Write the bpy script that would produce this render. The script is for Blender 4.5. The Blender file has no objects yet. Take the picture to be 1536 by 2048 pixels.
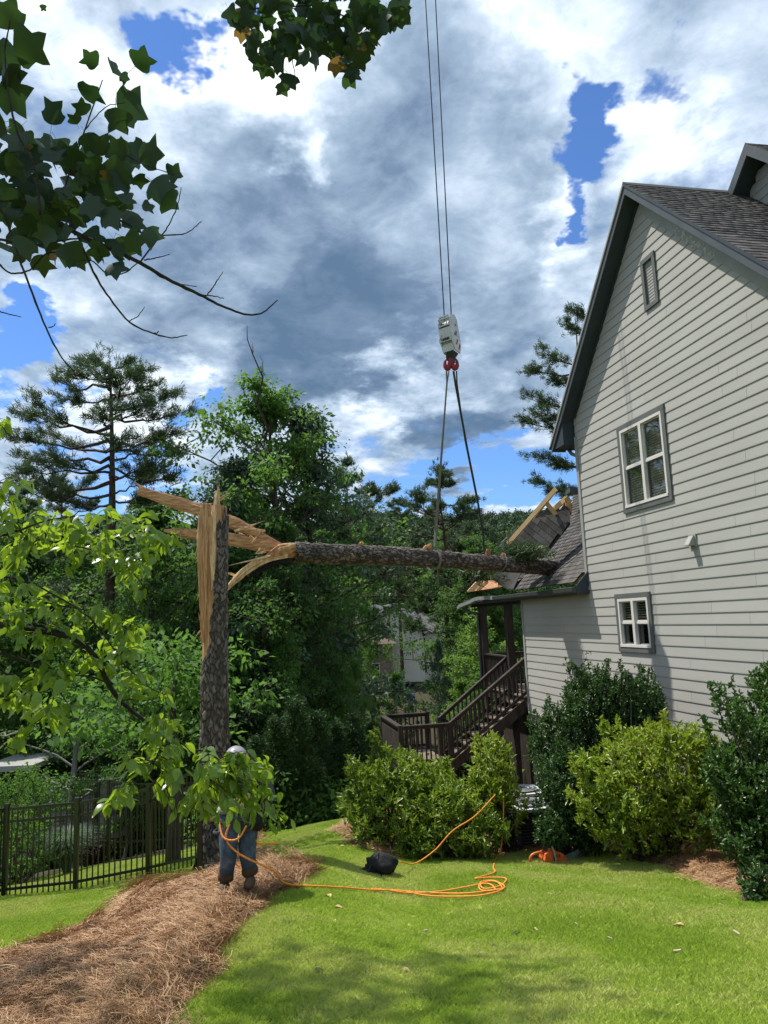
import bpy, math, random
import numpy as np
from mathutils import Vector, Matrix, noise as mnoise
sc = bpy.context.scene
col = sc.collection
rnd = random.Random(7)
rng = np.random.default_rng(7)

# ------------------------------------------------------------------ camera
FPX, PITCH, ROLL, WALL_AZ = 1465.14, math.radians(8.42), math.radians(-2.4), math.radians(-11.41)
fwd = np.array([0, math.cos(PITCH), math.sin(PITCH)])
up0 = np.array([0, -math.sin(PITCH), math.cos(PITCH)])
rt0 = np.array([1.0, 0, 0])
rt = math.cos(ROLL) * rt0 + math.sin(ROLL) * up0
up = -math.sin(ROLL) * rt0 + math.cos(ROLL) * up0
cam = bpy.data.cameras.new("camera")
camo = bpy.data.objects.new("camera", cam)
col.objects.link(camo)
cam.sensor_fit = 'HORIZONTAL'; cam.sensor_width = 36.0; cam.lens = 36.0 * FPX / 1536
cam.clip_start = 0.05; cam.clip_end = 3000
M = Matrix.Identity(4)
for i in range(3):
    M[i][0] = rt[i]; M[i][1] = up[i]; M[i][2] = -fwd[i]
camo.matrix_world = M
sc.camera = camo

# ------------------------------------------------------------------ exposure, sun, sky
sc.view_settings.view_transform = 'Standard'
sc.view_settings.look = 'None'
sc.view_settings.exposure = 0.6
sc.view_settings.gamma = 1.0
sc.view_settings.use_curve_mapping = False
SUN = np.array([-0.347, 0.205, 0.78]); SUN /= np.linalg.norm(SUN)
sun = bpy.data.lights.new("sun", 'SUN'); suno = bpy.data.objects.new("sun", sun); col.objects.link(suno)
sun.energy = 4.3; sun.angle = math.radians(0.53); sun.color = (1.0, 0.95, 0.86)
suno.rotation_euler = Vector(SUN).to_track_quat('Z', 'Y').to_euler()
suno.location = (-8, 5, 20)
sc.cycles.max_bounces = 6; sc.cycles.diffuse_bounces = 3; sc.cycles.glossy_bounces = 3
sc.cycles.transmission_bounces = 5; sc.cycles.transparent_max_bounces = 8
sc.cycles.caustics_reflective = False; sc.cycles.caustics_refractive = False
sc.cycles.sample_clamp_indirect = 6.0

def pxray(px, py):
    d = fwd + rt * (px - 768) / FPX - up * (py - 1024) / FPX
    return d / np.linalg.norm(d)
def P(px, py, depth):
    "world point seen at a spot of the photograph, at a measured depth along +Y"
    d = pxray(px, py)
    return d * depth / d[1]

world = bpy.data.worlds.new("World"); sc.world = world; world.use_nodes = True
wn = world.node_tree.nodes; wl = world.node_tree.links
wn.clear()
def N(tree, t, **kw):
    n = tree.nodes.new(t)
    for k, v in kw.items(): setattr(n, k, v)
    return n
def build_sky():
    T = world.node_tree
    out = N(T, 'ShaderNodeOutputWorld'); bg = N(T, 'ShaderNodeBackground')
    sky = N(T, 'ShaderNodeTexSky', sky_type='NISHITA', sun_disc=False)
    sky.sun_elevation = math.asin(SUN[2]); sky.sun_rotation = math.atan2(SUN[0], SUN[1])
    sky.air_density = 1.0; sky.dust_density = 0.1; sky.ozone_density = 2.5
    tc = N(T, 'ShaderNodeTexCoord'); D = tc.outputs['Generated']
    def math_(op, a, b=None, c=None, clamp=False):
        n = N(T, 'ShaderNodeMath', operation=op, use_clamp=clamp)
        for i, v in enumerate([a, b, c]):
            if v is None: continue
            if isinstance(v, (int, float)): n.inputs[i].default_value = v
            else: wl.new(v, n.inputs[i])
        return n.outputs[0]
    # cloud-plane coordinates
    sep = N(T, 'ShaderNodeSeparateXYZ'); wl.new(D, sep.inputs[0])
    zz = math_('ADD', math_('MAXIMUM', sep.outputs[2], 0.0), 0.22)
    cmb = N(T, 'ShaderNodeCombineXYZ')
    wl.new(math_('DIVIDE', sep.outputs[0], zz), cmb.inputs[0]); wl.new(math_('DIVIDE', sep.outputs[1], zz), cmb.inputs[1])
    C = cmb.outputs[0]
    def noise_(scale, detail, rough, dist=0.0, vec=C, off=0.0):
        n = N(T, 'ShaderNodeTexNoise'); n.inputs['Scale'].default_value = scale
        n.inputs['Detail'].default_value = detail; n.inputs['Roughness'].default_value = rough
        n.inputs['Distortion'].default_value = dist
        if off:
            m = N(T, 'ShaderNodeVectorMath', operation='ADD'); m.inputs[1].default_value = (off, off * .7, off * .3)
            wl.new(vec, m.inputs[0]); vec = m.outputs[0]
        wl.new(vec, n.inputs['Vector'])
        return n.outputs['Fac'], n.outputs['Color']
    # warp the direction so that the cloud masses have ragged outlines
    _, wc = noise_(2.6, 6, 0.62, off=3.1)
    w1 = N(T, 'ShaderNodeVectorMath', operation='SUBTRACT'); wl.new(wc, w1.inputs[0]); w1.inputs[1].default_value = (.5, .5, .5)
    w2 = N(T, 'ShaderNodeVectorMath', operation='SCALE'); wl.new(w1.outputs[0], w2.inputs[0]); w2.inputs['Scale'].default_value = 0.42
    w3 = N(T, 'ShaderNodeVectorMath', operation='ADD'); wl.new(D, w3.inputs[0]); wl.new(w2.outputs[0], w3.inputs[1])
    w4 = N(T, 'ShaderNodeVectorMath', operation='NORMALIZE'); wl.new(w3.outputs[0], w4.inputs[0])
    def blobs(lst):
        acc = None
        for px, py, r, amp in lst:
            d = pxray(px, py)
            vd = N(T, 'ShaderNodeVectorMath', operation='DISTANCE'); wl.new(w4.outputs[0], vd.inputs[0]); vd.inputs[1].default_value = tuple(d)
            mr = N(T, 'ShaderNodeMapRange', interpolation_type='SMOOTHERSTEP')
            wl.new(vd.outputs['Value'], mr.inputs['Value'])
            mr.inputs['From Min'].default_value = r * 1.25 / FPX; mr.inputs['From Max'].default_value = 0.0
            mr.inputs['To Min'].default_value = 0.0; mr.inputs['To Max'].default_value = amp
            acc = mr.outputs[0] if acc is None else math_('ADD', acc, mr.outputs[0])
        return acc
    gaps = blobs(SKY_GAPS); shade = blobs(SKY_SHADE)
    big, _ = noise_(1.5, 3, 0.5, 0.2)
    f1, _ = noise_(3.2, 10, 0.60, 0.35, off=1.7)
    f2, _ = noise_(9.0, 8, 0.62, 0.3, off=5.3)
    # cover: 1 where cloud
    cov = math_('ADD', math_('MULTIPLY', f1, 1.3), math_('MULTIPLY', big, 0.35))
    cov = math_('ADD', cov, math_('MULTIPLY', f2, 0.5))
    cov = math_('SUBTRACT', cov, gaps)
    al = N(T, 'ShaderNodeMapRange', interpolation_type='SMOOTHSTEP'); wl.new(cov, al.inputs['Value'])
    al.inputs['From Min'].default_value = 0.52; al.inputs['From Max'].default_value = 0.95
    # brightness of the cloud
    fr = math_('SUBTRACT', math_('ADD', math_('MULTIPLY', f1, 1.05), math_('MULTIPLY', f2, 0.75)), 0.90)
    thick = math_('SUBTRACT', cov, 0.9)
    sh = math_('ADD', math_('ADD', shade, fr), math_('MULTIPLY', thick, -0.10))
    ramp = N(T, 'ShaderNodeValToRGB'); wl.new(math_('ADD', sh, 0.56), ramp.inputs[0])
    e = ramp.color_ramp.elements
    e[0].position = 0.0; e[0].color = (0.085, 0.145, 0.235, 1)
    e[1].position = 1.0; e[1].color = (0.95, 0.97, 1.0, 1)
    for p, c in ((0.22, (0.135, 0.20, 0.30, 1)), (0.45, (0.27, 0.36, 0.47, 1)), (0.66, (0.48, 0.57, 0.69, 1)), (0.84, (0.76, 0.83, 0.90, 1))):
        q = ramp.color_ramp.elements.new(p); q.color = c
    # clear sky, and its background strength
    s1 = N(T, 'ShaderNodeVectorMath', operation='SCALE'); s1.operation = 'MULTIPLY'; wl.new(sky.outputs[0], s1.inputs[0]); s1.inputs[1].default_value = (0.72, 1.0, 1.38)
    s2 = N(T, 'ShaderNodeVectorMath', operation='SCALE'); wl.new(ramp.outputs[0], s2.inputs[0]); s2.inputs['Scale'].default_value = 1.0 / SKY_STRENGTH
    mx = N(T, 'ShaderNodeMix', data_type='RGBA'); wl.new(al.outputs[0], mx.inputs[0])
    wl.new(s1.outputs[0], mx.inputs[6]); wl.new(s2.outputs[0], mx.inputs[7])
    bg.inputs['Strength'].default_value = SKY_STRENGTH
    wl.new(mx.outputs[2], bg.inputs['Color']); wl.new(bg.outputs[0], out.inputs[0])
SKY_STRENGTH = 0.08
SKY_GAPS = [(375, 50, 88, .85), (330, 0, 70, .5), (1232, 205, 60, .62), (1258, 262, 62, .60), (1208, 330, 56, .60), (1300, 180, 45, .42), (1180, 400, 36, .4),
            (960, 120, 45, .55), (1400, 110, 50, .4), (20, 690, 110, .85), (95, 770, 85, .7), (20, 620, 50, .5), (430, 790, 60, .5),
            (1000, 965, 120, .75), (1090, 930, 110, .55), (880, 1000, 120, .6), (20, 860, 70, .4), (300, 950, 110, .5), (180, 960, 90, .5),
            (1180, 455, 40, .5), (60, 900, 80, .3), (700, 1010, 120, .3)]
SKY_SHADE = [(560, 560, 330, -.20), (720, 660, 190, -.30), (440, 500, 200, -.10), (960, 380, 240, -.12), (820, 560, 200, -.10), (480, 290, 150, -.06),
             (660, 330, 220, -.10), (600, 705, 120, -.20), (880, 830, 110, -.22), (960, 800, 120, -.22), (1050, 640, 130, -.18), (860, 900, 180, -.16), (130, 250, 110, -.10),
             (1100, 250, 120, -.10), (380, 670, 120, -.08), (760, 30, 200, -.12),
             (480, 110, 150, .36), (110, 60, 140, .30), (270, 160, 120, .22), (70, 620, 130, .26), (600, 180, 150, .30), (560, 365, 60, .38),
             (770, 770, 110, .30), (720, 860, 120, .26), (1160, 430, 80, .30), (1190, 560, 60, .2), (1170, 120, 180, .25), (1400, 270, 150, .30), (990, 120, 140, .22),
             (320, 850, 130, .28), (400, 760, 80, .25), (880, 730, 80, .15), (1480, 80, 130, .05), (20, 800, 60, .3), (800, 690, 60, .2)]
build_sky()

# ------------------------------------------------------------------ materials
def new_mat(name):
    m = bpy.data.materials.new(name); m.use_nodes = True
    T = m.node_tree; b = T.nodes['Principled BSDF']
    return m, T, b
def ramp_node(T, cols):
    r = N(T, 'ShaderNodeValToRGB'); e = r.color_ramp.elements
    n = len(cols)
    for i, c in enumerate(cols):
        pos = i / (n - 1) if not (len(c) == 2) else c[0]
        cc = c if len(c) != 2 else c[1]
        if i == 0: q = e[0]
        elif i == n - 1: q = e[-1]
        else: q = e.new(pos)
        q.position = pos; q.color = (*cc, 1)
    return r
def noisy(name, cols, scale=4.0, rough=0.8, detail=6, stretch=(1, 1, 1), bump=0.0, bscale=None, spec=0.3, metallic=0.0, island=0.0, coord='Object', contrast=(0.3, 0.7), bdist=0.01):
    m, T, b = new_mat(name)
    tc = N(T, 'ShaderNodeTexCoord'); mp = N(T, 'ShaderNodeMapping'); mp.inputs['Scale'].default_value = stretch
    T.links.new(tc.outputs[coord], mp.inputs[0])
    nz = N(T, 'ShaderNodeTexNoise'); nz.inputs['Scale'].default_value = scale; nz.inputs['Detail'].default_value = detail
    nz.inputs['Roughness'].default_value = 0.6
    T.links.new(mp.outputs[0], nz.inputs['Vector'])
    mr = N(T, 'ShaderNodeMapRange'); mr.inputs['From Min'].default_value = contrast[0]; mr.inputs['From Max'].default_value = contrast[1]
    T.links.new(nz.outputs['Fac'], mr.inputs['Value'])
    fac = mr.outputs[0]
    if island:
        gi = N(T, 'ShaderNodeNewGeometry'); oi = N(T, 'ShaderNodeObjectInfo')
        a = N(T, 'ShaderNodeMath', operation='ADD'); T.links.new(gi.outputs['Random Per Island'], a.inputs[0]); T.links.new(oi.outputs['Random'], a.inputs[1])
        f = N(T, 'ShaderNodeMath', operation='FRACT'); T.links.new(a.outputs[0], f.inputs[0])
        mxx = N(T, 'ShaderNodeMix', data_type='FLOAT'); mxx.inputs[0].default_value = island
        T.links.new(fac, mxx.inputs[2]); T.links.new(f.outputs[0], mxx.inputs[3]); fac = mxx.outputs[0]
    r = ramp_node(T, cols); T.links.new(fac, r.inputs[0]); T.links.new(r.outputs[0], b.inputs['Base Color'])
    b.inputs['Roughness'].default_value = rough; b.inputs['Specular IOR Level'].default_value = spec; b.inputs['Metallic'].default_value = metallic
    if bump:
        n2 = N(T, 'ShaderNodeTexNoise'); n2.inputs['Scale'].default_value = bscale or scale * 4; n2.inputs['Detail'].default_value = 5
        T.links.new(mp.outputs[0], n2.inputs['Vector'])
        bp = N(T, 'ShaderNodeBump'); bp.inputs['Strength'].default_value = bump; bp.inputs['Distance'].default_value = bdist
        T.links.new(n2.outputs['Fac'], bp.inputs['Height']); T.links.new(bp.outputs[0], b.inputs['Normal'])
    return m
def leafy(name, cols, trans=(0.25, 0.42, 0.05), tfac=0.35, rough=0.5, spec=0.4, patch=0.35, pscale=0.8):
    "leaf: reflects cols (random leaf by leaf), lets light through in trans"
    m = bpy.data.materials.new(name); m.use_nodes = True; T = m.node_tree
    b = T.nodes['Principled BSDF']; out = T.nodes['Material Output']
    gi = N(T, 'ShaderNodeNewGeometry'); oi = N(T, 'ShaderNodeObjectInfo')
    a = N(T, 'ShaderNodeMath', operation='ADD'); T.links.new(gi.outputs['Random Per Island'], a.inputs[0]); T.links.new(oi.outputs['Random'], a.inputs[1])
    f = N(T, 'ShaderNodeMath', operation='FRACT'); T.links.new(a.outputs[0], f.inputs[0])
    tc = N(T, 'ShaderNodeTexCoord'); nz = N(T, 'ShaderNodeTexNoise'); nz.inputs['Scale'].default_value = pscale; nz.inputs['Detail'].default_value = 3
    T.links.new(gi.outputs['Position'], nz.inputs['Vector'])
    mr = N(T, 'ShaderNodeMapRange'); mr.inputs['From Min'].default_value = .35; mr.inputs['From Max'].default_value = .65; T.links.new(nz.outputs['Fac'], mr.inputs['Value'])
    mx = N(T, 'ShaderNodeMix', data_type='FLOAT'); mx.inputs[0].default_value = patch
    T.links.new(f.outputs[0], mx.inputs[2]); T.links.new(mr.outputs[0], mx.inputs[3])
    r = ramp_node(T, cols); T.links.new(mx.outputs[0], r.inputs[0]); T.links.new(r.outputs[0], b.inputs['Base Color'])
    b.inputs['Roughness'].default_value = rough; b.inputs['Specular IOR Level'].default_value = spec
    tr = N(T, 'ShaderNodeBsdfTranslucent')
    vm = N(T, 'ShaderNodeMix', data_type='RGBA'); vm.inputs[0].default_value = 0.35
    vm.inputs[6].default_value = (*trans, 1); T.links.new(r.outputs[0], vm.inputs[7]); T.links.new(vm.outputs[2], tr.inputs['Color'])
    ms = N(T, 'ShaderNodeMixShader'); ms.inputs[0].default_value = tfac
    T.links.new(b.outputs[0], ms.inputs[1]); T.links.new(tr.outputs[0], ms.inputs[2]); T.links.new(ms.outputs[0], out.inputs[0])
    return m

# ------------------------------------------------------------------ objects
def tag(o, label=None, cat=None, group=None, kind=None):
    if label: o['label'] = label
    if cat: o['category'] = cat
    if group: o['group'] = group
    if kind: o['kind'] = kind
    return o
def empty(name, loc, label=None, cat=None, group=None):
    o = bpy.data.objects.new(name, None); col.objects.link(o); o.location = Vector([float(v) for v in loc]); o.empty_display_size = .2
    return tag(o, label, cat, group)
def root_off(parent):
    off = np.zeros(3); p = parent
    while p is not None:
        off += np.array(p.location); p = p.parent
    return off
def mk(name, V, F, mat, parent=None, smooth=False, origin=None):
    "one mesh object from world-space vertices; faces: list or int array of tris/quads"
    V = np.asarray(V, float).reshape(-1, 3)
    off = root_off(parent)
    if origin is None: origin = off
    origin = np.asarray(origin, float)
    me = bpy.data.meshes.new(name)
    if isinstance(F, np.ndarray):
        n, k = F.shape
        me.vertices.add(len(V)); me.vertices.foreach_set('co', (V - origin).astype(np.float32).ravel())
        me.loops.add(n * k); me.loops.foreach_set('vertex_index', F.astype(np.int32).ravel())
        me.polygons.add(n); me.polygons.foreach_set('loop_start', np.arange(0, n * k, k, dtype=np.int32))
        me.update(calc_edges=True)
    else:
        me.from_pydata([tuple(v) for v in (V - origin)], [], [tuple(int(i) for i in f) for f in F]); me.update()
    if smooth: me.polygons.foreach_set('use_smooth', [True] * len(me.polygons))
    if isinstance(mat, (list, tuple)):
        for m in mat: me.materials.append(m)
    elif mat: me.materials.append(mat)
    o = bpy.data.objects.new(name, me); col.objects.link(o)
    if parent: o.parent = parent
    o.location = Vector([float(v) for v in (origin - off)])
    return o
class MB:
    def __init__(s): s.V = []; s.F = []
    def add(s, V, F):
        n = len(s.V); s.V += [tuple(map(float, v)) for v in V]; s.F += [tuple(int(i) + n for i in f) for f in F]; return s
    def box(s, c, sz, R=None):
        return s.add(*boxg(c, sz, R))
    def beam(s, p0, p1, w, h, upv=(0, 0, 1)): return s.add(*beamg(p0, p1, w, h, upv))
    def tube(s, pts, r, sides=8, caps=True): return s.add(*tubeg(pts, r, sides, caps))
    def build(s, name, mat, parent=None, smooth=False): return mk(name, s.V, s.F, mat, parent, smooth)
BF = [(0, 1, 3, 2), (4, 6, 7, 5), (0, 4, 5, 1), (2, 3, 7, 6), (0, 2, 6, 4), (1, 5, 7, 3)]
def boxg(c, sz, R=None):
    c = np.asarray(c, float); sx, sy, sz_ = [v / 2 for v in sz]
    V = np.array([(x, y, z) for x in (-sx, sx) for y in (-sy, sy) for z in (-sz_, sz_)])
    if R is not None: V = V @ np.asarray(R).T
    return V + c, BF
def nrm(v): v = np.asarray(v, float); return v / (np.linalg.norm(v) + 1e-12)
def beamg(p0, p1, w, h, upv=(0, 0, 1)):
    p0 = np.asarray(p0, float); p1 = np.asarray(p1, float); d = nrm(p1 - p0)
    x = nrm(np.cross(d, upv)); z = np.cross(x, d)
    R = np.stack([x, d, z], 1)
    return boxg((p0 + p1) / 2, (w, np.linalg.norm(p1 - p0), h), R)
def frames(pts):
    pts = np.asarray(pts, float); T = np.gradient(pts, axis=0); T /= np.linalg.norm(T, axis=1)[:, None] + 1e-12
    u = np.cross(T[0], (0, 0, 1));
    if np.linalg.norm(u) < .1: u = np.cross(T[0], (1, 0, 0))
    u = nrm(u); U = []
    for t in T:
        u = nrm(u - t * (u @ t)); U.append(u)
    U = np.array(U); return T, U, np.cross(T, U)
def tubeg(pts, r, sides=8, caps=True):
    pts = np.asarray(pts, float); n = len(pts)
    r = np.full(n, r) if np.isscalar(r) else np.asarray(r, float)
    T, U, W = frames(pts)
    a = np.linspace(0, 2 * math.pi, sides, endpoint=False)
    V = (pts[:, None] + (U[:, None] * np.cos(a)[None, :, None] + W[:, None] * np.sin(a)[None, :, None]) * r[:, None, None]).reshape(-1, 3)
    F = [(i * sides + j, i * sides + (j + 1) % sides, (i + 1) * sides + (j + 1) % sides, (i + 1) * sides + j) for i in range(n - 1) for j in range(sides)]
    if caps:
        F.append(tuple(range(sides))[::-1]); F.append(tuple((n - 1) * sides + j for j in range(sides)))
    return V, F
def spline(pts, n=30):
    "Catmull-Rom through pts"
    p = np.asarray(pts, float); p = np.vstack([2 * p[0] - p[1], p, 2 * p[-1] - p[-2]]); k = len(p) - 3; out = []
    for t in np.linspace(0, k - 1e-6, n):
        i = int(t); u = t - i; a, b, c, d = p[i:i + 4]
        out.append(.5 * (2 * b + (c - a) * u + (2 * a - 5 * b + 4 * c - d) * u * u + (3 * b - a - 3 * c + d) * u ** 3))
    return np.array(out)
def prism(poly, vec):
    "closed solid: planar polygon (world pts) swept by vec"
    poly = [np.asarray(p, float) for p in poly]; n = len(poly); vec = np.asarray(vec, float)
    V = poly + [p + vec for p in poly]
    F = [tuple(range(n))[::-1], tuple(range(n, 2 * n))] + [(i, (i + 1) % n, (i + 1) % n + n, i + n) for i in range(n)]
    return V, F
def scatter(pv, pf, pos, R, scale=None):
    "copies of a small mesh: pos (N,3), R (N,3,3), scale (N,) -> V, F arrays"
    pv = np.asarray(pv, float); pf = np.asarray(pf, int); n = len(pos)
    V = np.einsum('nij,kj->nki', R, pv)
    if scale is not None: V *= np.asarray(scale)[:, None, None]
    V += np.asarray(pos)[:, None]
    F = pf[None] + (np.arange(n) * len(pv))[:, None, None]
    return V.reshape(-1, 3), F.reshape(-1, pf.shape[1])
def rotfrom(y, n=None, g=rng):
    "rotation matrices whose Y axis is y and whose Z axis leans to n; (N,3)"
    y = y / (np.linalg.norm(y, axis=1)[:, None] + 1e-9)
    if n is None: n = g.normal(size=y.shape)
    x = np.cross(y, n); x /= np.linalg.norm(x, axis=1)[:, None] + 1e-9
    z = np.cross(x, y)
    return np.stack([x, y, z], 2)
def copyobj(o, parent=None, loc=None, mat4=None, label=None):
    c = o.copy(); col.objects.link(c)
    if parent: c.parent = parent
    if mat4 is not None: c.matrix_basis = mat4
    if loc is not None: c.location = Vector([float(v) for v in loc])
    if label: c['label'] = label
    return c
def copytree(o, loc, rotz=0.0, scale=1.0, label=None, group=None):
    r = o.copy(); col.objects.link(r); r.location = Vector([float(v) for v in loc]); r.rotation_euler = (0, 0, rotz)
    r.scale = (scale,) * 3 if np.isscalar(scale) else scale
    if label: r['label'] = label
    if group: r['group'] = group
    for ch in list(o.children):
        c = ch.copy(); col.objects.link(c); c.parent = r
        for g in ch.children:
            d = g.copy(); col.objects.link(d); d.parent = c
    return r
def M4(R, t):
    m = Matrix.Identity(4)
    for i in range(3):
        for j in range(3): m[i][j] = float(R[i][j])
        m[i][3] = float(t[i])
    return m

# ------------------------------------------------------------------ ground
def sstep(x, a, b):
    t = np.clip((np.asarray(x, float) - a) / (b - a), 0, 1); return t * t * (3 - 2 * t)
def gz(x, y):
    x = np.asarray(x, float); y = np.asarray(y, float)
    yy = np.interp(y, [-400, -6, 0, 19.5, 24, 45, 60, 100, 310, 340, 1500], [-0.6, -.8, -1.6, -4.86, -5.9, -9.6, -9.9, -5.2, 33.0, 34.0, 30.0])
    yy = yy + np.interp(y, [0, 4, 10, 13, 19.5], [0, .12, .39, .36, 0]) * sstep(-x, -.5, 1.2)
    side = -0.13 * np.log1p(np.exp((-x - 0.6) * 1.6)) / 1.6 * (1 - sstep(y, 30, 60)) * sstep(y, -3, 3)
    side = np.maximum(side, -1.5)
    bumps = (0.05 * np.sin(x * .9 + 1.3) * np.sin(y * .7 + .4) + .03 * np.sin(x * 2.1 + y * 1.3)) * (1 - sstep(y, 40, 60))
    far = (2.2 * np.sin(x * .031 + 1.) + 1.3 * np.sin(x * .083 + 2.2)) * sstep(y, 120, 260)
    return yy + side + bumps + far
def gpt(px, py, far=60, lift=0.0):
    "where the line of sight meets the ground"
    d = pxray(px, py); lo = None
    for y in np.arange(1.0, far, 0.05):
        p = d * y / d[1]
        if p[2] <= gz(p[0], p[1]) + lift: return np.array([p[0], p[1], float(gz(p[0], p[1])) + lift])
    p = d * far / d[1]; return np.array([p[0], p[1], float(gz(p[0], p[1]))])
def inpoly(X, Y, poly):
    poly = np.asarray(poly); ins = np.zeros(X.shape, bool); n = len(poly)
    for i in range(n):
        x1, y1 = poly[i]; x2, y2 = poly[(i + 1) % n]
        c = ((y1 > Y) != (y2 > Y)) & (X < (x2 - x1) * (Y - y1) / (y2 - y1 + 1e-12) + x1); ins ^= c
    return ins
def distpoly(X, Y, poly):
    poly = np.asarray(poly); d = np.full(X.shape, 1e9); n = len(poly)
    for i in range(n):
        a = poly[i]; b = poly[(i + 1) % n]; ab = b - a
        t = np.clip(((X - a[0]) * ab[0] + (Y - a[1]) * ab[1]) / (ab @ ab + 1e-12), 0, 1)
        d = np.minimum(d, np.hypot(X - a[0] - t * ab[0], Y - a[1] - t * ab[1]))
    return d
# ------------------------------------------------------------------ ground sheets
m_earth = noisy("forest_floor", [(.018, .014, .008), (.045, .035, .02), (.03, .045, .012)], scale=1.5, rough=.95, bump=.5, bscale=12, coord='Object')
m_hill = noisy("hill_ground", [(.012, .022, .008), (.02, .035, .012)], scale=.3, rough=1)
m_lawn = noisy("lawn_ground", [(.15, .20, .025), (.24, .31, .04), (.34, .38, .08)], scale=2.2, rough=.9, bump=.6, bscale=90, contrast=(.35, .65))
m_grass = leafy("grass_blade", [(.20, .32, .035), (.29, .42, .05), (.40, .51, .08), (.60, .57, .24), (.34, .44, .05)], trans=(.56, .72, .10), tfac=.36, rough=.55, spec=.25, patch=.55, pscale=.9)
m_strawbase = noisy("straw_bed_ground", [(.08, .042, .02), (.16, .09, .045), (.26, .16, .08)], scale=30, rough=.95, bump=.8, bscale=120)
m_straw = noisy("pine_straw", [(.12, .052, .022), (.27, .135, .06), (.40, .235, .115), (.55, .38, .21)], scale=3, rough=.6, spec=.35, island=.75)
m_mulch = noisy("bark_mulch", [(.05, .03, .02), (.12, .075, .05), (.2, .13, .09)], scale=14, rough=.95, bump=1, bscale=40)

def sheet(name, xs, ys, zf, mat, kind='structure', keep=None, label=None, cat=None):
    X, Y = np.meshgrid(xs, ys, indexing='ij'); Z = zf(X, Y)
    V = np.stack([X, Y, Z], -1).reshape(-1, 3); nx, ny = X.shape
    I, J = np.meshgrid(np.arange(nx - 1), np.arange(ny - 1), indexing='ij')
    a = (I * ny + J).ravel(); F = np.stack([a, a + ny, a + ny + 1, a + 1], 1)
    if keep is not None: F = F[keep((X[:-1, :-1] + X[1:, 1:]).ravel() / 2, (Y[:-1, :-1] + Y[1:, 1:]).ravel() / 2)]
    o = mk(name, V, F, mat, smooth=True); tag(o, label, cat, kind=kind); return o
def axis_(*seg):
    out = []
    for a, b, st in seg: out.append(np.arange(a, b, st))
    return np.unique(np.concatenate(out + [np.array([seg[-1][1]])]))
xs = axis_((-500, -60, 20), (-60, -14, 2), (-14, 14, .5), (14, 60, 2), (60, 500, 20))
ys = axis_((-60, -6, 6), (-6, 26, .5), (26, 110, 2), (110, 700, 10))
sheet('ground', xs, ys, gz, m_earth, label='bare earth and forest floor running down the valley')
xs = axis_((-12, 9, .15)); ys = axis_((-4, 21, .15))
LAWN = [(-12, -4), (9, -4), (9, 10), (6, 18), (2, 20.5), (-2.2, 19.8), (-4.5, 16.6), (-12, 17)]
sheet('lawn', xs, ys, lambda x, y: gz(x, y) + .02, m_lawn, keep=lambda x, y: inpoly(x, y, LAWN), label='mown lawn sloping away from the camera')

BED_L_PX = [(-260, 2048), (-100, 2200), (330, 2120), (352, 2040), (392, 1992), (430, 1925), (470, 1870), (522, 1820), (590, 1779), (648, 1738), (655, 1722), (600, 1717),
            (545, 1717), (478, 1717), (440, 1724), (405, 1737), (330, 1755), (238, 1778), (225, 1805), (190, 1833), (100, 1870), (0, 1893), (-200, 1920)]
BED_R_PX = [(672, 1668), (700, 1692), (735, 1706), (780, 1716), (850, 1722), (930, 1720), (1000, 1716), (1060, 1706), (1120, 1704), (1180, 1708), (1270, 1722),
            (1340, 1742), (1400, 1768), (1470, 1790), (1560, 1806), (1640, 1815), (1800, 1700), (1500, 1560), (1100, 1560), (900, 1600), (760, 1630), (690, 1652)]
def pxpoly(L, lift=None): return np.array([gpt(a, b, lift=(lift[i] if lift else 0.0))[:2] for i, (a, b) in enumerate(L)])
BED_F = pxpoly([(465, 1722), (470, 1700), (500, 1668), (515, 1662), (528, 1690), (548, 1716), (520, 1722)])
BED_L = pxpoly(BED_L_PX, [0.0 if i < 11 else .17 for i in range(len(BED_L_PX))]); BED_R = pxpoly(BED_R_PX)
def bedz(poly, thick, edge):
    def f(x, y):
        d = distpoly(x, y, poly); ins = inpoly(x, y, poly); sd = np.where(ins, d, -d)
        nz = .018 * np.sin(x * 7.3 + 2 * np.sin(y * 3.1)) * np.sin(y * 6.1 + 1.7 * np.sin(x * 4.)) + .01 * np.sin(x * 17 + y * 11) * np.sin(y * 19 - x * 7)
        w = .03 * np.sin(x * 11 + y * 3) + .03 * np.sin(y * 9 - 4 * x)
        h = thick * np.sqrt(np.clip((sd + w) / edge, 0, 1)) + nz * sstep(sd, 0, .3)
        return gz(x, y) + np.where(sd + w > 0, .02 + h, -.04)
    return f
def bed(name, poly, thick, edge, label, step=.055):
    lo = poly.min(0) - .2; hi = poly.max(0) + .2
    zf = bedz(poly, thick, edge)
    o = sheet(name, np.arange(lo[0], hi[0], step), np.arange(lo[1], hi[1], step), zf, m_strawbase, kind='structure',
              keep=lambda x, y: (inpoly(x, y, poly) | (distpoly(x, y, poly) < .12)), label=label)
    return zf
BED_L[:, 0] = np.clip(BED_L[:, 0], -8, 9)
zL = bed('straw_bed', BED_L, .12, .20, 'long raised bed of brown pine straw running to the broken trunk')
zF = bed('straw_bed', BED_F, .02, .2, 'thin strip of straw beyond the climber')
zR = bed('straw_bed', BED_R, .07, .3, 'pine straw bed curving along the shrubs in front of the house')

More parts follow.
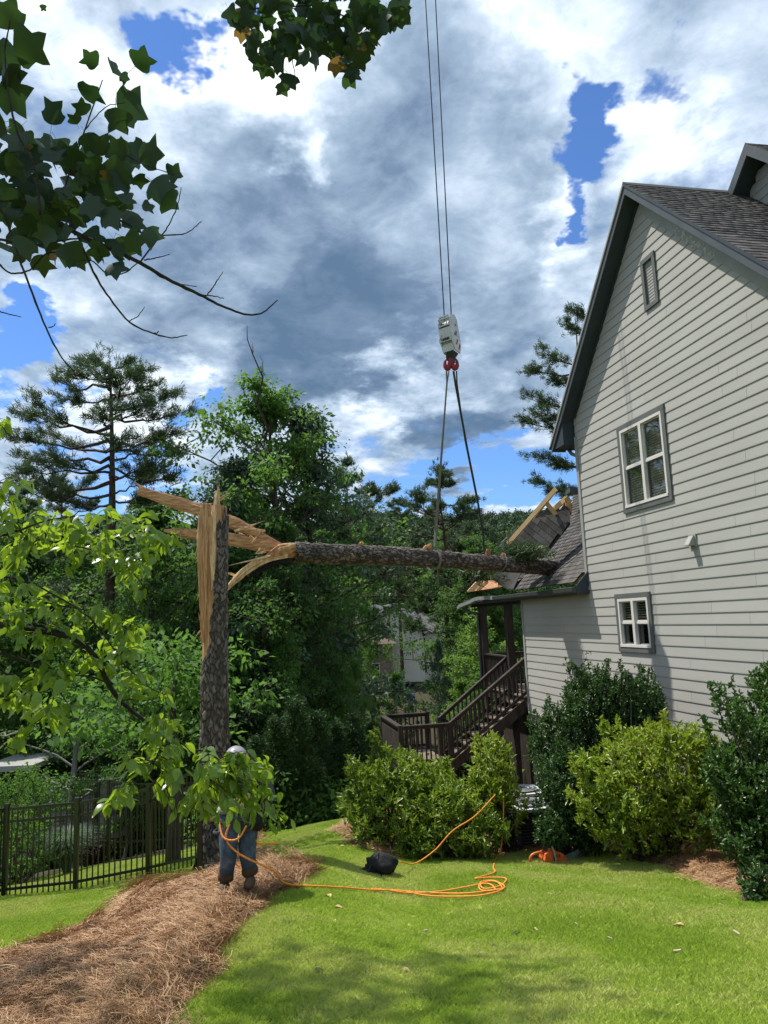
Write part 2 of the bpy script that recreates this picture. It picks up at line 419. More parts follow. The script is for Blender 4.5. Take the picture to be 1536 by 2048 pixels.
def instancer(name, pts, rots, scl, var, srcs, label, kind='stuff'):
    me = bpy.data.meshes.new(name); pts = np.asarray(pts, np.float32)
    me.vertices.add(len(pts)); me.vertices.foreach_set('co', pts.ravel())
    a = me.attributes.new('rot', 'FLOAT_VECTOR', 'POINT'); a.data.foreach_set('vector', np.asarray(rots, np.float32).ravel())
    a = me.attributes.new('scl', 'FLOAT', 'POINT'); a.data.foreach_set('value', np.asarray(scl, np.float32))
    a = me.attributes.new('var', 'INT', 'POINT'); a.data.foreach_set('value', np.asarray(var, np.int32))
    o = bpy.data.objects.new(name, me); col.objects.link(o)
    ng = bpy.data.node_groups.new(name, 'GeometryNodeTree')
    ng.interface.new_socket('Geometry', in_out='INPUT', socket_type='NodeSocketGeometry')
    ng.interface.new_socket('Geometry', in_out='OUTPUT', socket_type='NodeSocketGeometry')
    gi = N(ng, 'NodeGroupInput'); go = N(ng, 'NodeGroupOutput'); jn = N(ng, 'GeometryNodeJoinGeometry')
    def attr(nm, dt):
        n = N(ng, 'GeometryNodeInputNamedAttribute', data_type=dt); n.inputs['Name'].default_value = nm; return n.outputs['Attribute']
    ra, sa, va = attr('rot', 'FLOAT_VECTOR'), attr('scl', 'FLOAT'), attr('var', 'INT')
    er = N(ng, 'FunctionNodeEulerToRotation'); ng.links.new(ra, er.inputs[0])
    for k, s in enumerate(srcs):
        oi = N(ng, 'GeometryNodeObjectInfo'); oi.inputs['Object'].default_value = s
        cmp_ = N(ng, 'FunctionNodeCompare', data_type='INT', operation='EQUAL'); ng.links.new(va, cmp_.inputs[2]); cmp_.inputs[3].default_value = k
        ip = N(ng, 'GeometryNodeInstanceOnPoints')
        ng.links.new(gi.outputs[0], ip.inputs['Points']); ng.links.new(cmp_.outputs[0], ip.inputs['Selection'])
        ng.links.new(oi.outputs['Geometry'], ip.inputs['Instance']); ng.links.new(er.outputs[0], ip.inputs['Rotation']); ng.links.new(sa, ip.inputs['Scale'])
        ng.links.new(ip.outputs[0], jn.inputs[0])
    ng.links.new(jn.outputs[0], go.inputs[0])
    md = o.modifiers.new(name, 'NODES'); md.node_group = ng
    return tag(o, label, kind=kind)
def unlinked(name, V, F, mat, smooth=False):
    o = mk(name, V, F, mat, smooth=smooth, origin=(0, 0, 0)); col.objects.unlink(o); return o
def slope_rot(x, y, yawr, zf=gz):
    e = .12; dx = (zf(x + e, y) - zf(x - e, y)) / (2 * e); dy = (zf(x, y + e) - zf(x, y - e)) / (2 * e)
    out = np.zeros((len(x), 3))
    for i in range(len(x)):
        n = nrm((-dx[i], -dy[i], 1)); c, s = math.cos(yawr[i]), math.sin(yawr[i])
        xa = nrm(np.array([c, s, 0]) - n * (n @ (c, s, 0))); ya = np.cross(n, xa)
        out[i] = Matrix([[xa[0], ya[0], n[0]], [xa[1], ya[1], n[1]], [xa[2], ya[2], n[2]]]).to_euler()
    return out
def grass_patch(seed, n=1250, w=.42, hmin=.018, hmax=.052):
    g = np.random.default_rng(seed)
    x, y = g.uniform(-w / 2, w / 2, (2, n)); h = g.uniform(hmin, hmax, n); a = g.uniform(0, 2 * math.pi, n)
    bw = g.uniform(.0018, .0040, n); lean = g.normal(0, .45, (n, 2)) * h[:, None]
    c, s = np.cos(a), np.sin(a)
    b0 = np.stack([x - c * bw, y - s * bw, np.zeros(n)], 1); b1 = np.stack([x + c * bw, y + s * bw, np.zeros(n)], 1)
    m1 = np.stack([x + c * bw * .8 + lean[:, 0] * .35, y + s * bw * .8 + lean[:, 1] * .35, h * .6], 1)
    tp = np.stack([x + lean[:, 0], y + lean[:, 1], h], 1)
    V = np.stack([b0, b1, m1, tp], 1).reshape(-1, 3); F = (np.arange(n) * 4)[:, None] + np.array([0, 1, 2, 3])
    return V, F
def straw_patch(seed, n=520, w=.5, lift=.028):
    g = np.random.default_rng(seed); V = []; F = []
    for i in range(n):
        L = g.uniform(.06, .15); a = g.uniform(0, 2 * math.pi); cur = g.normal(0, 2.2); w0 = g.uniform(.0009, .0016)
        p = np.array([*g.uniform(-w / 2, w / 2, 2), g.uniform(0, lift)]); pit = g.normal(.05, .20); k = 4
        up_ = np.array([0, 0, 1.0]); base = len(V)
        for j in range(k):
            d = np.array([math.cos(a) * math.cos(pit), math.sin(a) * math.cos(pit), math.sin(pit)])
            sd = nrm(np.cross(d, up_)) * w0 + up_ * w0 * .6
            V += [p - sd, p + sd]; p = p + d * L / (k - 1); a += cur * L / (k - 1) * 3; pit -= g.uniform(0, .25)
        F += [(base + 2 * j, base + 2 * j + 1, base + 2 * j + 3, base + 2 * j + 2) for j in range(k - 1)]
    return np.array(V), np.array(F)
# grass
gp = [unlinked('grass_tuft', *grass_patch(s), m_grass) for s in (1, 2, 3)]
def lawn_points(step, cond):
    X, Y = np.meshgrid(np.arange(-11, 8.5, step), np.arange(2.6, 20, step), indexing='ij'); x = X.ravel() + rng.uniform(-.5, .5, X.size) * step; y = Y.ravel() + rng.uniform(-.5, .5, X.size) * step
    k = inpoly(x, y, LAWN) & ~inpoly(x, y, BED_L) & ~inpoly(x, y, BED_R) & cond(x, y); return x[k], y[k]
gx, gy = lawn_points(.19, lambda x, y: (np.abs(x) < y * .62 + .8) & (y < 13.5))
g2x, g2y = lawn_points(.27, lambda x, y: (np.abs(x) < y * .62 + .8) & (y >= 13.5))
gx = np.concatenate([gx, g2x]); gy = np.concatenate([gy, g2y])
yaw = rng.uniform(0, 6.28, len(gx))
patchy = .85 + .25 * np.sin(gx * 1.7 + np.sin(gy * 1.1) * 2) * np.sin(gy * 1.3 + 1) + rng.uniform(-.12, .18, len(gx))
instancer('grass', np.stack([gx, gy, gz(gx, gy) + .018], 1), slope_rot(gx, gy, yaw), np.clip(patchy, .6, 1.3), rng.integers(0, 3, len(gx)), gp, 'short sunlit green grass of the sloping lawn')
# pine straw
sp = [unlinked('straw_tuft', *straw_patch(s), m_straw) for s in (11, 12, 13)]
def straw(poly, zf, step, label, ymax=30):
    lo = poly.min(0); hi = poly.max(0)
    X, Y = np.meshgrid(np.arange(lo[0], hi[0], step), np.arange(lo[1], hi[1], step), indexing='ij')
    x = X.ravel() + rng.uniform(-.5, .5, X.size) * step; y = Y.ravel() + rng.uniform(-.5, .5, X.size) * step
    k = (inpoly(x, y, poly)) & (np.abs(x) < y * .62 + .8) & (y < ymax); x = x[k]; y = y[k]
    instancer('pine_straw', np.stack([x, y, zf(x, y) - .012], 1), slope_rot(x, y, rng.uniform(0, 6.28, len(x)), zf), rng.uniform(.8, 1.15, len(x)), rng.integers(0, 3, len(x)), sp, label)
straw(BED_L, zL, .15, 'loose brown pine needles covering the long bed')
straw(BED_F, zF, .2, 'loose straw scattered beyond the long bed')
straw(BED_R, zR, .2, 'loose pine needles under the shrubs by the house')
# ------------------------------------------------------------------ house
NV = np.array([math.cos(WALL_AZ), -math.sin(WALL_AZ), 0.0])     # into the house, away from the yard
TV = np.array([math.sin(WALL_AZ), math.cos(WALL_AZ), 0.0])      # along the wall, away from the camera
ZV = np.array([0, 0, 1.0]); WN = 7.2
def W(n, s, z): return NV * n + TV * s + ZV * z
RW = np.stack([TV, -NV, ZV], 1)      # local x along wall, local y out of the wall towards the yard... z up
def wallray(px, py, n=WN):
    d = pxray(px, py); p = d * n / (d @ NV); return float(p @ TV), float(p[2])
def planept(px, py, q, nrm_):
    d = pxray(px, py); return d * ((q @ nrm_) / (d @ nrm_))
m_siding = noisy("siding_paint", [(.33, .325, .303), (.395, .39, .36)], scale=1.0, rough=.62, spec=.25, stretch=(.5, .5, 1.6), bump=.12, bscale=60, island=.25, bdist=.003)
m_trimgrey = noisy("grey_trim_paint", [(.095, .102, .10), (.125, .132, .128)], scale=3, rough=.6, bump=.05)
m_corner = noisy("corner_board_paint", [(.26, .265, .25), (.31, .31, .295)], scale=3, rough=.6, bump=.05)
m_white = noisy("window_vinyl", [(.56, .54, .51), (.64, .62, .58)], scale=3, rough=.45)
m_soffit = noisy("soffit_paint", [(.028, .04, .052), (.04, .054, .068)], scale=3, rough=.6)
m_fascia = noisy("fascia_paint", [(.045, .055, .065), (.07, .082, .092)], scale=2, rough=.5, spec=.4)
m_shingle = noisy("asphalt_shingle", [(.052, .049, .048), (.09, .085, .082), (.145, .137, .13)], scale=5, rough=.95, island=.7, bump=.5, bscale=160, spec=.15)
m_wood = noisy("new_lumber", [(.55, .36, .17), (.68, .48, .26)], scale=3, rough=.7, stretch=(1, 1, 1), bump=.1)
m_sheath = noisy("roof_sheathing", [(.28, .13, .06), (.42, .22, .10)], scale=8, rough=.8, bump=.3)
m_gutter = noisy("bare_aluminium", [(.45, .46, .46), (.62, .63, .63)], scale=5, rough=.35, metallic=.6)
m_stone = noisy("foundation_stone", [(.10, .10, .095), (.2, .19, .175), (.28, .27, .25)], scale=6, rough=.9, bump=.6, bscale=20)
m_blind = noisy("blind_slat", [(.34, .35, .31), (.42, .43, .39)], scale=3, rough=.6)
m_blindp = noisy('bare_primer', [(.42, .42, .38), (.56, .56, .5)], scale=9, rough=.8)
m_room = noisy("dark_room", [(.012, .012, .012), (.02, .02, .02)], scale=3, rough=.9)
m_glass, T_, b_ = new_mat("window_glass")
b_.inputs['Base Color'].default_value = (.75, .8, .8, 1); b_.inputs['Roughness'].default_value = .02
b_.inputs['IOR'].default_value = 1.5
def glass_setup():
    T = m_glass.node_tree; T.nodes.clear()
    out = N(T, 'ShaderNodeOutputMaterial'); gl = N(T, 'ShaderNodeBsdfGlossy'); gl.inputs['Roughness'].default_value = .03
    tr = N(T, 'ShaderNodeBsdfTransparent'); tr.inputs['Color'].default_value = (.93, .95, .94, 1)
    ge = N(T, 'ShaderNodeNewGeometry'); dt = N(T, 'ShaderNodeVectorMath', operation='DOT_PRODUCT')
    T.links.new(ge.outputs['Normal'], dt.inputs[0]); T.links.new(ge.outputs['Incoming'], dt.inputs[1])
    def mm(op, a, b):
        n = N(T, 'ShaderNodeMath', operation=op)
        for i, v in enumerate((a, b)):
            if isinstance(v, (int, float)): n.inputs[i].default_value = v
            else: T.links.new(v, n.inputs[i])
        return n.outputs[0]
    sch = mm('ADD', mm('MULTIPLY', mm('POWER', mm('SUBTRACT', 1.0, mm('ABSOLUTE', dt.outputs['Value'], 0.0)), 4.0), .9), .075)
    nz = N(T, 'ShaderNodeTexNoise'); nz.inputs['Scale'].default_value = 3.5; nz.inputs['Detail'].default_value = 1
    tc = N(T, 'ShaderNodeTexCoord'); T.links.new(tc.outputs['Object'], nz.inputs['Vector'])
    bp = N(T, 'ShaderNodeBump'); bp.inputs['Strength'].default_value = .12; bp.inputs['Distance'].default_value = .02
    T.links.new(nz.outputs['Fac'], bp.inputs['Height']); T.links.new(bp.outputs[0], gl.inputs['Normal'])
    mx = N(T, 'ShaderNodeMixShader'); T.links.new(sch, mx.inputs[0]); T.links.new(tr.outputs[0], mx.inputs[1]); T.links.new(gl.outputs[0], mx.inputs[2])
    T.links.new(mx.outputs[0], out.inputs[0])
glass_setup()

house = empty('house', W(7.2, 11, -3.2), 'tall grey clapboard house with a steep gable and a tree crashed into its lower roof', 'house')
EXP = .17865; Z0 = .4655                   # board exposure, height of one known joint
S_CORNER, S_WING, S_NEAR = 14.36, 18.1, 7.86
APEX_S, APEX_Z = 11.1, 7.25               # siding plane apex on the wall
Z_BOT = -2.40
WINS = [dict(s0=10.97, s1=12.57, z0=1.80, z1=3.475), dict(s0=11.95, s1=13.20, z0=-.775, z1=.315)]
VENT = dict(s0=10.80, s1=11.24, z0=5.25, z1=6.19)
def board(s0, s1, z):
    "lap board, thick at its lower edge"
    b = [(WN, z - .018), (WN, z + EXP), (WN - .004, z + EXP), (WN - .017, z + .0), (WN - .017, z - .018)]
    poly = [W(n, s0, zz) for n, zz in b]
    V, F = prism(poly, TV * (s1 - s0)); return V, F
k0 = int(math.ceil((Z_BOT - Z0) / EXP)); kt = int((APEX_Z - Z0) / EXP)
g_ = random.Random(5)
for k in range(k0, kt + 1):
    z = Z0 + k * EXP; zm = z + EXP * .5
    s1 = S_WING if z < .36 else S_CORNER
    s0 = S_NEAR
    if z > APEX_Z - (S_CORNER - APEX_S): s1 = min(s1, APEX_S + (APEX_Z + .11 - z))
    if z > APEX_Z - (APEX_S - S_NEAR): s0 = max(s0, APEX_S - (APEX_Z - z))
    iv = [(s0, s1)]
    for w in WINS + [VENT]:
        if zm > w['z0'] + .02 and zm < w['z1'] + .02:
            iv = [q for a, b in iv for q in ((a, min(b, w['s0'] + .04)), (max(a, w['s1'] - .04), b)) if q[1] - q[0] > .03]
    for a, b in iv:
        cuts = [a]; L = g_.uniform(1.2, 3.6); s = b - L
        ss = []
        while s > a + .7: ss.append(s); s -= 3.66
        for c in sorted(ss): cuts.append(c)
        cuts.append(b)
        for i in range(len(cuts) - 1):
            V, F = board(cuts[i] + (.005 if i else 0), cuts[i + 1], z); mk('siding_board', V, F, m_siding, house)
# wall core behind the boards (with the window holes), returns of the two ends
core = MB()
def wallrect(s0, s1, z0, z1): core.box(W(WN + .06, (s0 + s1) / 2, (z0 + z1) / 2), (s1 - s0, .116, z1 - z0), RW)
wallrect(S_NEAR, 10.99, Z_BOT, 3.5); wallrect(12.55, S_CORNER, .36, 3.5); wallrect(10.99, 12.55, .30, 1.82)
wallrect(10.99, 11.97, Z_BOT, .30); wallrect(13.18, S_WING, Z_BOT, .30); wallrect(11.97, 13.18, Z_BOT, -.76)
wallrect(12.55, S_CORNER, .30, .36)
V, F = prism([W(WN + .003, S_CORNER, 3.5), W(WN + .003, S_NEAR, 3.5), W(WN + .003, S_NEAR, 4.0), W(WN + .003, APEX_S, APEX_Z), W(WN + .003, S_CORNER, 4.0)], NV * .11)
core.add(V, F)
wallrect(10.99, 12.55, 3.45, 3.5)
for sE in (S_NEAR, S_CORNER): core.box(W(WN + 3.6, sE + (.05 if sE == S_NEAR else -.05), .7), (.1, 6.9, 6.4), RW)
core.box(W(WN + 2.6, S_WING - .05, -1.0), (.1, 4.9, 2.8), RW)
core.build('wall', m_corner, house)
for sE in [S_NEAR]:
    for k in range(k0, 20):
        z = Z0 + k * EXP
        mk('siding_board', *boxg(W(WN + 3.5, sE - .012, z + EXP / 2 - .004), (.012 + .012, 6.9, EXP + .004), RW), m_siding, house)
# foundation and water table
mk('foundation', *boxg(W(WN + .06, (S_NEAR + S_WING) / 2, -3.9), (S_WING - S_NEAR, .1, 2.86), RW), m_stone, house)
mk('water_table', *boxg(W(WN + .03, (S_NEAR + S_WING) / 2, -2.445), (S_WING - S_NEAR + .02, .12, .05), RW), m_white, house)
# corner boards
for s, z0, z1 in ((S_CORNER + .005, .50, 3.75), (S_WING + .005, Z_BOT, .40)):
    mk('corner_board', *boxg(W(WN - .02, s - .045, (z0 + z1) / 2), (.10, .03, z1 - z0), RW), m_corner, house)
    mk('corner_board', *boxg(W(WN + .05, s + .015, (z0 + z1) / 2), (.025, .15, z1 - z0), RW), m_corner, house)
mk('trim_board', *boxg(W(WN - .022, S_CORNER - .045, .49), (.105, .028, .06), RW), m_corner, house)

def window(w, blinds):
    s0, s1, z0, z1 = w['s0'], w['s1'], w['z0'], w['z1']; ca, cz = (s0 + s1) / 2, (z0 + z1) / 2
    win = empty('window', W(WN, ca, z0)); win.parent = house; win.location = Vector([float(v) for v in (W(WN, ca, z0) - np.array(house.location))])
    tw = .095; fr = .05
    tb = MB()
    tb.box(W(WN - .02, ca, z1 - tw / 2), (s1 - s0, .05, tw), RW); tb.box(W(WN - .02, ca, z0 + tw / 2), (s1 - s0 + .0, .05, tw), RW)
    for s in (s0 + tw / 2, s1 - tw / 2): tb.box(W(WN - .018, s, cz), (tw, .05, z1 - z0 - 2 * tw), RW)
    tb.build('trim', m_trimgrey, win)
    a0, a1, b0, b1 = s0 + tw, s1 - tw, z0 + tw, z1 - tw
    f = MB()
    f.box(W(WN + .0, ca, b1 - fr / 2), (a1 - a0, .09, fr), RW); f.box(W(WN - .006, ca, b0 + fr / 2), (a1 - a0, .10, fr), RW)
    for s in (a0 + fr / 2, a1 - fr / 2): f.box(W(WN + .001, s, (b0 + b1) / 2), (fr, .09, b1 - b0 - 2 * fr), RW)
    f.box(W(WN - .002, ca, (b0 + b1) / 2), (fr * 1.6, .09, b1 - b0 - 2 * fr), RW)
    f.build('frame', m_white, win)
    bm = (b0 + b1) / 2
    for u0, u1 in ((a0 + fr, ca - fr * .8), (ca + fr * .8, a1 - fr)):
        um = (u0 + u1) / 2
        mk('meeting_rail', *boxg(W(WN + .012, um, bm), (u1 - u0, .05, .045), RW), m_white, win)
        for v0, v1, dn in ((bm + .022, b1 - fr, .012), (b0 + fr, bm - .022, .035)):
            sash = MB(); t = .022
            sash.box(W(WN + dn, um, v1 - t / 2), (u1 - u0, .03, t), RW); sash.box(W(WN + dn, um, v0 + t / 2), (u1 - u0, .03, t), RW)
            for s in (u0 + t / 2, u1 - t / 2): sash.box(W(WN + dn, s, (v0 + v1) / 2), (t, .03, v1 - v0 - 2 * t), RW)
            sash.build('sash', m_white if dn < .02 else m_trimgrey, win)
            mk('pane', *boxg(W(WN + dn + .004, um, (v0 + v1) / 2), (u1 - u0 - 2 * t, .004, v1 - v0 - 2 * t), RW), m_glass, win)
        slat = None
        z = b1 - fr - .03; zb = b0 + fr + blinds * (b1 - b0)
        while z > zb:
            if slat is None:
                c, s_ = math.cos(.45), math.sin(.45); Rt = RW @ np.array([[1, 0, 0], [0, c, -s_], [0, s_, c]])
                slat = mk('slat', *boxg((0, 0, 0), (u1 - u0 - .03, .048, .003), Rt), m_blind, None, origin=(0, 0, 0)); slat.parent = win
                slat.location = Vector([float(v) for v in (W(WN + .07, um, z) - root_off(win))])
            else:
                o = copyobj(slat); o.location = Vector([float(v) for v in (W(WN + .07, um, z) - root_off(win))])
            z -= .046
    # dim room behind
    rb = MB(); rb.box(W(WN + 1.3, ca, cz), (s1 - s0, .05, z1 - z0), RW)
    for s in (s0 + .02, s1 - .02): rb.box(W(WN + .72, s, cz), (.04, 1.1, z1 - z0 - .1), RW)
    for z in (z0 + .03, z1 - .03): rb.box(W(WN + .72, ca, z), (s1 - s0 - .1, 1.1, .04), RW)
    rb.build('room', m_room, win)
    return win
window(WINS[0], .0); window(WINS[1], .42)
# gable vent
v = VENT; ve = empty('gable_vent', W(WN, 11, 5.2)); ve.parent = house; ve.location = Vector([float(q) for q in (W(WN, 11.02, 5.25) - np.array(house.location))])
fb = MB(); ca = (v['s0'] + v['s1']) / 2; cz = (v['z0'] + v['z1']) / 2
for z in (v['z0'] + .04, v['z1'] - .04): fb.box(W(WN - .02, ca, z), (v['s1'] - v['s0'], .05, .08), RW)
for s in (v['s0'] + .04, v['s1'] - .04): fb.box(W(WN - .018, s, cz), (.08, .05, v['z1'] - v['z0'] - .16), RW)
fb.build('frame', m_trimgrey, ve)
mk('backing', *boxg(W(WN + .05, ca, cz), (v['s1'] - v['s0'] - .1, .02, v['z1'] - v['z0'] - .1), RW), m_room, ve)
c, s_ = math.cos(.3), math.sin(.3); Rt = RW @ np.array([[1, 0, 0], [0, c, -s_], [0, s_, c]])
lv = None; z = v['z0'] + .11
while z < v['z1'] - .1:
    if lv is None: lv = mk('slat', *boxg((0, 0, 0), (v['s1'] - v['s0'] - .16, .022, .020), Rt), m_corner, None, origin=(0, 0, 0)); lv.parent = ve; o = lv
    else: o = copyobj(lv)
    o.location = Vector([float(q) for q in (W(WN + .01, ca, z) - root_off(ve))]); z += .056
# dryer vent
s, z = wallray(1388, 1082)
dv = MB(); dv.box(W(WN - .025, s, z), (.20, .02, .21), RW)
dv.build('exhaust_plate', m_corner, house)
V, F = prism([W(WN - .035, s + .055, z + .08), W(WN - .06, s + .055, z + .08), W(WN - .15, s + .055, z - .06), W(WN - .15, s + .055, z - .075), W(WN - .035, s + .055, z - .075)], -TV * .13)
mk('exhaust_hood', V, F, m_corner, house)

# ---------------- main roof
NF = 6.90                                   # plane of the rake fascia
NB = 13.0
RS, RZ = 11.10, 7.60                        # ridge
EV_S, EV_Z = 14.95, 3.75
def slab(name, s_a, z_a, s_b, z_b, n0, n1, th, mat, parent=house):
    d = nrm(np.array([s_b - s_a, z_b - z_a])); pn = np.array([-d[1], d[0]]);
    if pn[1] < 0: pn = -pn
    poly = [W(n0, s_a, z_a), W(n0, s_b, z_b), W(n0, s_b - pn[0] * th, z_b - pn[1] * th), W(n0, s_a - pn[0] * th, z_a - pn[1] * th)]
    return mk(name, *prism(poly, NV * (n1 - n0)), mat, parent)
roofm = slab('roof_deck', RS, RZ, EV_S, EV_Z, NF + .03, NB, .05, m_soffit); slab('roof_deck', RS, RZ, 2 * RS - EV_S, EV_Z, NF + .03, NB, .05, m_soffit)
# soffit planes (just under the deck, from the fascia back to the wall)
slab('soffit', RS, RZ - .18, EV_S, EV_Z - .18, NF + .03, WN + .02, .02, m_soffit); slab('soffit', RS, RZ - .18, 2 * RS - EV_S, EV_Z - .18, NF + .03, WN + .02, .02, m_soffit)
def rake(sa, za, sb, zb, name='rake_board', h=.20, n=NF, mat=None, th=.028):
    d = np.array([sb - sa, zb - za]); poly = [W(n, sa, za), W(n, sb, zb), W(n, sb, zb - h), W(n, sa, za - h)]
    return mk(name, *prism(poly, NV * th), mat or m_fascia, house)
rake(RS, RZ + .01, EV_S, EV_Z + .01); rake(2 * RS - EV_S, EV_Z + .01, RS, RZ + .01)
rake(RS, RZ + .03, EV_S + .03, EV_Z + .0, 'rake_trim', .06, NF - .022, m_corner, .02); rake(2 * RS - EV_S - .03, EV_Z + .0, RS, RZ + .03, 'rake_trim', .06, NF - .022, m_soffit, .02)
# frieze on the right-hand rake and the boxed eave end
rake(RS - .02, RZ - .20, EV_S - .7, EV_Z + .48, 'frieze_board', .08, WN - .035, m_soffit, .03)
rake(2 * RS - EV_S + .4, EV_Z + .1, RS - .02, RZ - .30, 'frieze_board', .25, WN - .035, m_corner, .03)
mk('eave_box', *prism([W(NF + .03, S_CORNER + .04, 3.60), W(NF + .03, EV_S, 3.60), W(NF + .03, EV_S, 3.74), W(NF + .03, S_CORNER + .04, 4.25)], NV * 5.8), m_soffit, house)
mk('gutter', *prism([W(NF + .02, EV_S, 3.62), W(NF + .02, EV_S + .10, 3.66), W(NF + .02, EV_S + .12, 3.75), W(NF + .02, EV_S, 3.75)], NV * 5.8), m_fascia, house)
mk('downspout', *tubeg([W(WN + .12, EV_S + .02, 3.62), W(WN + .12, EV_S - .1, 3.50), W(WN + .12, S_CORNER + .12, 3.34), W(WN + .12, S_CORNER + .08, 3.2), W(WN + .12, S_CORNER + .08, .9)], .04, 8), m_corner, house)

def shingle_geo(wid, ln=.165, th=.012):
    "tab lying on the roof: x across, y down the slope, z out; lower edge lifted"
    V = np.array([(-wid / 2, 0, 0), (wid / 2, 0, 0), (wid / 2, ln, th * .9), (-wid / 2, ln, th * .9), (-wid / 2, 0, -.004), (wid / 2, 0, -.004), (wid / 2, ln, -.002), (-wid / 2, ln, -.002)])
    F = [(0, 1, 2, 3), (3, 2, 6, 7), (0, 3, 7, 4), (1, 5, 6, 2), (7, 6, 5, 4), (0, 4, 5, 1)]
    return V, F
SH_W = (.14, .20, .27, .17)
SH_PROTO = []
def shingle_roof(q0, across, down, length_fn, nrows, a_max, key, cap, inside=None, parent=house, row=.14, thick=.012):
    """rows of tabs. q0 = top-left point, across / down unit vectors; keep tab if inside(p). The tabs nearest the camera become objects up to cap"""
    nvec = nrm(np.cross(across, down));
    if nvec[2] < 0: nvec = -nvec
    tabs = []
    gg = random.Random(key)
    for r in range(nrows):
        a = -gg.uniform(0, .012)
        while a < a_max:
            k = gg.randrange(4); w = SH_W[k]
            p = q0 + across * (a + w / 2) + down * (r * row)
            if inside is None or inside(p + down * row * .5): tabs.append((p + nvec * (.004 + gg.uniform(0, .005)), k))
            a += w + .004
    R = np.stack([across, down, nvec], 1)
    if np.linalg.det(R) < 0: R[:, 0] *= -1
    off = root_off(parent)
    tabs.sort(key=lambda t: np.linalg.norm(t[0]))
    protos = [None] * 4
    for p, k in tabs[:cap]:
        if protos[k] is None:
            o = mk('shingle', *shingle_geo(SH_W[k], row * 1.18, thick), m_shingle, None, origin=(0, 0, 0)); o.parent = parent; protos[k] = o
        else: o = copyobj(protos[k])
        o.matrix_basis = M4(R, p - off)
    rest = tabs[cap:]
    if rest:
        VV = []; FF = []
        for k in range(4):
            pos = np.array([p for p, kk in rest if kk == k])
            if not len(pos): continue
            pv, pf = shingle_geo(SH_W[k], row * 1.18, thick)
            V, F = scatter(pv, pf, pos, np.repeat(R[None], len(pos), 0))
            FF.append(F + sum(len(v) for v in VV)); VV.append(V)
        o = mk('shingles', np.vstack(VV), np.vstack(FF), m_shingle, parent); o['kind'] = 'stuff'
dn = nrm(W(0, -(EV_S - RS), EV_Z - RZ)); # down the near slope
shingle_roof(W(NF + .0, RS, RZ + .02), NV, dn, None, 40, NB - NF, 3, 150)
dn2 = nrm(W(0, EV_S - RS, EV_Z - RZ))
shingle_roof(W(NF + .0, RS, RZ + .02), NV, dn2, None, 40, NB - NF, 4, 0)
mk('ridge_cap', *prism([W(NF - .01, RS - .12, RZ - .07), W(NF - .01, RS, RZ + .055), W(NF - .01, RS + .12, RZ - .07), W(NF - .01, RS, RZ + .03)], NV * (NB - NF)), m_shingle, house)

# old paint flaking off the right-hand frieze
fl_ = random.Random(12); mbf = MB()
for i in range(70):
    u = fl_.uniform(0, 1) ** .9; px_, py_ = 1326 + 104 * u + fl_.uniform(-5, 5), 436 + 80 * u + fl_.uniform(-5, 9)
    a_, z_ = wallray(px_, py_, WN - .04); r_ = fl_.uniform(.008, .035) * (1.3 if .3 < u < .8 else .7)
    poly = [W(WN - .0385, a_ + r_ * math.cos(t) * fl_.uniform(.5, 1.3), z_ + r_ * .8 * math.sin(t) * fl_.uniform(.5, 1.3)) for t in (0, .9, 1.8, 2.7, 3.6, 4.5, 5.4)]
    mbf.add(*prism(poly, NV * .004))
o_ = mbf.build('peeling_paint', m_blindp, house); o_['kind'] = 'stuff'
# ---------------- taller cross gable set back behind the first roof
NG = 8.95
gs, gzz = wallray(1490, 287, NG)
gable = [gs, gzz]
def gslab(name, ds, n0, n1, drop, th, mat):
    sa, za = gs, gzz - drop; sb, zb = gs + ds, gzz - drop - abs(ds)
    return mk(name, *prism([W(n0, sa, za), W(n0, sb, zb), W(n0, sb, zb - th), W(n0, sa, za - th)], NV * (n1 - n0)), mat, house)
for ds in (2.6, -3.6):
    gslab('roof_deck', ds, NG, 14, 0, .05, m_shingle); gslab('soffit', ds, NG + .03, NG + .36, .2, .02, m_soffit)
    gslab('rake_board', ds, NG - .002, NG + .03, -.01, .24, m_fascia)
for k in range(0, 26):
    z = gzz - 3.6 + k * EXP; hw = (gzz - .32 - z)
    if hw > .1:
        a, b = max(gs - hw, gs - 3.4), min(gs + hw, gs + 2.4)
        bb = [(NG + .35, z - .018), (NG + .35, z + EXP), (NG + .346, z + EXP), (NG + .333, z), (NG + .333, z - .018)]
        mk('siding_board', *prism([W(n, a, zz) for n, zz in bb], TV * (b - a)), m_siding, house)
shingle_roof(W(NG, gs, gzz + .01), NV, nrm(W(0, -1, -1)), None, 24, 3.5, 9, 0)

# ---------------- lower wing roof, torn open by the tree
E_N, E_Z = 6.90, .55                        # eave line
PITCH_L = 1.0
q_e = W(E_N, 14.3, E_Z); dnL = nrm(-NV - ZV * PITCH_L); nL = nrm(np.cross(TV, dnL)); nL = nL if nL[2] > 0 else -nL
def roofpt(px, py, lift=0.0): return planept(px, py, q_e + nL * lift, nL)
EDGE_PX = [(1178, 1128), (1150, 1161), (1100, 1168), (1024, 1178), (1032, 1160), (1066, 1124), (1100, 1085), (1128, 1040), (1141, 1015), (1146, 992), (1156, 977)]
EDGE = [roofpt(*p) for p in EDGE_PX] + [W(9.6, S_CORNER, .55 + 2.7), W(WN, S_CORNER, .55 + .3)]
def l2(p): return np.array([p @ TV, -(p @ dnL)])
EDGE2 = np.array([l2(p) for p in EDGE])
def in_wing(p):
    q = l2(p); return bool(inpoly(np.array([q[0]]), np.array([q[1]]), EDGE2)[0])
mk('roof_deck', *prism([p - nL * .03 for p in EDGE], -nL * .03), m_sheath, house)
up_len = 5.2
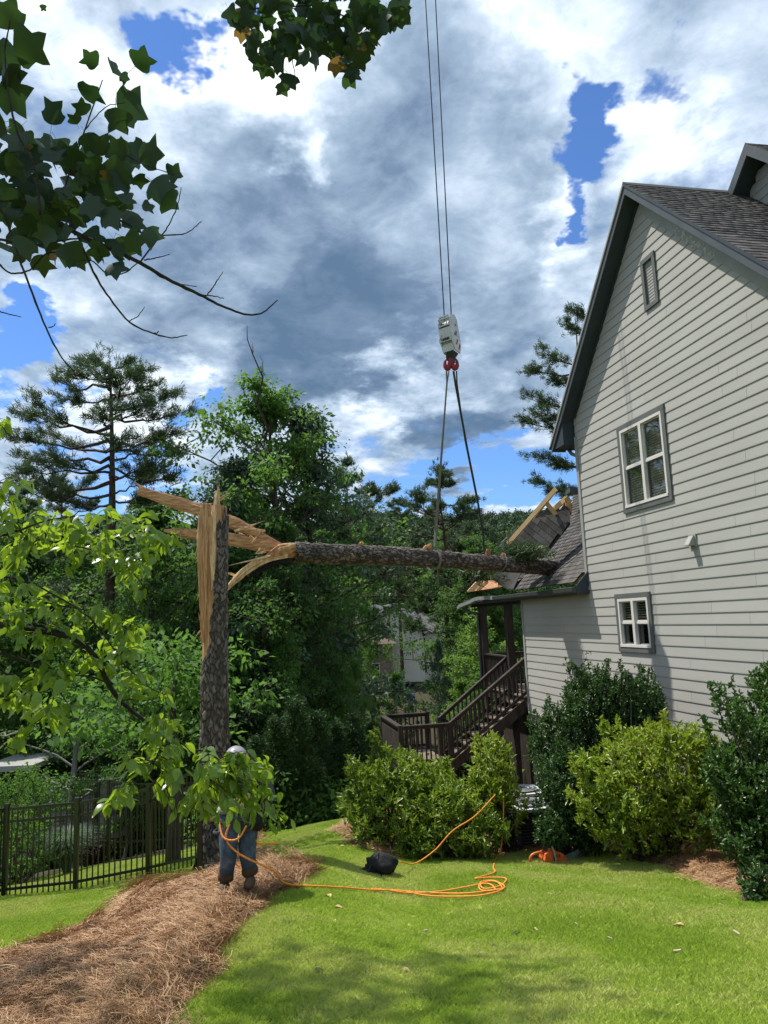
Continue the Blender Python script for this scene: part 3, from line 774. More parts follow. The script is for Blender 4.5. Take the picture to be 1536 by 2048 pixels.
shingle_roof(q_e - TV * .05 - dnL * 37 * .14, TV, dnL, None, 37, 7.0, 21, 150, inside=in_wing)
# eave fascia, gutter, soffit and the little return at the corner
m_dark = noisy("dark_gutter_paint", [(.045, .05, .05), (.07, .075, .075)], scale=3, rough=.45)
mk('gutter', *prism([W(E_N, 14.28, E_Z - .015), W(E_N - .11, 14.28, E_Z - .03), W(E_N - .10, 14.28, E_Z - .11), W(E_N, 14.28, E_Z - .15)], TV * 5.0), m_dark, house)
mk('fascia_board', *prism([W(E_N + .002, 14.29, E_Z - .02), W(E_N + .002, 14.29, E_Z - .19), W(E_N + .025, 14.29, E_Z - .19), W(E_N + .025, 14.29, E_Z - .02)], TV * 7.9), m_dark, house)
mk('soffit', *prism([W(E_N + .02, 14.3, E_Z - .17), W(WN + .02, 14.3, E_Z - .17), W(WN + .02, 14.3, E_Z - .155), W(E_N + .02, 14.3, E_Z - .155)], TV * 7.9), m_soffit, house)
mk('rake_board', *prism([W(E_N, 14.29, E_Z + .0), W(WN, 14.29, E_Z + .32), W(WN, 14.29, E_Z - .17), W(E_N, 14.29, E_Z - .17)], -TV * .025), m_soffit, house)
# bent bare gutter length
pts = [W(E_N - .06, 19.2, E_Z - .06), W(E_N - .07, 19.9, E_Z - .035), W(E_N - .10, 20.6, E_Z - .045), W(E_N - .08, 21.3, E_Z - .12), W(E_N - .08, 22.1, E_Z - .18), W(E_N - .05, 22.6, E_Z - .25)]
pts = spline(pts, 16); bent = MB()
for i in range(15):
    bent.beam(pts[i], pts[i + 1] + (pts[i + 1] - pts[i]) * .02, .11 + .012 * math.sin(i * 2.2), .10 + .01 * math.sin(i * 3.1))
bent.build('bent_gutter', m_gutter, house)
# curled flap of roof left of the opening
def flap():
    rows, cols = 9, 10
    pl = [P(974, 1160, 20.3), P(993, 1146, 20.0), P(1016, 1145, 19.6), P(1042, 1145, 19.2)]
    bo = [P(1000, 1168, 20.0), P(1008, 1173, 19.7), P(1017, 1176, 19.4), P(1027, 1177, 19.0)]
    A = spline(pl, cols); B = spline(bo, cols); V = []; 
    for i in range(cols):
        for j in range(rows):
            t = j / (rows - 1); V.append(A[i] * (1 - t) + B[i] * t + ZV * .07 * math.sin(t * math.pi) * (1 - i / cols))
    F = [(i * rows + j, i * rows + j + 1, (i + 1) * rows + j + 1, (i + 1) * rows + j) for i in range(cols - 1) for j in range(rows - 1)]
    n = len(V); V2 = [v - ZV * .03 for v in V]
    F2 = [tuple(q + n for q in f[::-1]) for f in F]
    rim = [i * rows for i in range(cols)] + [(cols - 1) * rows + j for j in range(1, rows)] + [i * rows + rows - 1 for i in range(cols - 2, -1, -1)] + [j for j in range(rows - 2, 0, -1)]
    F3 = [(rim[i], rim[(i + 1) % len(rim)], rim[(i + 1) % len(rim)] + n, rim[i] + n) for i in range(len(rim))]
    return V + V2, F + F2 + F3
fo = mk('torn_roof_flap', *flap(), m_shingle, house); fo['label'] = 'curled flap of shingles lifted beside the hole'
# brown sheathing and dark attic showing under the flap
mk('torn_sheathing', *prism([P(934, 1184, 20.8), P(950, 1166, 20.9), P(973, 1158, 20.8), P(992, 1158, 20.5), P(1012, 1172, 19.9), P(985, 1177, 20.2)], NV * .04 + ZV * -.01), m_sheath, house)
for a, b in (((937, 1183), (960, 1158)), ((944, 1182), (966, 1160)), ((955, 1180), (975, 1163))):
    mk('broken_batten', *beamg(P(*a, 20.5), P(*b, 20.6), .05, .07), m_wood, house)
# panel of roof thrown up behind the trunk
dp = 17.6
panel = [P(1015, 1090, dp + .8), P(1055, 1053, dp + .3), P(1098, 1026, dp), P(1140, 1018, dp - .4), P(1140, 1050, dp - .5), P(1100, 1100, dp - .2), P(1060, 1125, dp + .1), P(1020, 1112, dp + .6)]
mk('thrown_roof_panel', *prism(panel, nrm(np.array([.3, 1, .1])) * .05), m_shingle, house)
c0 = P(1015, 1092, dp + .75); ac = nrm(P(1100, 1100, dp - .2) - P(1050, 1060, dp + .3)); dnp = nrm(P(1098, 1026, dp) - P(1015, 1090, dp + .8))
nn = nrm(np.cross(ac, dnp)); nn = nn if nn[1] < 0 else -nn
dnp = nrm(np.cross(nn, ac)); dnp = dnp if dnp[0] < 0 else -dnp
pc = np.mean(panel, 0)
def pl_in(p):
    # judged in the plane of the panel
    def uv(q): return np.array([(q - pc) @ ac, (q - pc) @ dnp])
    poly = np.array([uv(q) for q in panel]); u = uv(p); return bool(inpoly(np.array([u[0]]), np.array([u[1]]), poly)[0])
off_n = max((q - pc) @ nn for q in panel)
shingle_roof(pc + nn * (off_n + .01) - ac * 1.8 - dnp * 1.6, ac, dnp, None, 22, 3.6, 33, 60, inside=pl_in, row=.15)
for a, b, w, h, d0, d1 in (((1016, 1088), (1112, 978), .045, .11, 17.9, 16.9), ((1022, 1090), (1108, 984), .04, .09, 18.2, 17.2), ((1092, 1005), (1112, 1030), .045, .10, 17.2, 17.2),
                           ((1088, 1037), (1133, 996), .045, .12, 17.6, 17.0), ((1131, 995), (1142, 1005), .045, .10, 17.0, 17.0), ((1136, 1000), (1138, 1024), .045, .12, 17.1, 17.1)):
    mk('rafter', *beamg(P(*a, d0), P(*b, d1), w, h), m_wood, house)
mk('gable_sheathing', *prism([P(1115, 1026, 17.5), P(1133, 1001, 17.3), P(1145, 1009, 17.3), P(1143, 1030, 17.3)], TV * .03), m_sheath, house)
mk('splintered_block', *beamg(P(1084, 1104, 17.0), P(1086, 1091, 17.0), .06, .05, (0, 1, 0)), m_wood, house)
mk('chimney_cap', *boxg(P(1154, 982, 19.5), (.5, .5, .12)), m_fascia, house)

# ---------------- porch: posts, deck, railings, stairs
m_brown = noisy("dark_brown_stain", [(.016, .012, .010), (.034, .026, .021), (.06, .047, .038)], scale=6, rough=.7, stretch=(1, 1, .3), bump=.2, spec=.3)
m_tread = noisy("weathered_tread", [(.12, .09, .07), (.22, .175, .14)], scale=6, rough=.8, bump=.2)
porch = empty('porch', W(7.2, 19.6, -4.9), 'dark brown timber porch with stairs turning at a landing by the house corner', 'porch')
DECK = -2.06
for s in (19.15, 21.3):
    mk('post', *boxg(W(WN + .0, s, (DECK + .40) / 2), (.19, .19, .40 - DECK), RW), m_brown, porch)
    mk('post_base', *boxg(W(WN + .0, s, DECK + .1), (.23, .23, .2), RW), m_brown, porch)
for n_ in (10.3,): mk('post', *boxg(W(n_, 21.3, (DECK + .40) / 2), (.19, .19, .40 - DECK), RW), m_brown, porch)
mk('beam', *boxg(W(WN, 20.2, .34), (4.2, .14, .10), RW), m_brown, porch)
mk('beam', *boxg(W(9.2, 21.3, .34), (.14, 4.2, .10), RW), m_brown, porch)
for k in range(22): mk('deck_board', *boxg(W(WN + .0 + k * .148, 19.8, DECK - .02), (3.4, .14, .035), RW), m_tread, porch)
mk('joist', *boxg(W(WN - .02, 19.8, DECK - .16), (3.4, .04, .24), RW), m_brown, porch)
mk('lattice_panel', *boxg(W(WN + .3, 20.2, DECK - 1.5), (2.6, .03, 2.4), RW), m_brown, porch)
for s in (19.15, 21.3): mk('post', *boxg(W(WN, s, DECK - 2.0), (.15, .15, 3.6), RW), m_brown, porch)
bal_proto = {}
def baluster(p, L, parent):
    key = (round(L, 2), parent.name)
    if key not in bal_proto:
        o = mk('baluster', *boxg((0, 0, L / 2), (.036, .036, L), RW), m_brown, None, origin=(0, 0, 0)); o.parent = parent; bal_proto[key] = o
    else: o = copyobj(bal_proto[key])
    o.location = Vector([float(v) for v in (np.asarray(p) - root_off(parent))])
def railing(a, b, h=.95, gap=.115, parent=None, low=.09, solid=False):
    parent = parent or porch
    a = np.asarray(a, float); b = np.asarray(b, float); L = np.linalg.norm((b - a)[:2]); d = (b - a) / L
    mk('handrail', *beamg(a + ZV * h, b + ZV * h, .13, .036), m_brown, parent)
    mk('rail', *beamg(a + ZV * (h - .05), b + ZV * (h - .05), .04, .07), m_brown, parent)
    mk('rail', *beamg(a + ZV * low, b + ZV * low, .04, .08), m_brown, parent)
    n = int(L / gap)
    for i in range(n): baluster(a + d * (i + .5) * L / n + ZV * low, h - .05 - low, parent)
LZ = -3.58; SN, SF = 18.28, 19.30; ST = 7.28; SB = 5.14
# upper flight
railing(W(ST, SN, -2.03), W(SB, SN, -3.55)); railing(W(ST - .1, SF, -2.03), W(SB, SF, -3.55))
nst = 8
for i in range(nst):
    n_ = ST - .04 - (i + .5) * (ST - SB) / nst; z = DECK - (i + 1) * (DECK - LZ) / nst + .0
    mk('tread', *boxg(W(n_ - .02, (SN + SF) / 2, z), (SF - SN - .06, .29, .04), RW), m_tread, porch)
    mk('riser', *boxg(W(n_ + .11, (SN + SF) / 2, z - .10), (SF - SN - .1, .02, .165), RW), m_brown, porch)
for s in (SN, SF):
    zt, zb = DECK, LZ
    poly = [W(ST, s, zt - .02), W(SB, s, zb + .04), W(SB, s, zb - .22), W(ST, s, zt - .34)]
    mk('stringer', *prism(poly, TV * .04), m_brown, porch)
# landing
L0, L1, K0, K1 = 3.86, 5.14, 18.25, 20.55
for k in range(9): mk('deck_board', *boxg(W(L0 + .07 + k * .143, (K0 + K1) / 2, LZ - .02), (K1 - K0, .135, .035), RW), m_tread, porch)
mk('joist', *boxg(W((L0 + L1) / 2, K0 + .02, LZ - .15), (.04, L1 - L0, .22), RW), m_brown, porch)
mk('joist', *boxg(W(L0 + .02, (K0 + K1) / 2, LZ - .15), (K1 - K0, .04, .22), RW), m_brown, porch)
for n_, s in ((L0, K0), (L1, K0), (L0, K1), (L1, K1), (L1, SF)):
    mk('newel_post', *boxg(W(n_, s, LZ - .15), (.10, .10, 2.3), RW), m_brown, porch)
    mk('post', *boxg(W(n_, s, LZ - 1.1), (.12, .12, 1.8), RW), m_brown, porch)
railing(W(L0, K0, LZ + .02), W(L1, K0, LZ + .02)); railing(W(L0, K0, LZ + .02), W(L0, K1, LZ + .02), gap=.10); railing(W(L0, K1, LZ + .02), W(L1, K1, LZ + .02))
mk('skirt_board', *boxg(W(L0 - .03, (K0 + K1) / 2, LZ + .42), (K1 - K0, .015, .78), RW), m_brown, porch)
# lower flight, back towards the house
LB = 7.0; GZ_ = -4.75
for i in range(6):
    n_ = L1 + (i + .5) * (LB - L1) / 6; z = LZ - (i + 1) * (LZ - GZ_) / 6.5
    mk('tread', *boxg(W(n_, 20.0, z), (.95, .29, .04), RW), m_tread, porch)
for s in (19.5, 20.5): mk('stringer', *prism([W(L1, s, LZ), W(LB + .1, s, GZ_ + .15), W(LB + .1, s, GZ_ - .15), W(L1, s, LZ - .3)], TV * .04), m_brown, porch)
railing(W(L1, 19.5, LZ + .05), W(LB, 19.5, GZ_ + .3)); mk('newel_post', *boxg(W(LB, 19.5, GZ_ + .55), (.1, .1, 1.4), RW), m_brown, porch)
# deck railing by the posts
railing(W(WN, 19.25, DECK), W(WN, 21.2, DECK)); railing(W(WN + .1, 21.3, DECK), W(10.2, 21.3, DECK))
# scrolled downspout elbow at the porch
mk('downspout', *tubeg(spline([W(E_N - .02, 21.9, E_Z - .2), W(E_N + .0, 21.8, E_Z - .38), W(WN - .1, 21.45, E_Z - .48), W(WN - .14, 21.35, E_Z - .7), W(WN - .14, 21.35, -2.0)], 16), .04, 8), m_dark, house)
# ------------------------------------------------------------------ broken pine: stump and felled trunk
def bark_mat(name, lo, mid, hi):
    m, T, b = new_mat(name)
    at = N(T, 'ShaderNodeAttribute'); at.attribute_name = 'bark'
    tc = N(T, 'ShaderNodeTexCoord'); nz = N(T, 'ShaderNodeTexNoise'); nz.inputs['Scale'].default_value = 14; nz.inputs['Detail'].default_value = 8; nz.inputs['Roughness'].default_value = .7
    T.links.new(tc.outputs['Object'], nz.inputs['Vector'])
    a = N(T, 'ShaderNodeMath', operation='MULTIPLY_ADD'); T.links.new(nz.outputs['Fac'], a.inputs[0]); a.inputs[1].default_value = .9; a.inputs[2].default_value = -.45
    s = N(T, 'ShaderNodeMath', operation='ADD', use_clamp=True); T.links.new(at.outputs['Fac'], s.inputs[0]); T.links.new(a.outputs[0], s.inputs[1])
    r = ramp_node(T, [lo, mid, hi]); T.links.new(s.outputs[0], r.inputs[0]); T.links.new(r.outputs[0], b.inputs['Base Color'])
    b.inputs['Roughness'].default_value = .9; b.inputs['Specular IOR Level'].default_value = .2
    n2 = N(T, 'ShaderNodeTexNoise'); n2.inputs['Scale'].default_value = 60; n2.inputs['Detail'].default_value = 4; T.links.new(tc.outputs['Object'], n2.inputs['Vector'])
    bp = N(T, 'ShaderNodeBump'); bp.inputs['Strength'].default_value = .7; bp.inputs['Distance'].default_value = .01
    T.links.new(n2.outputs['Fac'], bp.inputs['Height']); T.links.new(bp.outputs[0], b.inputs['Normal']); return m
m_bark = bark_mat("pine_bark", (.016, .013, .012), (.075, .062, .055), (.21, .18, .165))
m_split = noisy("split_heartwood", [(.24, .095, .04), (.46, .24, .115), (.66, .42, .23)], scale=7, rough=.7, stretch=(6, 6, .4), bump=.7, bscale=30, detail=8)
m_splith = noisy("split_heartwood_long", [(.24, .095, .04), (.46, .24, .115), (.66, .42, .23)], scale=7, rough=.7, stretch=(.5, 4, 6), bump=.7, bscale=30, detail=8)
m_split2 = noisy("split_sapwood", [(.40, .20, .09), (.62, .40, .21), (.80, .61, .38)], scale=6, rough=.7, stretch=(3, 3, .6), bump=.5, bscale=40, detail=8)
m_split3 = noisy("torn_orange_wood", [(.26, .10, .04), (.46, .24, .11), (.64, .41, .22)], scale=9, rough=.75, bump=.6, bscale=50)
def bark_height(a, h, r, seed, cw=.05, ch=.12):
    "plates: distance to the nearest cell border on an unrolled trunk (a angle, h height)"
    g = np.random.default_rng(seed); nc = max(5, int(round(2 * math.pi * r / cw))); h0 = h.min() - ch; nr = int((h.max() - h0) / ch) + 3
    u = a / (2 * math.pi) * nc; v = (h - h0) / ch
    u = u + .22 * np.sin(v * 1.7 + a) + .16 * np.sin(v * 5.1 + a * 3) + .08 * np.sin(v * 11 + a * 7); v = v + .22 * np.sin(u * 2.3 + v * .9) + .1 * np.sin(u * 7.1)
    jx = g.uniform(.15, .85, (nc, nr + 2)); jy = g.uniform(.1, .9, (nc, nr + 2)); hv = g.uniform(.4, 1, (nc, nr + 2))
    iu = np.floor(u).astype(int); iv = np.floor(v).astype(int); d1 = np.full(u.shape, 9.); d2 = np.full(u.shape, 9.); hh = np.zeros(u.shape)
    for du in (-1, 0, 1):
        for dv in (-1, 0, 1):
            cu = (iu + du) % nc; cv = np.clip(iv + dv, 0, nr + 1)
            d = np.hypot(iu + du + jx[cu, cv] - u, (iv + dv + jy[cu, cv] - v) * 1.15)
            nw = d < d1; d2 = np.where(nw, d1, np.minimum(d2, d)); hh = np.where(nw, hv[cu, cv], hh); d1 = np.where(nw, d, d1)
    e = np.clip((d2 - d1) / .32, 0, 1)
    return e ** .6 * hh
def bark_trunk(name, path, radii, mat, parent, sides=110, rings=260, amp=.022, seed=1, keep=None, flare=None, cw=.05, ch=.12, rmod=None):
    pth = spline(path, rings) if len(path) > 2 else np.linspace(path[0], path[1], rings)
    r = np.interp(np.linspace(0, 1, rings), np.linspace(0, 1, len(radii)), radii)
    T, U, Wv = frames(pth); L = np.concatenate([[0], np.cumsum(np.linalg.norm(np.diff(pth, axis=0), axis=1))])
    a = np.linspace(0, 2 * math.pi, sides, endpoint=False)
    A, H = np.meshgrid(a, L); bh = bark_height(A, H, float(np.mean(r)), seed, cw, ch)
    wob = 1 + .03 * np.sin(A * 2 + H * 1.1 + seed) + .02 * np.sin(A * 3 - H * 2.1)
    Rr = r[:, None] * wob + amp * (bh - .6)
    if flare is not None: Rr = Rr + flare(A, H)
    if rmod is not None: Rr = rmod(A, H, Rr)
    V = pth[:, None] + (U[:, None] * np.cos(A)[..., None] + Wv[:, None] * np.sin(A)[..., None]) * Rr[..., None]
    I, J = np.meshgrid(np.arange(rings - 1), np.arange(sides), indexing='ij')
    F = np.stack([I * sides + J, I * sides + (J + 1) % sides, (I + 1) * sides + (J + 1) % sides, (I + 1) * sides + J], -1).reshape(-1, 4)
    if keep is not None:
        k = keep(((A[:-1] + A[1:]) / 2), ((H[:-1] + H[1:]) / 2)).ravel(); F = F[k]
    o = mk(name, V.reshape(-1, 3), F, mat, parent, smooth=True)
    at = o.data.attributes.new('bark', 'FLOAT', 'POINT'); at.data.foreach_set('value', bh.ravel().astype(np.float32))
    return o, (pth, T, U, Wv)
def splinter(name, pts, wid, thk, mat, parent, seed=0, taper=(1, 1, .8, .15), n=28, jag=.35, wdir=None):
    "torn slab of wood: flattened ragged section along pts, ends drawn out into fibres"
    g = np.random.default_rng(seed); pth = spline(pts, n); T, U, Wv = frames(pth)
    if wdir is not None:
        Wv = np.array([nrm(np.asarray(wdir) - t * (np.asarray(wdir) @ t)) for t in T]); U = np.cross(Wv, T)
    k = 20; a = np.linspace(0, 2 * math.pi, k, endpoint=False); tp = np.interp(np.linspace(0, 1, n), np.linspace(0, 1, len(taper)), taper)
    prof = 1 + g.uniform(-1, 1, k) * (.16 + jag * .6)
    V = []
    for i in range(n):
        drift = .93 * (drift if i else np.zeros(k)) + g.normal(0, .05 + jag * .12, k) * (.35 if 2 < i < n - 3 else 1.0)
        rr = prof * (1 + drift)
        ca = np.sign(np.cos(a)) * np.abs(np.cos(a)) ** .7; sa = np.sign(np.sin(a)) * np.abs(np.sin(a)) ** .7
        V.append(pth[i] + (U[i] * (ca * thk * .5 * max(tp[i], .12))[:, None] + Wv[i] * (sa * wid * .5 * tp[i])[:, None]) * rr[:, None] + T[i] * (g.uniform(-1, 1, k) * jag * .05)[:, None])
    V = np.vstack(V); F = [(i * k + j, i * k + (j + 1) % k, (i + 1) * k + (j + 1) % k, (i + 1) * k + j) for i in range(n - 1) for j in range(k)]
    F += [tuple(range(k))[::-1], tuple((n - 1) * k + j for j in range(k))]
    return mk(name, V, F, mat, parent)
SD = 10.5
base = gpt(438, 1722, lift=.10); SD = base[1]
stump = empty('broken_pine', base + np.array([0, 0, -.1]), 'tall snapped pine trunk still standing in the straw bed, split white wood at its top', 'tree trunk')
p_top = P(436, 1012, SD); p_mid = P(430, 1250, SD); p_low = P(432, 1560, SD)
path = [base + [0.02, 0, -.15], P(432, 1660, SD), p_low, P(429, 1400, SD), p_mid, P(432, 1120, SD), p_top]
def fl(A, H): return .16 * np.exp(-H / .22) * (1 + .5 * np.sin(A * 4 + .6)) + .03 * np.exp(-H / 1.2)
HT = float(np.linalg.norm(p_top - base)) + .1
HS = HT * .60
# the bark is torn off on the side facing left; which way is left in the tube frame
T0, U0, W0 = frames(spline(path, 30)); left = np.array([-1, -.45, 0])
a_left = math.atan2(left @ W0[15], left @ U0[15])
def angd(A, c): return np.abs((A - c + math.pi) % (2 * math.pi) - math.pi)
def keepbark(A, H):
    open_ = np.interp(H, [0, HS - .25, HS + .1, HT * .85, HT], [0, 0, 1.0, 1.25, 1.45]) + .10 * np.sin(H * 9) + .05 * np.sin(H * 31)
    top = HT - .12 + .10 * np.sin(A * 5) + .05 * np.sin(A * 13)
    return (angd(A, a_left) > open_) & (H < top)
bark_trunk('bark', path, [.205, .195, .190, .183, .178, .172, .160], m_bark, stump, rings=420, sides=120, seed=3, keep=keepbark, flare=fl, amp=.026)
# wood core, cut back on the torn side
def corer(A, H, R):
    t = sstep(H, HS - .2, HS + .35); cut = .085 - .02 * sstep(H, HT * .8, HT)
    lim = np.where(np.cos(A - a_left) > .05, (cut + .012 * np.sin(H * 23 + A * 3)) / np.maximum(np.cos(A - a_left), .05), 9)
    return np.minimum(R, np.where(t > 0, np.minimum(R, lim * t + R * (1 - t)), R))
bark_trunk('wood_core', path[2:], [.165, .165, .160, .15, .125], m_split, stump, rings=160, sides=60, seed=9, amp=.006, rmod=lambda A, H, R: corer(A, H + (HT - 4.6), R), cw=.03, ch=1.2)
zl = np.array([-.9, -.4, .1])
def S(px, py, dd=0.0): return P(px, py, SD + dd)
splinter('split_slab', [S(406, 1285, -.1), S(408, 1200, -.13), S(409, 1100, -.14), S(410, 1040, -.12), S(412, 1008, -.1)], .15, .06, m_split, stump, 1, (.25, .8, 1, 1, .9), wdir=(1, .1, 0))
splinter('split_slab', [S(402, 1255, -.03), S(401, 1150, -.05), S(400, 1080, -.05), S(400, 1028, -.03)], .07, .05, m_split2, stump, 2, (.1, .8, 1, .4), wdir=(1, 0, 0))
splinter('split_slab', [S(416, 1240, -.13), S(418, 1100, -.14), S(419, 1050, -.13), S(417, 1015, -.12)], .09, .05, m_split3, stump, 3, (.3, 1, 1, .3), wdir=(1, 0, 0))
splinter('split_slab', [S(425, 1180, -.17), S(427, 1100, -.17), S(429, 1030, -.13), S(434, 984, -.05)], .07, .04, m_split2, stump, 4, (.4, 1, .9, .5), wdir=(1, 0, 0))
splinter('split_slab', [S(430, 1080, -.10), S(433, 1030, -.08), S(436, 1000, -.04), S(437, 978, 0)], .07, .05, m_split2, stump, 5, (.7, 1, .8, .25), wdir=(1, .3, 0))
for i, (a, b) in enumerate([((436, 990), (439, 963)), ((433, 992), (436, 970)), ((440, 996), (452, 990)), ((442, 1000), (458, 990)), ((398, 1085), (389, 1118)), ((399, 1110), (391, 1119)), ((399, 1190), (394, 1200)),
                            ((401, 1262), (390, 1276)), ((405, 1262), (399, 1281)), ((400, 1240), (396, 1225)), ((405, 1015), (405, 1004)), ((412, 1010), (414, 1000)), ((403, 1130), (416, 1115)), ((402, 1175), (415, 1160))]):
    splinter('splinter', [S(*a, -.05), (S(*a, -.05) + S(*b, -.09)) / 2 + [0, 0, .01], S(*b, -.1)], .02, .014, m_split2, stump, 40 + i, (1, .6, .1), n=6)

# felled trunk hanging in the slings
TD0, TD1 = 12.5, 17.2
def Tp(px, py):
    t = (px - 560) / (1062 - 560); return P(px, py, TD0 + (TD1 - TD0) * t)
fallen = empty('felled_pine_trunk', Tp(760, 1110), 'long pine trunk lifted level by the crane, its far end in the torn roof', 'tree trunk')
path = [Tp(566, 1105), Tp(640, 1107), Tp(760, 1111), Tp(880, 1118), Tp(980, 1126), Tp(1062, 1133), Tp(1130, 1138)]
bark_trunk('bark', path, [.178, .180, .178, .176, .172, .168, .16], m_bark, fallen, rings=520, sides=110, seed=21, amp=.040, cw=.065, ch=.15, keep=lambda A, H: H > .10 + .09 * np.sin(A * 3) + .05 * np.sin(A * 8))
bark_trunk('wood_core', [Tp(553, 1104), Tp(640, 1107), Tp(700, 1109)], [.10, .155, .16], m_split3, fallen, rings=40, sides=50, seed=5, amp=.012, cw=.05, ch=.6)
def D(px, py, d): return P(px, py, d)
splinter('split_slab', [D(575, 1096, 12.5), D(540, 1080, 12.4), D(470, 1046, 12.3), D(400, 1020, 12.2), D(335, 999, 12.1), D(277, 980, 12.0)], .19, .08, m_splith, fallen, 11, (.3, .5, .95, 1, .95, .62), wdir=(0, 0, 1), n=50, jag=.2)
splinter('bark_strip', [D(570, 1090, 12.55), D(540, 1073, 12.47), D(470, 1036, 12.4), D(400, 1010, 12.3)], .05, .05, m_bark, fallen, 12, (.8, .9, .7, .2), wdir=(0, 0, 1), n=30)
splinter('split_slab', [D(572, 1102, 12.35), D(520, 1092, 12.3), D(450, 1078, 12.2), D(400, 1071, 12.1), D(360, 1066, 12.0), D(328, 1061, 11.95)], .17, .08, m_splith, fallen, 13, (.7, 1, 1, .85, .6, .2), wdir=(0, 0, 1), n=46, jag=.22)
splinter('split_slab', [D(575, 1112, 12.3), D(535, 1118, 12.25), D(505, 1132, 12.2), D(475, 1156, 12.15), D(451, 1180, 12.1)], .13, .09, m_split2, fallen, 14, (.5, .8, 1, .85, .35), wdir=(.5, 0, 1), n=34)
splinter('bark_strip', [D(585, 1122, 12.3), D(550, 1126, 12.3), D(515, 1143, 12.3), D(490, 1162, 12.3)], .09, .05, m_bark, fallen, 15, (1, .9, .7, .1), wdir=(.5, 0, 1), n=26)
splinter('split_slab', [D(590, 1092, 12.3), D(562, 1098, 12.28), D(545, 1108, 12.26), D(535, 1112, 12.24)], .17, .12, m_split3, fallen, 16, (.5, 1, .8, .3), wdir=(0, 0, 1), n=16)
for i, (a, b) in enumerate([((470, 1062), (528, 1042)), ((530, 1062), (468, 1052)), ((505, 1085), (520, 1064)), ((540, 1112), (458, 1131)), ((470, 1151), (448, 1144)), ((558, 1100), (595, 1086)), ((520, 1098), (512, 1106)),
                            ((530, 1104), (510, 1108)), ((354, 1016), (368, 1026)), ((350, 1013), (360, 1022)), ((284, 974), (268, 964)), ((462, 1165), (450, 1176)), ((478, 1066), (490, 1070)), ((500, 1072), (512, 1080)), ((560, 1095), (580, 1093))]):
    splinter('splinter', [D(*a, 12.2), (D(*a, 12.2) + D(*b, 12.1)) / 2, D(*b, 12.1)], .035, .018, m_split2, fallen, 60 + i, (1, .7, .12), n=7)
for i, (px, py) in enumerate([(857, 1093), (849, 1097), (974, 1104), (1005, 1112), (720, 1090)]):
    q = Tp(px, py); splinter('branch_stub', [q + [0, 0, -.12], q + [.01, -.02, .0], q + [.05, -.03, .045]], .09, .08, m_split3, fallen, 80 + i, (1, 1, .6), n=6)
# broken green top lying by the roof hole and a snapped limb
m_twig = noisy("grey_twig", [(.03, .024, .02), (.08, .065, .05)], scale=8, rough=.9)
for a, b in (((968, 1140), (908, 1188)), ((962, 1142), (940, 1170)), ((950, 1128), (905, 1152)), ((1000, 1130), (925, 1165))):
    pts = spline([D(*a, 16.6), (D(*a, 16.6) + D(*b, 16.8)) / 2 + [0, 0, -.06], D(*b, 16.8)], 8); mk('snapped_limb', *tubeg(pts, np.linspace(.025, .008, 8), 6), m_twig, fallen)

# ------------------------------------------------------------------ crane hook, cables, slings
m_cwhite = noisy("crane_white_paint", [(.38, .39, .38), (.60, .62, .60)], scale=4, rough=.5, bump=.05)
m_red = noisy("hook_red_paint", [(.20, .018, .02), (.33, .035, .035)], scale=8, rough=.5)
m_steel = noisy("dark_steel", [(.03, .032, .035), (.07, .075, .08)], scale=12, rough=.45, metallic=.5)
m_cable = noisy("wire_rope", [(.02, .024, .03), (.045, .05, .055)], scale=40, rough=.5, metallic=.4)
HD = 14.9
hc = P(899, 672, HD)
hook = empty('crane_hook_block', P(902, 745, HD), 'white crane hook block with a red double hook hanging on two cables', 'crane hook')
Rz = lambda a: np.array([[math.cos(a), -math.sin(a), 0], [math.sin(a), math.cos(a), 0], [0, 0, 1.0]])
RH = Rz(math.radians(58)); tilt = math.radians(-4); RH = np.array([[math.cos(tilt), 0, math.sin(tilt)], [0, 1, 0], [-math.sin(tilt), 0, math.cos(tilt)]]) @ RH
def HB(x, y, z): return hc + RH @ np.array([x, y, z])
prof = [(-.17, .40), (.08, .46), (.17, .36), (.20, .05), (.20, -.22), (.12, -.40), (-.10, -.38), (-.19, -.20), (-.20, .25)]
for y in (-.145, .125):
    mk('cheek_plate', *prism([HB(x, y, z) for x, z in prof], RH @ np.array([0, .022, 0])), m_cwhite, hook)
for y in (-.06, .0, .06):
    mk('sheave', *tubeg([HB(0, y - .02, .16), HB(0, y + .02, .16)], .17, 24), m_steel, hook)
for x, z, w, h in ((-.185, -.02, .03, .30), (.175, .1, .03, .34), (-.14, -.30, .03, .16)):
    mk('cover_plate', *boxg(HB(x, 0, z), (w, .25, h), RH), m_cwhite, hook)
for x, z in ((-.19, .18), (-.19, .33), (-.10, .42), (.10, .42), (.18, -.22)): mk('cross_bar', *boxg(HB(x, 0, z), (.03, .27, .028), RH), m_cwhite, hook)
mk('counterweight', *boxg(HB(.02, 0, -.12), (.30, .245, .26), RH), m_cwhite, hook)
mk('weight_slot', *boxg(HB(-.197, 0, -.12), (.02, .16, .05), RH), m_steel, hook)
for x, z in ((.02, -.05), (.11, -.14)): mk('warning_stripe', *boxg(HB(x, -.149, z - .12), (.035, .008, .15), RH @ np.array([[.85, 0, .5], [0, 1, 0], [-.5, 0, .85]])), m_red, hook)
for x, z in ((.06, .22), (.04, .06)): mk('inspection_hole', *tubeg([HB(x, -.146, z), HB(x, -.150, z)], .028, 12), m_steel, hook)
mk('number_plate', *boxg(HB(-.01, -.148, .0), (.09, .006, .06), RH), m_steel, hook)
mk('pin_eye', *tubeg([HB(-.26, .1, -.16 + .05 * 0) + np.array([.03 * math.cos(t), 0, -.05 * math.sin(t)]) for t in np.linspace(0, 6.28, 14)], .006, 6), m_steel, hook)
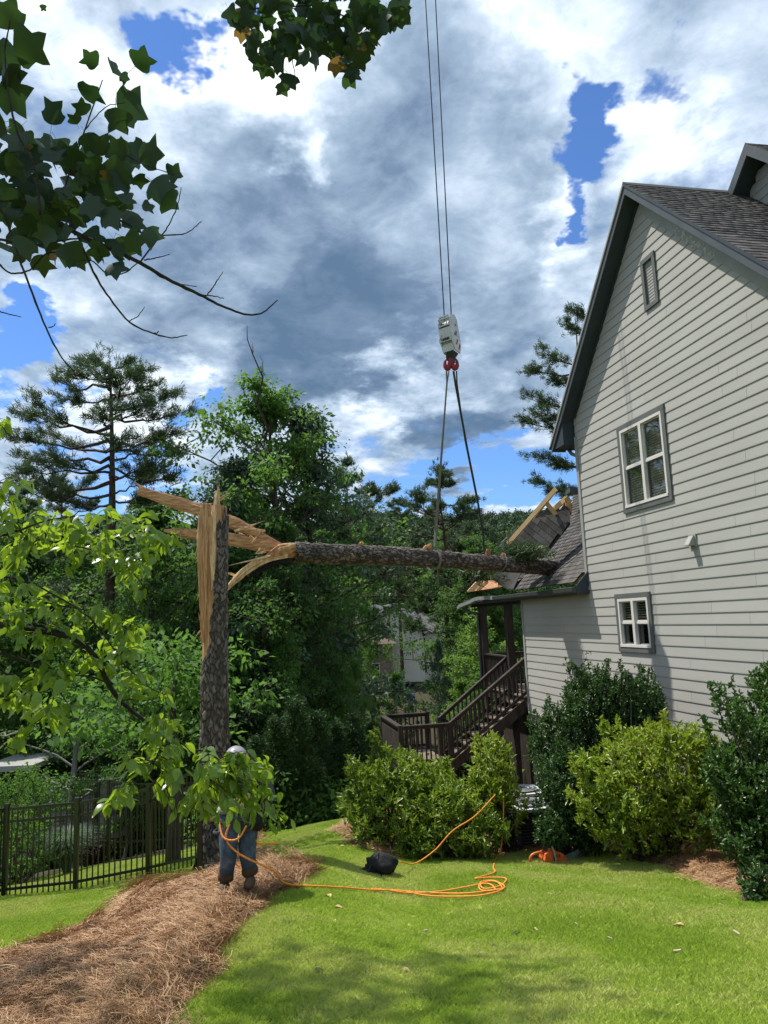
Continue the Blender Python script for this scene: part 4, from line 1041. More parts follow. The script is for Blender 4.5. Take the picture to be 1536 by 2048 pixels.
mk('lanyard', *tubeg([HB(-.2, .1, 0), HB(-.235, .1, -.08), HB(-.24, .1, -.13)], .006, 6), m_steel, hook)
mk('lower_yoke', *prism([HB(-.13, -.11, -.38), HB(.10, -.11, -.40), HB(.02, -.05, -.52), HB(-.05, -.05, -.50)], RH @ np.array([0, .18, 0])), m_steel, hook)
mk('swivel', *tubeg([HB(0, 0, -.42), HB(0, 0, -.60)], .05, 16), m_steel, hook)
ctr = P(902, 727, HD)
for sgn in (-1, 1):
    arc = [ctr + np.array([sgn * .0, 0, .11]), ctr + np.array([sgn * .03, 0, -.03]), ctr + np.array([sgn * .075, 0, -.115]), ctr + np.array([sgn * .125, 0, -.06]), ctr + np.array([sgn * .125, 0, .05]), ctr + np.array([sgn * .09, 0, .11])]
    mk('hook', *tubeg(spline(arc, 20), np.interp(np.linspace(0, 1, 20), [0, .3, .6, 1], [.045, .055, .045, .014]), 12), m_red, hook)
    mk('safety_latch', *beamg(ctr + np.array([sgn * .045, -.02, .10]), ctr + np.array([sgn * .115, -.02, .05]), .012, .02), m_steel, hook)
# two falls of wire rope running straight up to the boom, out of view
for k, (a, b) in enumerate((((889, 640), (851, 0)), ((903, 640), (871, 0)))):
    q = P(*a, HD); dirn = nrm(P(*b, HD + .35) - q)
    c = mk('crane_cable', *tubeg([q, q + dirn * 24], .0125, 8), m_cable); tag(c, ('thin dark steel cable on the left side above the hook block', 'thin dark steel cable on the right side above the hook block')[k], 'cable', 'hoist cables of the crane')
m_web = noisy("grey_webbing", [(.12, .12, .10), (.2, .19, .165)], scale=30, rough=.85)
m_webd = noisy("dark_webbing", [(.03, .032, .035), (.06, .06, .062)], scale=30, rough=.85)
def ring_at(px, width, rad, name, mat, parent, lean=.0):
    q = Tp(px, 1105 + (px - 566) * .055); tdir = nrm(Tp(px + 10, 1105 + (px + 10 - 566) * .055) - q)
    a = nrm(np.cross(tdir, ZV)); b = np.cross(a, tdir); n = 28; V = []
    for i in range(n):
        t = 2 * math.pi * i / n
        for w, rr in ((-width / 2, rad), (width / 2, rad), (width / 2, rad + .008), (-width / 2, rad + .008)):
            V.append(q + (a * math.cos(t) + b * math.sin(t)) * rr + tdir * (w + lean * math.sin(t)))
    F = [(i * 4 + j, i * 4 + (j + 1) % 4, ((i + 1) % n) * 4 + (j + 1) % 4, ((i + 1) % n) * 4 + j) for i in range(n) for j in range(4)]
    mk(name, V, F, mat, parent)
def strap(name, pts, w, mat, parent):
    mk(name, *sum_mesh([beamg(pts[i], pts[i + 1], w if i != 99 else w, .012, (0, 1, 0)) for i in range(len(pts) - 1)]), mat, parent)
def sum_mesh(L):
    V = []; F = []
    for v, f in L:
        n = len(V); V += [tuple(q) for q in v]; F += [tuple(i + n for i in g) for g in f]
    return V, F
sl = empty('lifting_sling', P(893, 750, HD), 'pale grey webbing sling on the left, choked round the middle of the trunk', 'sling', 'webbing slings')
strap('sling_leg', [P(893, 742, HD - .05), P(894, 765, HD - .03), P(885, 880, HD + .2), P(870, 1060, HD + .5), Tp(868, 1100) + [0, -.16, .05]], .035, m_web, sl)
strap('sling_leg', [P(898, 742, HD), P(894, 768, HD), P(886, 880, HD + .3), P(872, 1085, HD + .6), Tp(872, 1116) + [0, .1, .1]], .025, m_web, sl)
strap('sling_tail', [Tp(876, 1130) + [0, .12, 0], P(876, 1155, HD + 1.3), P(877, 1175, HD + 1.35)], .03, m_web, sl)
ring_at(868, .06, .20, 'choker_loop', m_web, sl, .04)
sl2 = empty('lifting_sling', P(912, 750, HD), 'dark webbing sling on the right, running down to the trunk near the roof', 'sling', 'webbing slings')
strap('sling_leg', [P(907, 742, HD), P(911, 768, HD + .05), P(935, 900, HD + .8), P(955, 1000, HD + 1.4), P(966, 1065, HD + 1.8), P(968, 1095, HD + 1.95), P(974, 1118, HD + 1.9)], .045, m_webd, sl2)
strap('sling_leg', [P(913, 742, HD), P(914, 768, HD + .05), P(930, 880, HD + .8), P(952, 990, HD + 1.45)], .03, m_webd, sl2)
ring_at(1000, .035, .20, 'choker_loop', m_web, sl2, .09)

# ------------------------------------------------------------------ orange rope, bag, chainsaw
m_rope = noisy("orange_rope", [(.60, .17, .02), (.88, .34, .06)], scale=60, rough=.7)
def on_ground(px, py, lift=.03, zf=None):
    return gpt(px, py, lift=lift + .025)
def rope(name, L, r=.0085, n=90, label=None):
    o = mk(name, *tubeg(spline(L, n), r, 7), m_rope, smooth=True); return tag(o, label, 'rope', 'orange ropes on the lawn')
air = lambda px, py, d: P(px, py, d)
tail = [on_ground(*q, .045) for q in ((600, 1772), (680, 1776), (745, 1781), (800, 1783), (850, 1791), (900, 1795), (960, 1792), (1000, 1782), (1008, 1772), (985, 1764), (960, 1770), (963, 1782), (990, 1780), (975, 1768), (930, 1776), (880, 1784), (820, 1787), (770, 1781),
                                       (745, 1779), (810, 1784), (870, 1788), (930, 1788), (985, 1781), (1004, 1778), (990, 1762), (962, 1766), (968, 1778), (1000, 1772), (1012, 1758), (980, 1755), (950, 1758), (975, 1750), (990, 1745), (987, 1735))]
gb = gpt(992, 1728)
up_ = [gb + [0, 0, .06], P(1001, 1700, gb[1] + .0), P(1006, 1650, gb[1] + .1), P(1007, 1600, gb[1] + .2), P(1006, 1582, gb[1] + .3)]
hand = P(452, 1706, 8.0)
rope('rope', [hand, P(480, 1735, 8.2), P(520, 1757, 8.2), P(565, 1770, 8.3)] + tail + up_, n=420, label='orange climbing rope running from the climber across the lawn into the shrub')
bagp = gpt(760, 1752)
rope('rope', [bagp + [.25, .1, .12], on_ground(830, 1727, .06), P(870, 1700, bagp[1] + .8), P(905, 1662, bagp[1] + .9), P(950, 1632, bagp[1] + 1.0), P(990, 1590, bagp[1] + 1.2)], n=60, label='orange rope from the black bag up into the shrub')
m_black = noisy("black_cloth", [(.006, .006, .007), (.018, .018, .02)], scale=12, rough=.8, bump=.5, bscale=8, bdist=.03)
bag = empty('rope_bag', bagp, 'round black rope bag lying on the lawn', 'bag')
def blob(name, c, r, mat, parent, seed=0, amp=.12, seg=24, rings=16, fs=6.0):
    V = []; 
    for i in range(rings + 1):
        th = math.pi * i / rings
        for j in range(seg):
            ph = 2 * math.pi * j / seg; d = np.array([math.sin(th) * math.cos(ph), math.sin(th) * math.sin(ph), math.cos(th)])
            k = 1 + amp * mnoise.noise(Vector(d * fs * .4) + Vector((seed * 3.1, 0, 0))) + amp * .4 * mnoise.noise(Vector(d * fs) + Vector((seed, 5, 0)))
            V.append(np.asarray(c) + d * np.asarray(r) * k)
    F = [(i * seg + j, (i + 1) * seg + j, (i + 1) * seg + (j + 1) % seg, i * seg + (j + 1) % seg) for i in range(rings) for j in range(seg)]
    return mk(name, V, F, mat, parent, smooth=True)
blob('sack', bagp + [.02, 0, .12], (.185, .16, .145), m_black, bag, 3, .25)
blob('pocket', bagp + [-.17, -.04, .05], (.10, .09, .055), m_black, bag, 4, .3)
mk('strap', *tubeg(spline([bagp + q for q in ([-.1, -.12, .16], [-.14, -.16, .10], [-.2, -.16, .03], [-.24, -.08, .02])], 10), .012, 6), m_black, bag)
mk('drawcord', *tubeg(spline([bagp + q for q in ([-.05, -.1, .24], [0, -.06, .275], [.06, -.06, .26], [.12, -.08, .2])], 10), .008, 6), m_webd, bag)
m_sawo = noisy("chainsaw_orange", [(.50, .09, .025), (.68, .15, .04)], scale=10, rough=.45, spec=.5)
m_sawk = noisy("chainsaw_black", [(.02, .02, .02), (.05, .05, .05)], scale=20, rough=.5)
m_bar = noisy("guide_bar", [(.16, .19, .18), (.30, .34, .32)], scale=9, rough=.45, metallic=.2)
sp_ = gpt(1098, 1731); sx = nrm(np.array([1.0, .22, 0])); sy = np.cross(ZV, sx)
tip_ = gpt(1178, 1716); saw = empty('chainsaw', sp_, 'big orange chainsaw with a long bar resting on the edge of the grass', 'chainsaw')
def Q(x, y, z): return sp_ + sx * x + sy * y + ZV * (z + (gz(*(sp_ + sx * x)[:2]) - gz(*sp_[:2])) * .6)
def solid(name, poly, y0, w, mat): return mk(name, *prism([Q(x, y0, z) for x, z in poly], sy * w), mat, saw)
solid('engine_housing', [(-.08, .03), (.16, .02), (.20, .07), (.19, .15), (.12, .20), (.0, .215), (-.07, .17), (-.10, .10)], -.10, .20, m_sawo)
solid('engine_top', [(-.04, .19), (.10, .19), (.08, .235), (-.02, .245)], -.07, .14, m_sawo)
solid('clutch_cover', [(.05, .03), (.22, .035), (.24, .08), (.20, .12), (.07, .13)], -.125, .03, m_sawo)
mk('rear_handle', *tubeg(spline([Q(-.07, 0, .17), Q(-.14, 0, .18), Q(-.24, 0, .15), Q(-.27, 0, .08), Q(-.22, 0, .03), Q(-.12, 0, .03), Q(-.08, 0, .05)], 20), .019, 8), m_sawo, saw, True)
mk('trigger', *boxg(Q(-.19, 0, .13), (.05, .012, .03)), m_sawk, saw)
mk('front_handle', *tubeg(spline([Q(.05, -.13, .04), Q(.04, -.14, .16), Q(.02, -.10, .27), Q(.02, .04, .29), Q(.04, .12, .25), Q(.05, .12, .10)], 22), .013, 8), m_corner, saw, True)
solid('hand_guard', [(.13, .20), (.15, .20), (.17, .31), (.15, .31)], -.09, .18, m_sawk)
solid('air_filter_cover', [(-.05, .20), (.03, .21), (.02, .26), (-.04, .26)], -.05, .12, m_sawk)
for x in (.03, .07, .11): solid('cooling_rib', [(x, .06), (x + .015, .06), (x + .015, .16), (x, .16)], -.107, .01, m_sawk)
mk('starter_cord_grip', *boxg(Q(.0, .12, .17), (.06, .02, .02)), m_sawk, saw)
e1 = Q(.2, -.09, .09); e2 = tip_ + [.0, -.1, .15]
bd = nrm(e2 - e1); bz = nrm(ZV - bd * bd[2]); bL = np.linalg.norm(e2 - e1)
bp_ = [(0, -.045), (bL * .5, -.055), (bL - .05, -.045), (bL - .01, -.025), (bL, 0), (bL - .01, .025), (bL - .05, .045), (bL * .5, .055), (0, .045)]
mk('guide_bar', *prism([e1 + bd * x + bz * z for x, z in bp_], sy * .007), m_bar, saw)
mk('chain', *tubeg([e1 + bd * x + bz * z * 1.06 + sy * .004 for x, z in bp_], .007, 6), m_sawk, saw)

# ------------------------------------------------------------------ black metal fences
m_fence = noisy("black_powder_coat", [(.006, .007, .008), (.014, .015, .016)], scale=20, rough=.35, spec=.6)
def metal_fence(posts, H, nper, label, gap_bot=.10, postw=.06, pick=.016, hide_first=False, group='black metal fences', cap=True):
    f = empty('fence', posts[0], label, 'fence', group); protos = {}
    for i, p in enumerate(posts):
        mk('post', *boxg(p + ZV * (H / 2 - .05), (postw, postw, H + .2)), m_fence, f)
        if cap: mk('post_cap', *boxg(p + ZV * (H + .065), (postw + .012, postw + .012, .025)), m_fence, f)
    for a, b in zip(posts[:-1], posts[1:]):
        for h in (gap_bot + .04, H - .17, H): mk('rail', *beamg(a + ZV * h, b + ZV * h, .028, .035), m_fence, f)
        for k in range(nper):
            t = (k + 1) / (nper + 1); q = a * (1 - t) + b * t
            if 'p' not in protos: o = mk('picket', *boxg((0, 0, H / 2 + .01), (pick, pick, H - .03)), m_fence, None, origin=(0, 0, 0)); o.parent = f; protos['p'] = o
            else: o = copyobj(protos['p'])
            o.location = Vector([float(v) for v in (q + ZV * .01 - np.array(f.location))])
    return f
d0 = 12.2
fp = [gpt(-62, 1816), gpt(8, 1801), gpt(151, 1785), gpt(296, 1757), gpt(400, 1735, lift=.1)]
fp = [fp[0] + (fp[0] - fp[1]) * 1.2] + fp
metal_fence(fp, 1.21, 12, 'black metal picket fence along the straw bed, nearest the camera')
q1 = [P(215, 1698, 16.6), P(262, 1697, 16.9), P(310, 1694, 17.2), P(365, 1690, 17.6), P(408, 1687, 17.9)]
metal_fence(q1, 1.35, 7, 'black fence at the back of the neighbouring lawn beside the brown mulch slope', postw=.05, pick=.014)
q2 = [P(55, 1660, 21.5), P(88, 1656, 21.3), P(159, 1648, 20.8), P(192, 1650, 20.2), P(196, 1690, 17.5)]
metal_fence(q2, 1.3, 8, 'black fence corner below the grey retaining wall', postw=.05, pick=.014)
q3 = [P(-20, 1510, 33), P(45, 1505, 33), P(84, 1502, 33), P(118, 1500, 33)]
metal_fence(q3, 1.25, 9, 'farthest black fence up the slope at the left edge', postw=.06, pick=.02)
q4 = [P(1012, 1536, 22.6), P(1058, 1536, 21.6)]
metal_fence(q4, 1.25, 13, 'short black fence between the stairs and the house wall', postw=.05, pick=.016)
# retaining wall, mulch slope and lawn beyond the fence
m_block = noisy("retaining_block", [(.10, .095, .085), (.19, .18, .16), (.26, .25, .225)], scale=4, rough=.95, bump=.6, bscale=25, island=.5)
rw = empty('retaining_wall', P(160, 1640, 22.5), 'grey block retaining wall below the upper lawn at the left', 'wall')
wa, wb = P(60, 1660, 23.5), P(225, 1655, 22.0); wd = nrm(wb - wa); wL = np.linalg.norm(wb - wa)
bk = {}
for r in range(9):
    x = -.2 * (r % 2)
    while x < wL:
        if 'b' not in bk: o = mk('block', *boxg((0, 0, 0), (.43, .3, .19), np.stack([wd, np.cross(ZV, wd), ZV], 1)), m_block, None, origin=(0, 0, 0)); o.parent = rw; bk['b'] = o
        else: o = copyobj(bk['b'])
        q = wa + wd * (x + .22) + ZV * (r * .2 - .35) + np.cross(ZV, wd) * rnd.uniform(-.012, .012)
        o.location = Vector([float(v) for v in (q - np.array(rw.location))]); x += .445
shed = empty('shed', P(50, 1530, 24), 'small dark shed with a pale grey flat roof at the left edge', 'shed')
mk('roof', *boxg(P(48, 1524, 24), (1.6, 2.2, .16)), m_corner, shed); mk('wall', *boxg(P(44, 1556, 24.2), (1.1, 1.8, .85)), m_room, shed)
mul = pxpoly([(205, 1694), (410, 1686), (412, 1655), (300, 1652), (205, 1660)])
lo = mul.min(0) - .1; hi = mul.max(0) + .1
sheet('mulch_bed', np.arange(lo[0], hi[0], .15), np.arange(lo[1], hi[1], .15), lambda x, y: gz(x, y) + .05, m_mulch, keep=lambda x, y: inpoly(x, y, mul), label='brown mulch slope behind the neighbouring lawn')

# ------------------------------------------------------------------ condensers by the shrubs
m_acd = noisy("condenser_dark", [(.03, .033, .035), (.06, .065, .068)], scale=9, rough=.6)
m_acl = noisy("condenser_top", [(.42, .45, .47), (.6, .63, .65)], scale=5, rough=.4)
def condenser(px, py, d, label, w=.62, h=.66):
    c = P(px, py, d); a = empty('air_conditioner', c - [0, 0, h], label, 'air conditioner', 'condenser units by the house')
    Rr = Rz(.2)
    mk('body', *boxg(c - [0, 0, h / 2 + .03], (w * .94, w * .94, h - .04), Rr), m_room, a)
    pr = None
    for k in range(13):
        z = -.08 - k * (h - .14) / 12
        o = mk('louver', *boxg(c + [0, 0, z], (w, w, .018), Rr), m_acd, a)
    for sx_ in (-1, 1):
        for sy_ in (-1, 1): mk('corner_post', *boxg(c + Rr @ np.array([sx_ * w * .49, sy_ * w * .49, -h / 2]), (.05, .05, h - .02), Rr), m_acd, a)
    mk('top_cover', *boxg(c + [0, 0, -.02], (w + .04, w + .04, .045), Rr), m_acl, a)
    mk('fan_guard', *tubeg([c + [0, 0, .0], c + [0, 0, .03]], w * .40, 28), m_acd, a)
    for rr in (.1, .18, .25): mk('guard_ring', *tubeg([c + np.array([rr * w / .62 * math.cos(t), rr * w / .62 * math.sin(t), .035]) for t in np.linspace(0, 2 * math.pi, 25)], .006, 5), m_acl, a)
    mk('base_pad', *boxg(c - [0, 0, h + .03], (w + .15, w + .15, .08), Rr), m_block, a)
condenser(1058, 1608, 12.0, 'nearer grey condenser unit with a pale top, half behind the dark holly')
condenser(1046, 1580, 13.4, 'farther pale topped condenser unit beside the dark handrail')

# ------------------------------------------------------------------ distant houses in the valley
m_fwall = noisy("distant_cream_wall", [(.66, .62, .54), (.74, .70, .62)], scale=1, rough=.9)
m_fwall2 = noisy("distant_brick_wall", [(.22, .15, .12), (.30, .21, .17)], scale=2, rough=.9)
m_fsh = noisy("distant_shingle", [(.085, .085, .09), (.12, .12, .128)], scale=2, rough=.95)
m_fsh2 = noisy("distant_brown_shingle", [(.14, .11, .095), (.18, .145, .125)], scale=2, rough=.95)
def far_house(px, py_ridge, d, w, dep, hwall, rise, label, wall, roof, yaw=0.0, gables=()):
    top = P(px, py_ridge, d); c = top - [0, 0, rise + hwall]; h = empty('distant_house', c, label, 'house', 'houses across the valley'); R = Rz(yaw)
    def L(x, y, z): return c + R @ np.array([x, y, z])
    mk('wall', *boxg(L(0, 0, hwall / 2 - 1.5), (w, dep, hwall + 3), R), wall, h)
    mk('roof', *prism([L(-w / 2 - .4, -dep / 2 - .4, hwall - .25), L(-w / 2 - .4, 0, hwall + rise), L(-w / 2 - .4, dep / 2 + .4, hwall - .25)], R @ np.array([w + .8, 0, 0])), roof, h)
    for gx_, gw, gr in gables:
        y0 = -dep / 2 - 1.4
        mk('gable_wall', *prism([L(gx_ - gw / 2, y0, 0), L(gx_ + gw / 2, y0, 0), L(gx_ + gw / 2, y0, hwall - .1), L(gx_, y0, hwall - .1 + gr), L(gx_ - gw / 2, y0, hwall - .1)], R @ np.array([0, 3, 0])), wall, h)
        for sg in (-1, 1):
            mk('roof', *prism([L(gx_, y0 - .3, hwall + gr + .12), L(gx_ + sg * (gw / 2 + .4), y0 - .3, hwall - .28), L(gx_ + sg * (gw / 2 + .4), y0 - .3, hwall - .5), L(gx_, y0 - .3, hwall + gr - .1)], R @ np.array([0, dep / 2 + 1.5, 0])), roof, h)
            mk('rake_board', *beamg(L(gx_, y0 - .33, hwall + gr + .0), L(gx_ + sg * (gw / 2 + .4), y0 - .33, hwall - .4), .05, .28, (0, 1, 0)), m_white, h)
    k = int(w / 3)
    for i in range(k):
        x = -w / 2 + (i + .5) * w / k
        for z in ((.9, hwall - 1.6) if hwall > 4 else (.9,)):
            f = mk('window', *boxg(L(x, -dep / 2 - .03, z + .6), (1.1, .1, 1.5), R), m_white, h)
            mk('pane', *boxg(L(x, -dep / 2 - .09, z + .6), (.9, .05, 1.3), R), m_room, f)
    return h
far_house(820, 1206, 88, 13, 9, 5.5, 3.2, 'cream house with grey roof and a front gable across the valley', m_fwall, m_fsh, -.15, gables=((-1.2, 6.2, 3.0),))
far_house(700, 1238, 84, 8, 7, 4.5, 2.6, 'brown roofed house half hidden left of the cream one', m_fwall2, m_fsh2, .2)
far_house(905, 1212, 98, 9, 8, 5.5, 2.5, 'pale house behind the pine right of the cream gable', m_fwall, m_fsh, .1)
far_house(456, 1018, 150, 9, 8, 5, 2.6, 'small grey roof high on the hill right behind the snapped trunk', m_fwall, m_fsh, .3)
far_house(100, 1388, 60, 12, 8, 5, 3.2, 'white house glimpsed through the trees at the left', m_fwall, m_fsh, .3)
# ------------------------------------------------------------------ plants: materials
m_trunk = noisy("grey_brown_bark", [(.025, .02, .016), (.06, .048, .038), (.11, .09, .075)], scale=5, rough=.95, stretch=(2, 2, .5), bump=.6, bscale=18)
m_ptrunk = noisy("pine_trunk_bark", [(.022, .015, .012), (.07, .046, .034), (.13, .085, .062)], scale=5, rough=.95, stretch=(2, 2, .7), bump=.7, bscale=14)
m_pale = noisy("pale_bark", [(.10, .10, .09), (.22, .215, .2)], scale=5, rough=.9, stretch=(2, 2, .5))
G_dark = leafy("dark_green_leaf", [(.03, .072, .022), (.052, .112, .032), (.085, .16, .045)], trans=(.16, .32, .05), tfac=.38, rough=.65, spec=.2)
G_mid = leafy("mid_green_leaf", [(.042, .10, .022), (.072, .155, .032), (.12, .225, .05)], trans=(.22, .44, .06), tfac=.40, rough=.62, spec=.2)
G_lite = leafy("light_green_leaf", [(.07, .15, .022), (.12, .22, .04), (.19, .31, .07)], trans=(.3, .52, .07), tfac=.42, rough=.6, spec=.25)
G_yel = leafy("yellow_green_leaf", [(.09, .14, .03), (.15, .20, .05), (.24, .28, .09)], trans=(.3, .42, .08), tfac=.33, rough=.55)
G_grey = leafy("grey_green_leaf", [(.045, .085, .045), (.08, .13, .075), (.13, .19, .12)], trans=(.14, .26, .1), tfac=.25, rough=.6)
G_pine = leafy("pine_needle", [(.028, .055, .022), (.05, .088, .032), (.09, .14, .05)], trans=(.10, .18, .05), tfac=.22, rough=.55)
G_ever = leafy("cypress_spray", [(.035, .075, .024), (.06, .12, .035), (.10, .18, .05)], trans=(.06, .16, .03), tfac=.2, rough=.6)
G_far = leafy("far_crown", [(.018, .042, .02), (.03, .065, .026), (.05, .10, .034)], trans=(.04, .1, .03), tfac=.15, rough=.8, patch=.5, pscale=.05)
DIA = (np.array([(0, 0, 0), (.30, .45, .05), (0, 1, -.06), (-.30, .45, .05)]), np.array([(0, 1, 2, 3)]))
DIAT = (np.array([(0, 0, 0), (.16, .45, .04), (0, 1, -.1), (-.16, .45, .04)]), np.array([(0, 1, 2, 3)]))
def leaves_at(cen, per, rad, size, g, proto=DIA, flat=.6, droop=.35, upn=1.1, svar=.35, outw=None):
    n = len(cen) * per; c = np.repeat(cen, per, 0); r = np.repeat(rad, per) if not np.isscalar(rad) else np.full(n, rad)
    off = g.normal(size=(n, 3)); off /= np.linalg.norm(off, axis=1)[:, None]; off *= (g.uniform(0, 1, n) ** .5)[:, None] * r[:, None]; off[:, 2] *= flat
    pos = c + off; y = off / (r[:, None] + 1e-6) + g.normal(0, .5, (n, 3)); y[:, 2] -= droop
    nn = g.normal(0, .6, (n, 3)); nn[:, 2] += upn
    return scatter(proto[0], proto[1], pos, rotfrom(y, nn), size * np.clip(g.normal(1, svar, n), .5, 1.8))
def limb_mesh(mb, p0, p1, r0, r1, g, sag=.1, n=6, sides=5, wob=.05):
    p0 = np.asarray(p0, float); p1 = np.asarray(p1, float); L = np.linalg.norm(p1 - p0)
    t = np.linspace(0, 1, n)[:, None]; pts = p0 + (p1 - p0) * t; pts[:, 2] += np.sin(t[:, 0] * math.pi) * sag * L
    pts[1:-1] += g.normal(0, wob * L * .3, (n - 2, 3)); mb.tube(pts, np.linspace(r0, r1, n), sides, False); return pts
def tree_base(name, H, label, cat, group):
    t = empty(name, (0, 0, 0), label, cat, group); return t
def decid(name, seed, H, R, lo=.25, nl=22, sub=5, per=70, leaf=.15, crad=.55, mat=G_mid, shape=.75, bark=m_trunk, tr=.16, label='tree', cat='tree', group=None, proto=DIA, prune=.0, lean=0, dead=0, zig=1.0, flat=.6):
    g = np.random.default_rng(seed); t = tree_base(name, H, label, cat, group); mb = MB()
    k = 9; zz = np.linspace(0, H * .93, k); wx = np.cumsum(g.normal(0, .012 * H, k)); wy = np.cumsum(g.normal(0, .012 * H, k)); wx -= wx[0]; wy -= wy[0]
    wx += lean * zz
    tp = np.stack([wx, wy, zz], 1); mb.tube(spline(tp, 22), np.interp(np.linspace(0, 1, 22), [0, .05, .3, 1], [tr * 1.5, tr * 1.1, tr, .02]), 9, False)
    cen = []; az = g.uniform(0, 6)
    for i in range(nl):
        f = lo + (1 - lo) * (i + g.uniform(0, .9)) / nl; h = f * H * .93; q = np.array([np.interp(h, zz, wx), np.interp(h, zz, wy), h])
        u = (f - lo) / (1 - lo); prof = math.sin(math.pi * min(1, (u * .9 + .12)) ** shape) ** .8
        az += 2.4 + g.normal(0, .35); L = R * max(prof, .12) * g.uniform(.62, 1.12) * (1 + .25 * math.sin(az * 2 + seed))
        el = g.uniform(.05, .5) + u * .55
        e = q + L * np.array([math.cos(az) * math.cos(el), math.sin(az) * math.cos(el), math.sin(el) * .9])
        pts = limb_mesh(mb, q, e, tr * (.42 - .25 * u), .012, g, .06)
        if g.uniform() < prune: continue
        cen.append(e)
        for j in range(sub):
            w = g.uniform(.35, 1.0); s = pts[0] * (1 - w) + pts[-1] * w if False else pts[min(5, int(w * 5))]
            d = g.normal(size=3); d[2] = abs(d[2]) * .7 - .1; d = d / np.linalg.norm(d); ee = s + d * L * g.uniform(.22, .48)
            limb_mesh(mb, s, ee, .022, .006, g, .05, 4, 4); cen.append(ee)
            if g.uniform() < .6: cen.append((s + ee) / 2)
    top = tp[-1]; cen += [top + g.normal(0, .4, 3) for _ in range(4)]
    for i in range(dead):
        f = g.uniform(.5, .95); q = np.array([np.interp(f * H, zz, wx), np.interp(f * H, zz, wy), f * H]); a = g.uniform(0, 6.28)
        e = q + np.array([math.cos(a), math.sin(a), g.uniform(.5, 1.3)]) * R * .8; pts = limb_mesh(mb, q, e, .05, .008, g, .03, 9, 5, .12)
        for j in range(9): s = pts[g.integers(2, 7)]; limb_mesh(mb, s, s + g.normal(0, .3, 3) + [0, 0, .4], .014, .004, g, .12, 5, 4, .2)
    mb.build('trunk', bark, t, True)
    cen = np.array(cen); rad = crad * g.uniform(.6, 1.35, len(cen))
    V, F = leaves_at(cen, per, rad, leaf, g, proto, flat)
    # stray leaves between the clumps
    mk('crown', V, F, mat, t); t['h'] = H; return t
def needle_tufts(cen, dirs, g, n=22, L=.2, w=.012):
    m = len(cen); c = np.repeat(cen, n, 0); d = np.repeat(dirs, n, 0); y = d * .9 + g.normal(0, .62, (m * n, 3)); y[:, 2] += .25
    pr = np.array([(-w, 0, 0), (w, 0, 0), (w * .4, 1.0, 0), (-w * .4, 1.0, 0)]); pr[:, 1] *= 1; pr[:, 0] /= L
    return scatter(pr, np.array([(0, 1, 2, 3)]), c + g.normal(0, .05, (m * n, 3)), rotfrom(y, g.normal(size=y.shape)), L * g.uniform(.7, 1.2, m * n))
def pine(name, seed, H, limbs=None, R=3.0, lo=.5, nl=26, mat=G_pine, tr=.2, label='pine', group=None, dens=1.0, L=.22, w=.013, twigs=16, cat='pine tree', crown_top=None, npt=15):
    g = np.random.default_rng(seed); t = tree_base(name, H, label, cat, group); mb = MB()
    zz = np.linspace(0, H, 8); wx = np.cumsum(g.normal(0, .006 * H, 8)); wx -= wx[0]; wx *= np.linspace(0, 1, 8); tp = np.stack([wx, wx * .3, zz], 1)
    mb.tube(spline(tp, 24), np.interp(np.linspace(0, 1, 24), [0, .04, .6, 1], [tr * 1.4, tr, tr * .6, .02]), 10, False)
    cen = []; dirs = []
    if limbs is None:
        limbs = []; az = g.uniform(0, 6)
        for i in range(nl):
            f = lo + (1 - lo) * (i + g.uniform(0, .8)) / nl; u = (f - lo) / (1 - lo); az += 2.4 + g.normal(0, .4)
            Lb = R * (math.sin(math.pi * min(1, u * .85 + .22)) ** .7) * g.uniform(.5, 1.1) + .3
            q = np.array([np.interp(f * H, zz, wx), 0, f * H]); limbs.append((q, q + np.array([math.cos(az) * Lb, math.sin(az) * Lb, Lb * g.uniform(-.05, .45) * (1 if u < .8 else 2)])))
    for q, e in limbs:
        q = np.asarray(q, float); e = np.asarray(e, float); Lb = np.linalg.norm(e - q)
        pts = limb_mesh(mb, q, e, .028 + .014 * Lb, .012, g, -.07, 8, 6, .09)
        ax = nrm(e - q); side = nrm(np.cross(ax, ZV)); k = max(4, int(twigs * dens * (.5 + Lb / 4)))
        for j in range(k):
            f = g.uniform(.42, 1.0) ** .8; s = pts[min(7, int(f * 7.99))] + g.normal(0, .03, 3)
            d = nrm(ax * g.uniform(.4, 1) + side * g.normal(0, .75) + ZV * g.uniform(-.05, .55)); tl = g.uniform(.25, .8) * min(1.2, .4 + Lb * .2)
            ee = s + d * tl; limb_mesh(mb, s, ee, .012, .005, g, -.04, 3, 4, 0)
            for w_ in (1.0, .78, .55):
                cen.append(s + (ee - s) * w_ + g.normal(0, .05, 3)); dirs.append(d)
            for _ in range(2): cen.append(ee + g.normal(0, .16, 3) * [1, 1, .6]); dirs.append(nrm(d + g.normal(0, .4, 3)))
    for _ in range(14): cen.append(tp[-1] + g.normal(0, .25, 3)); dirs.append(ZV)
    mb.build('trunk', m_ptrunk, t, True); V, F = needle_tufts(np.array(cen), np.array(dirs), g, npt, L, w); mk('crown', V, F, mat, t); t['h'] = H; return t
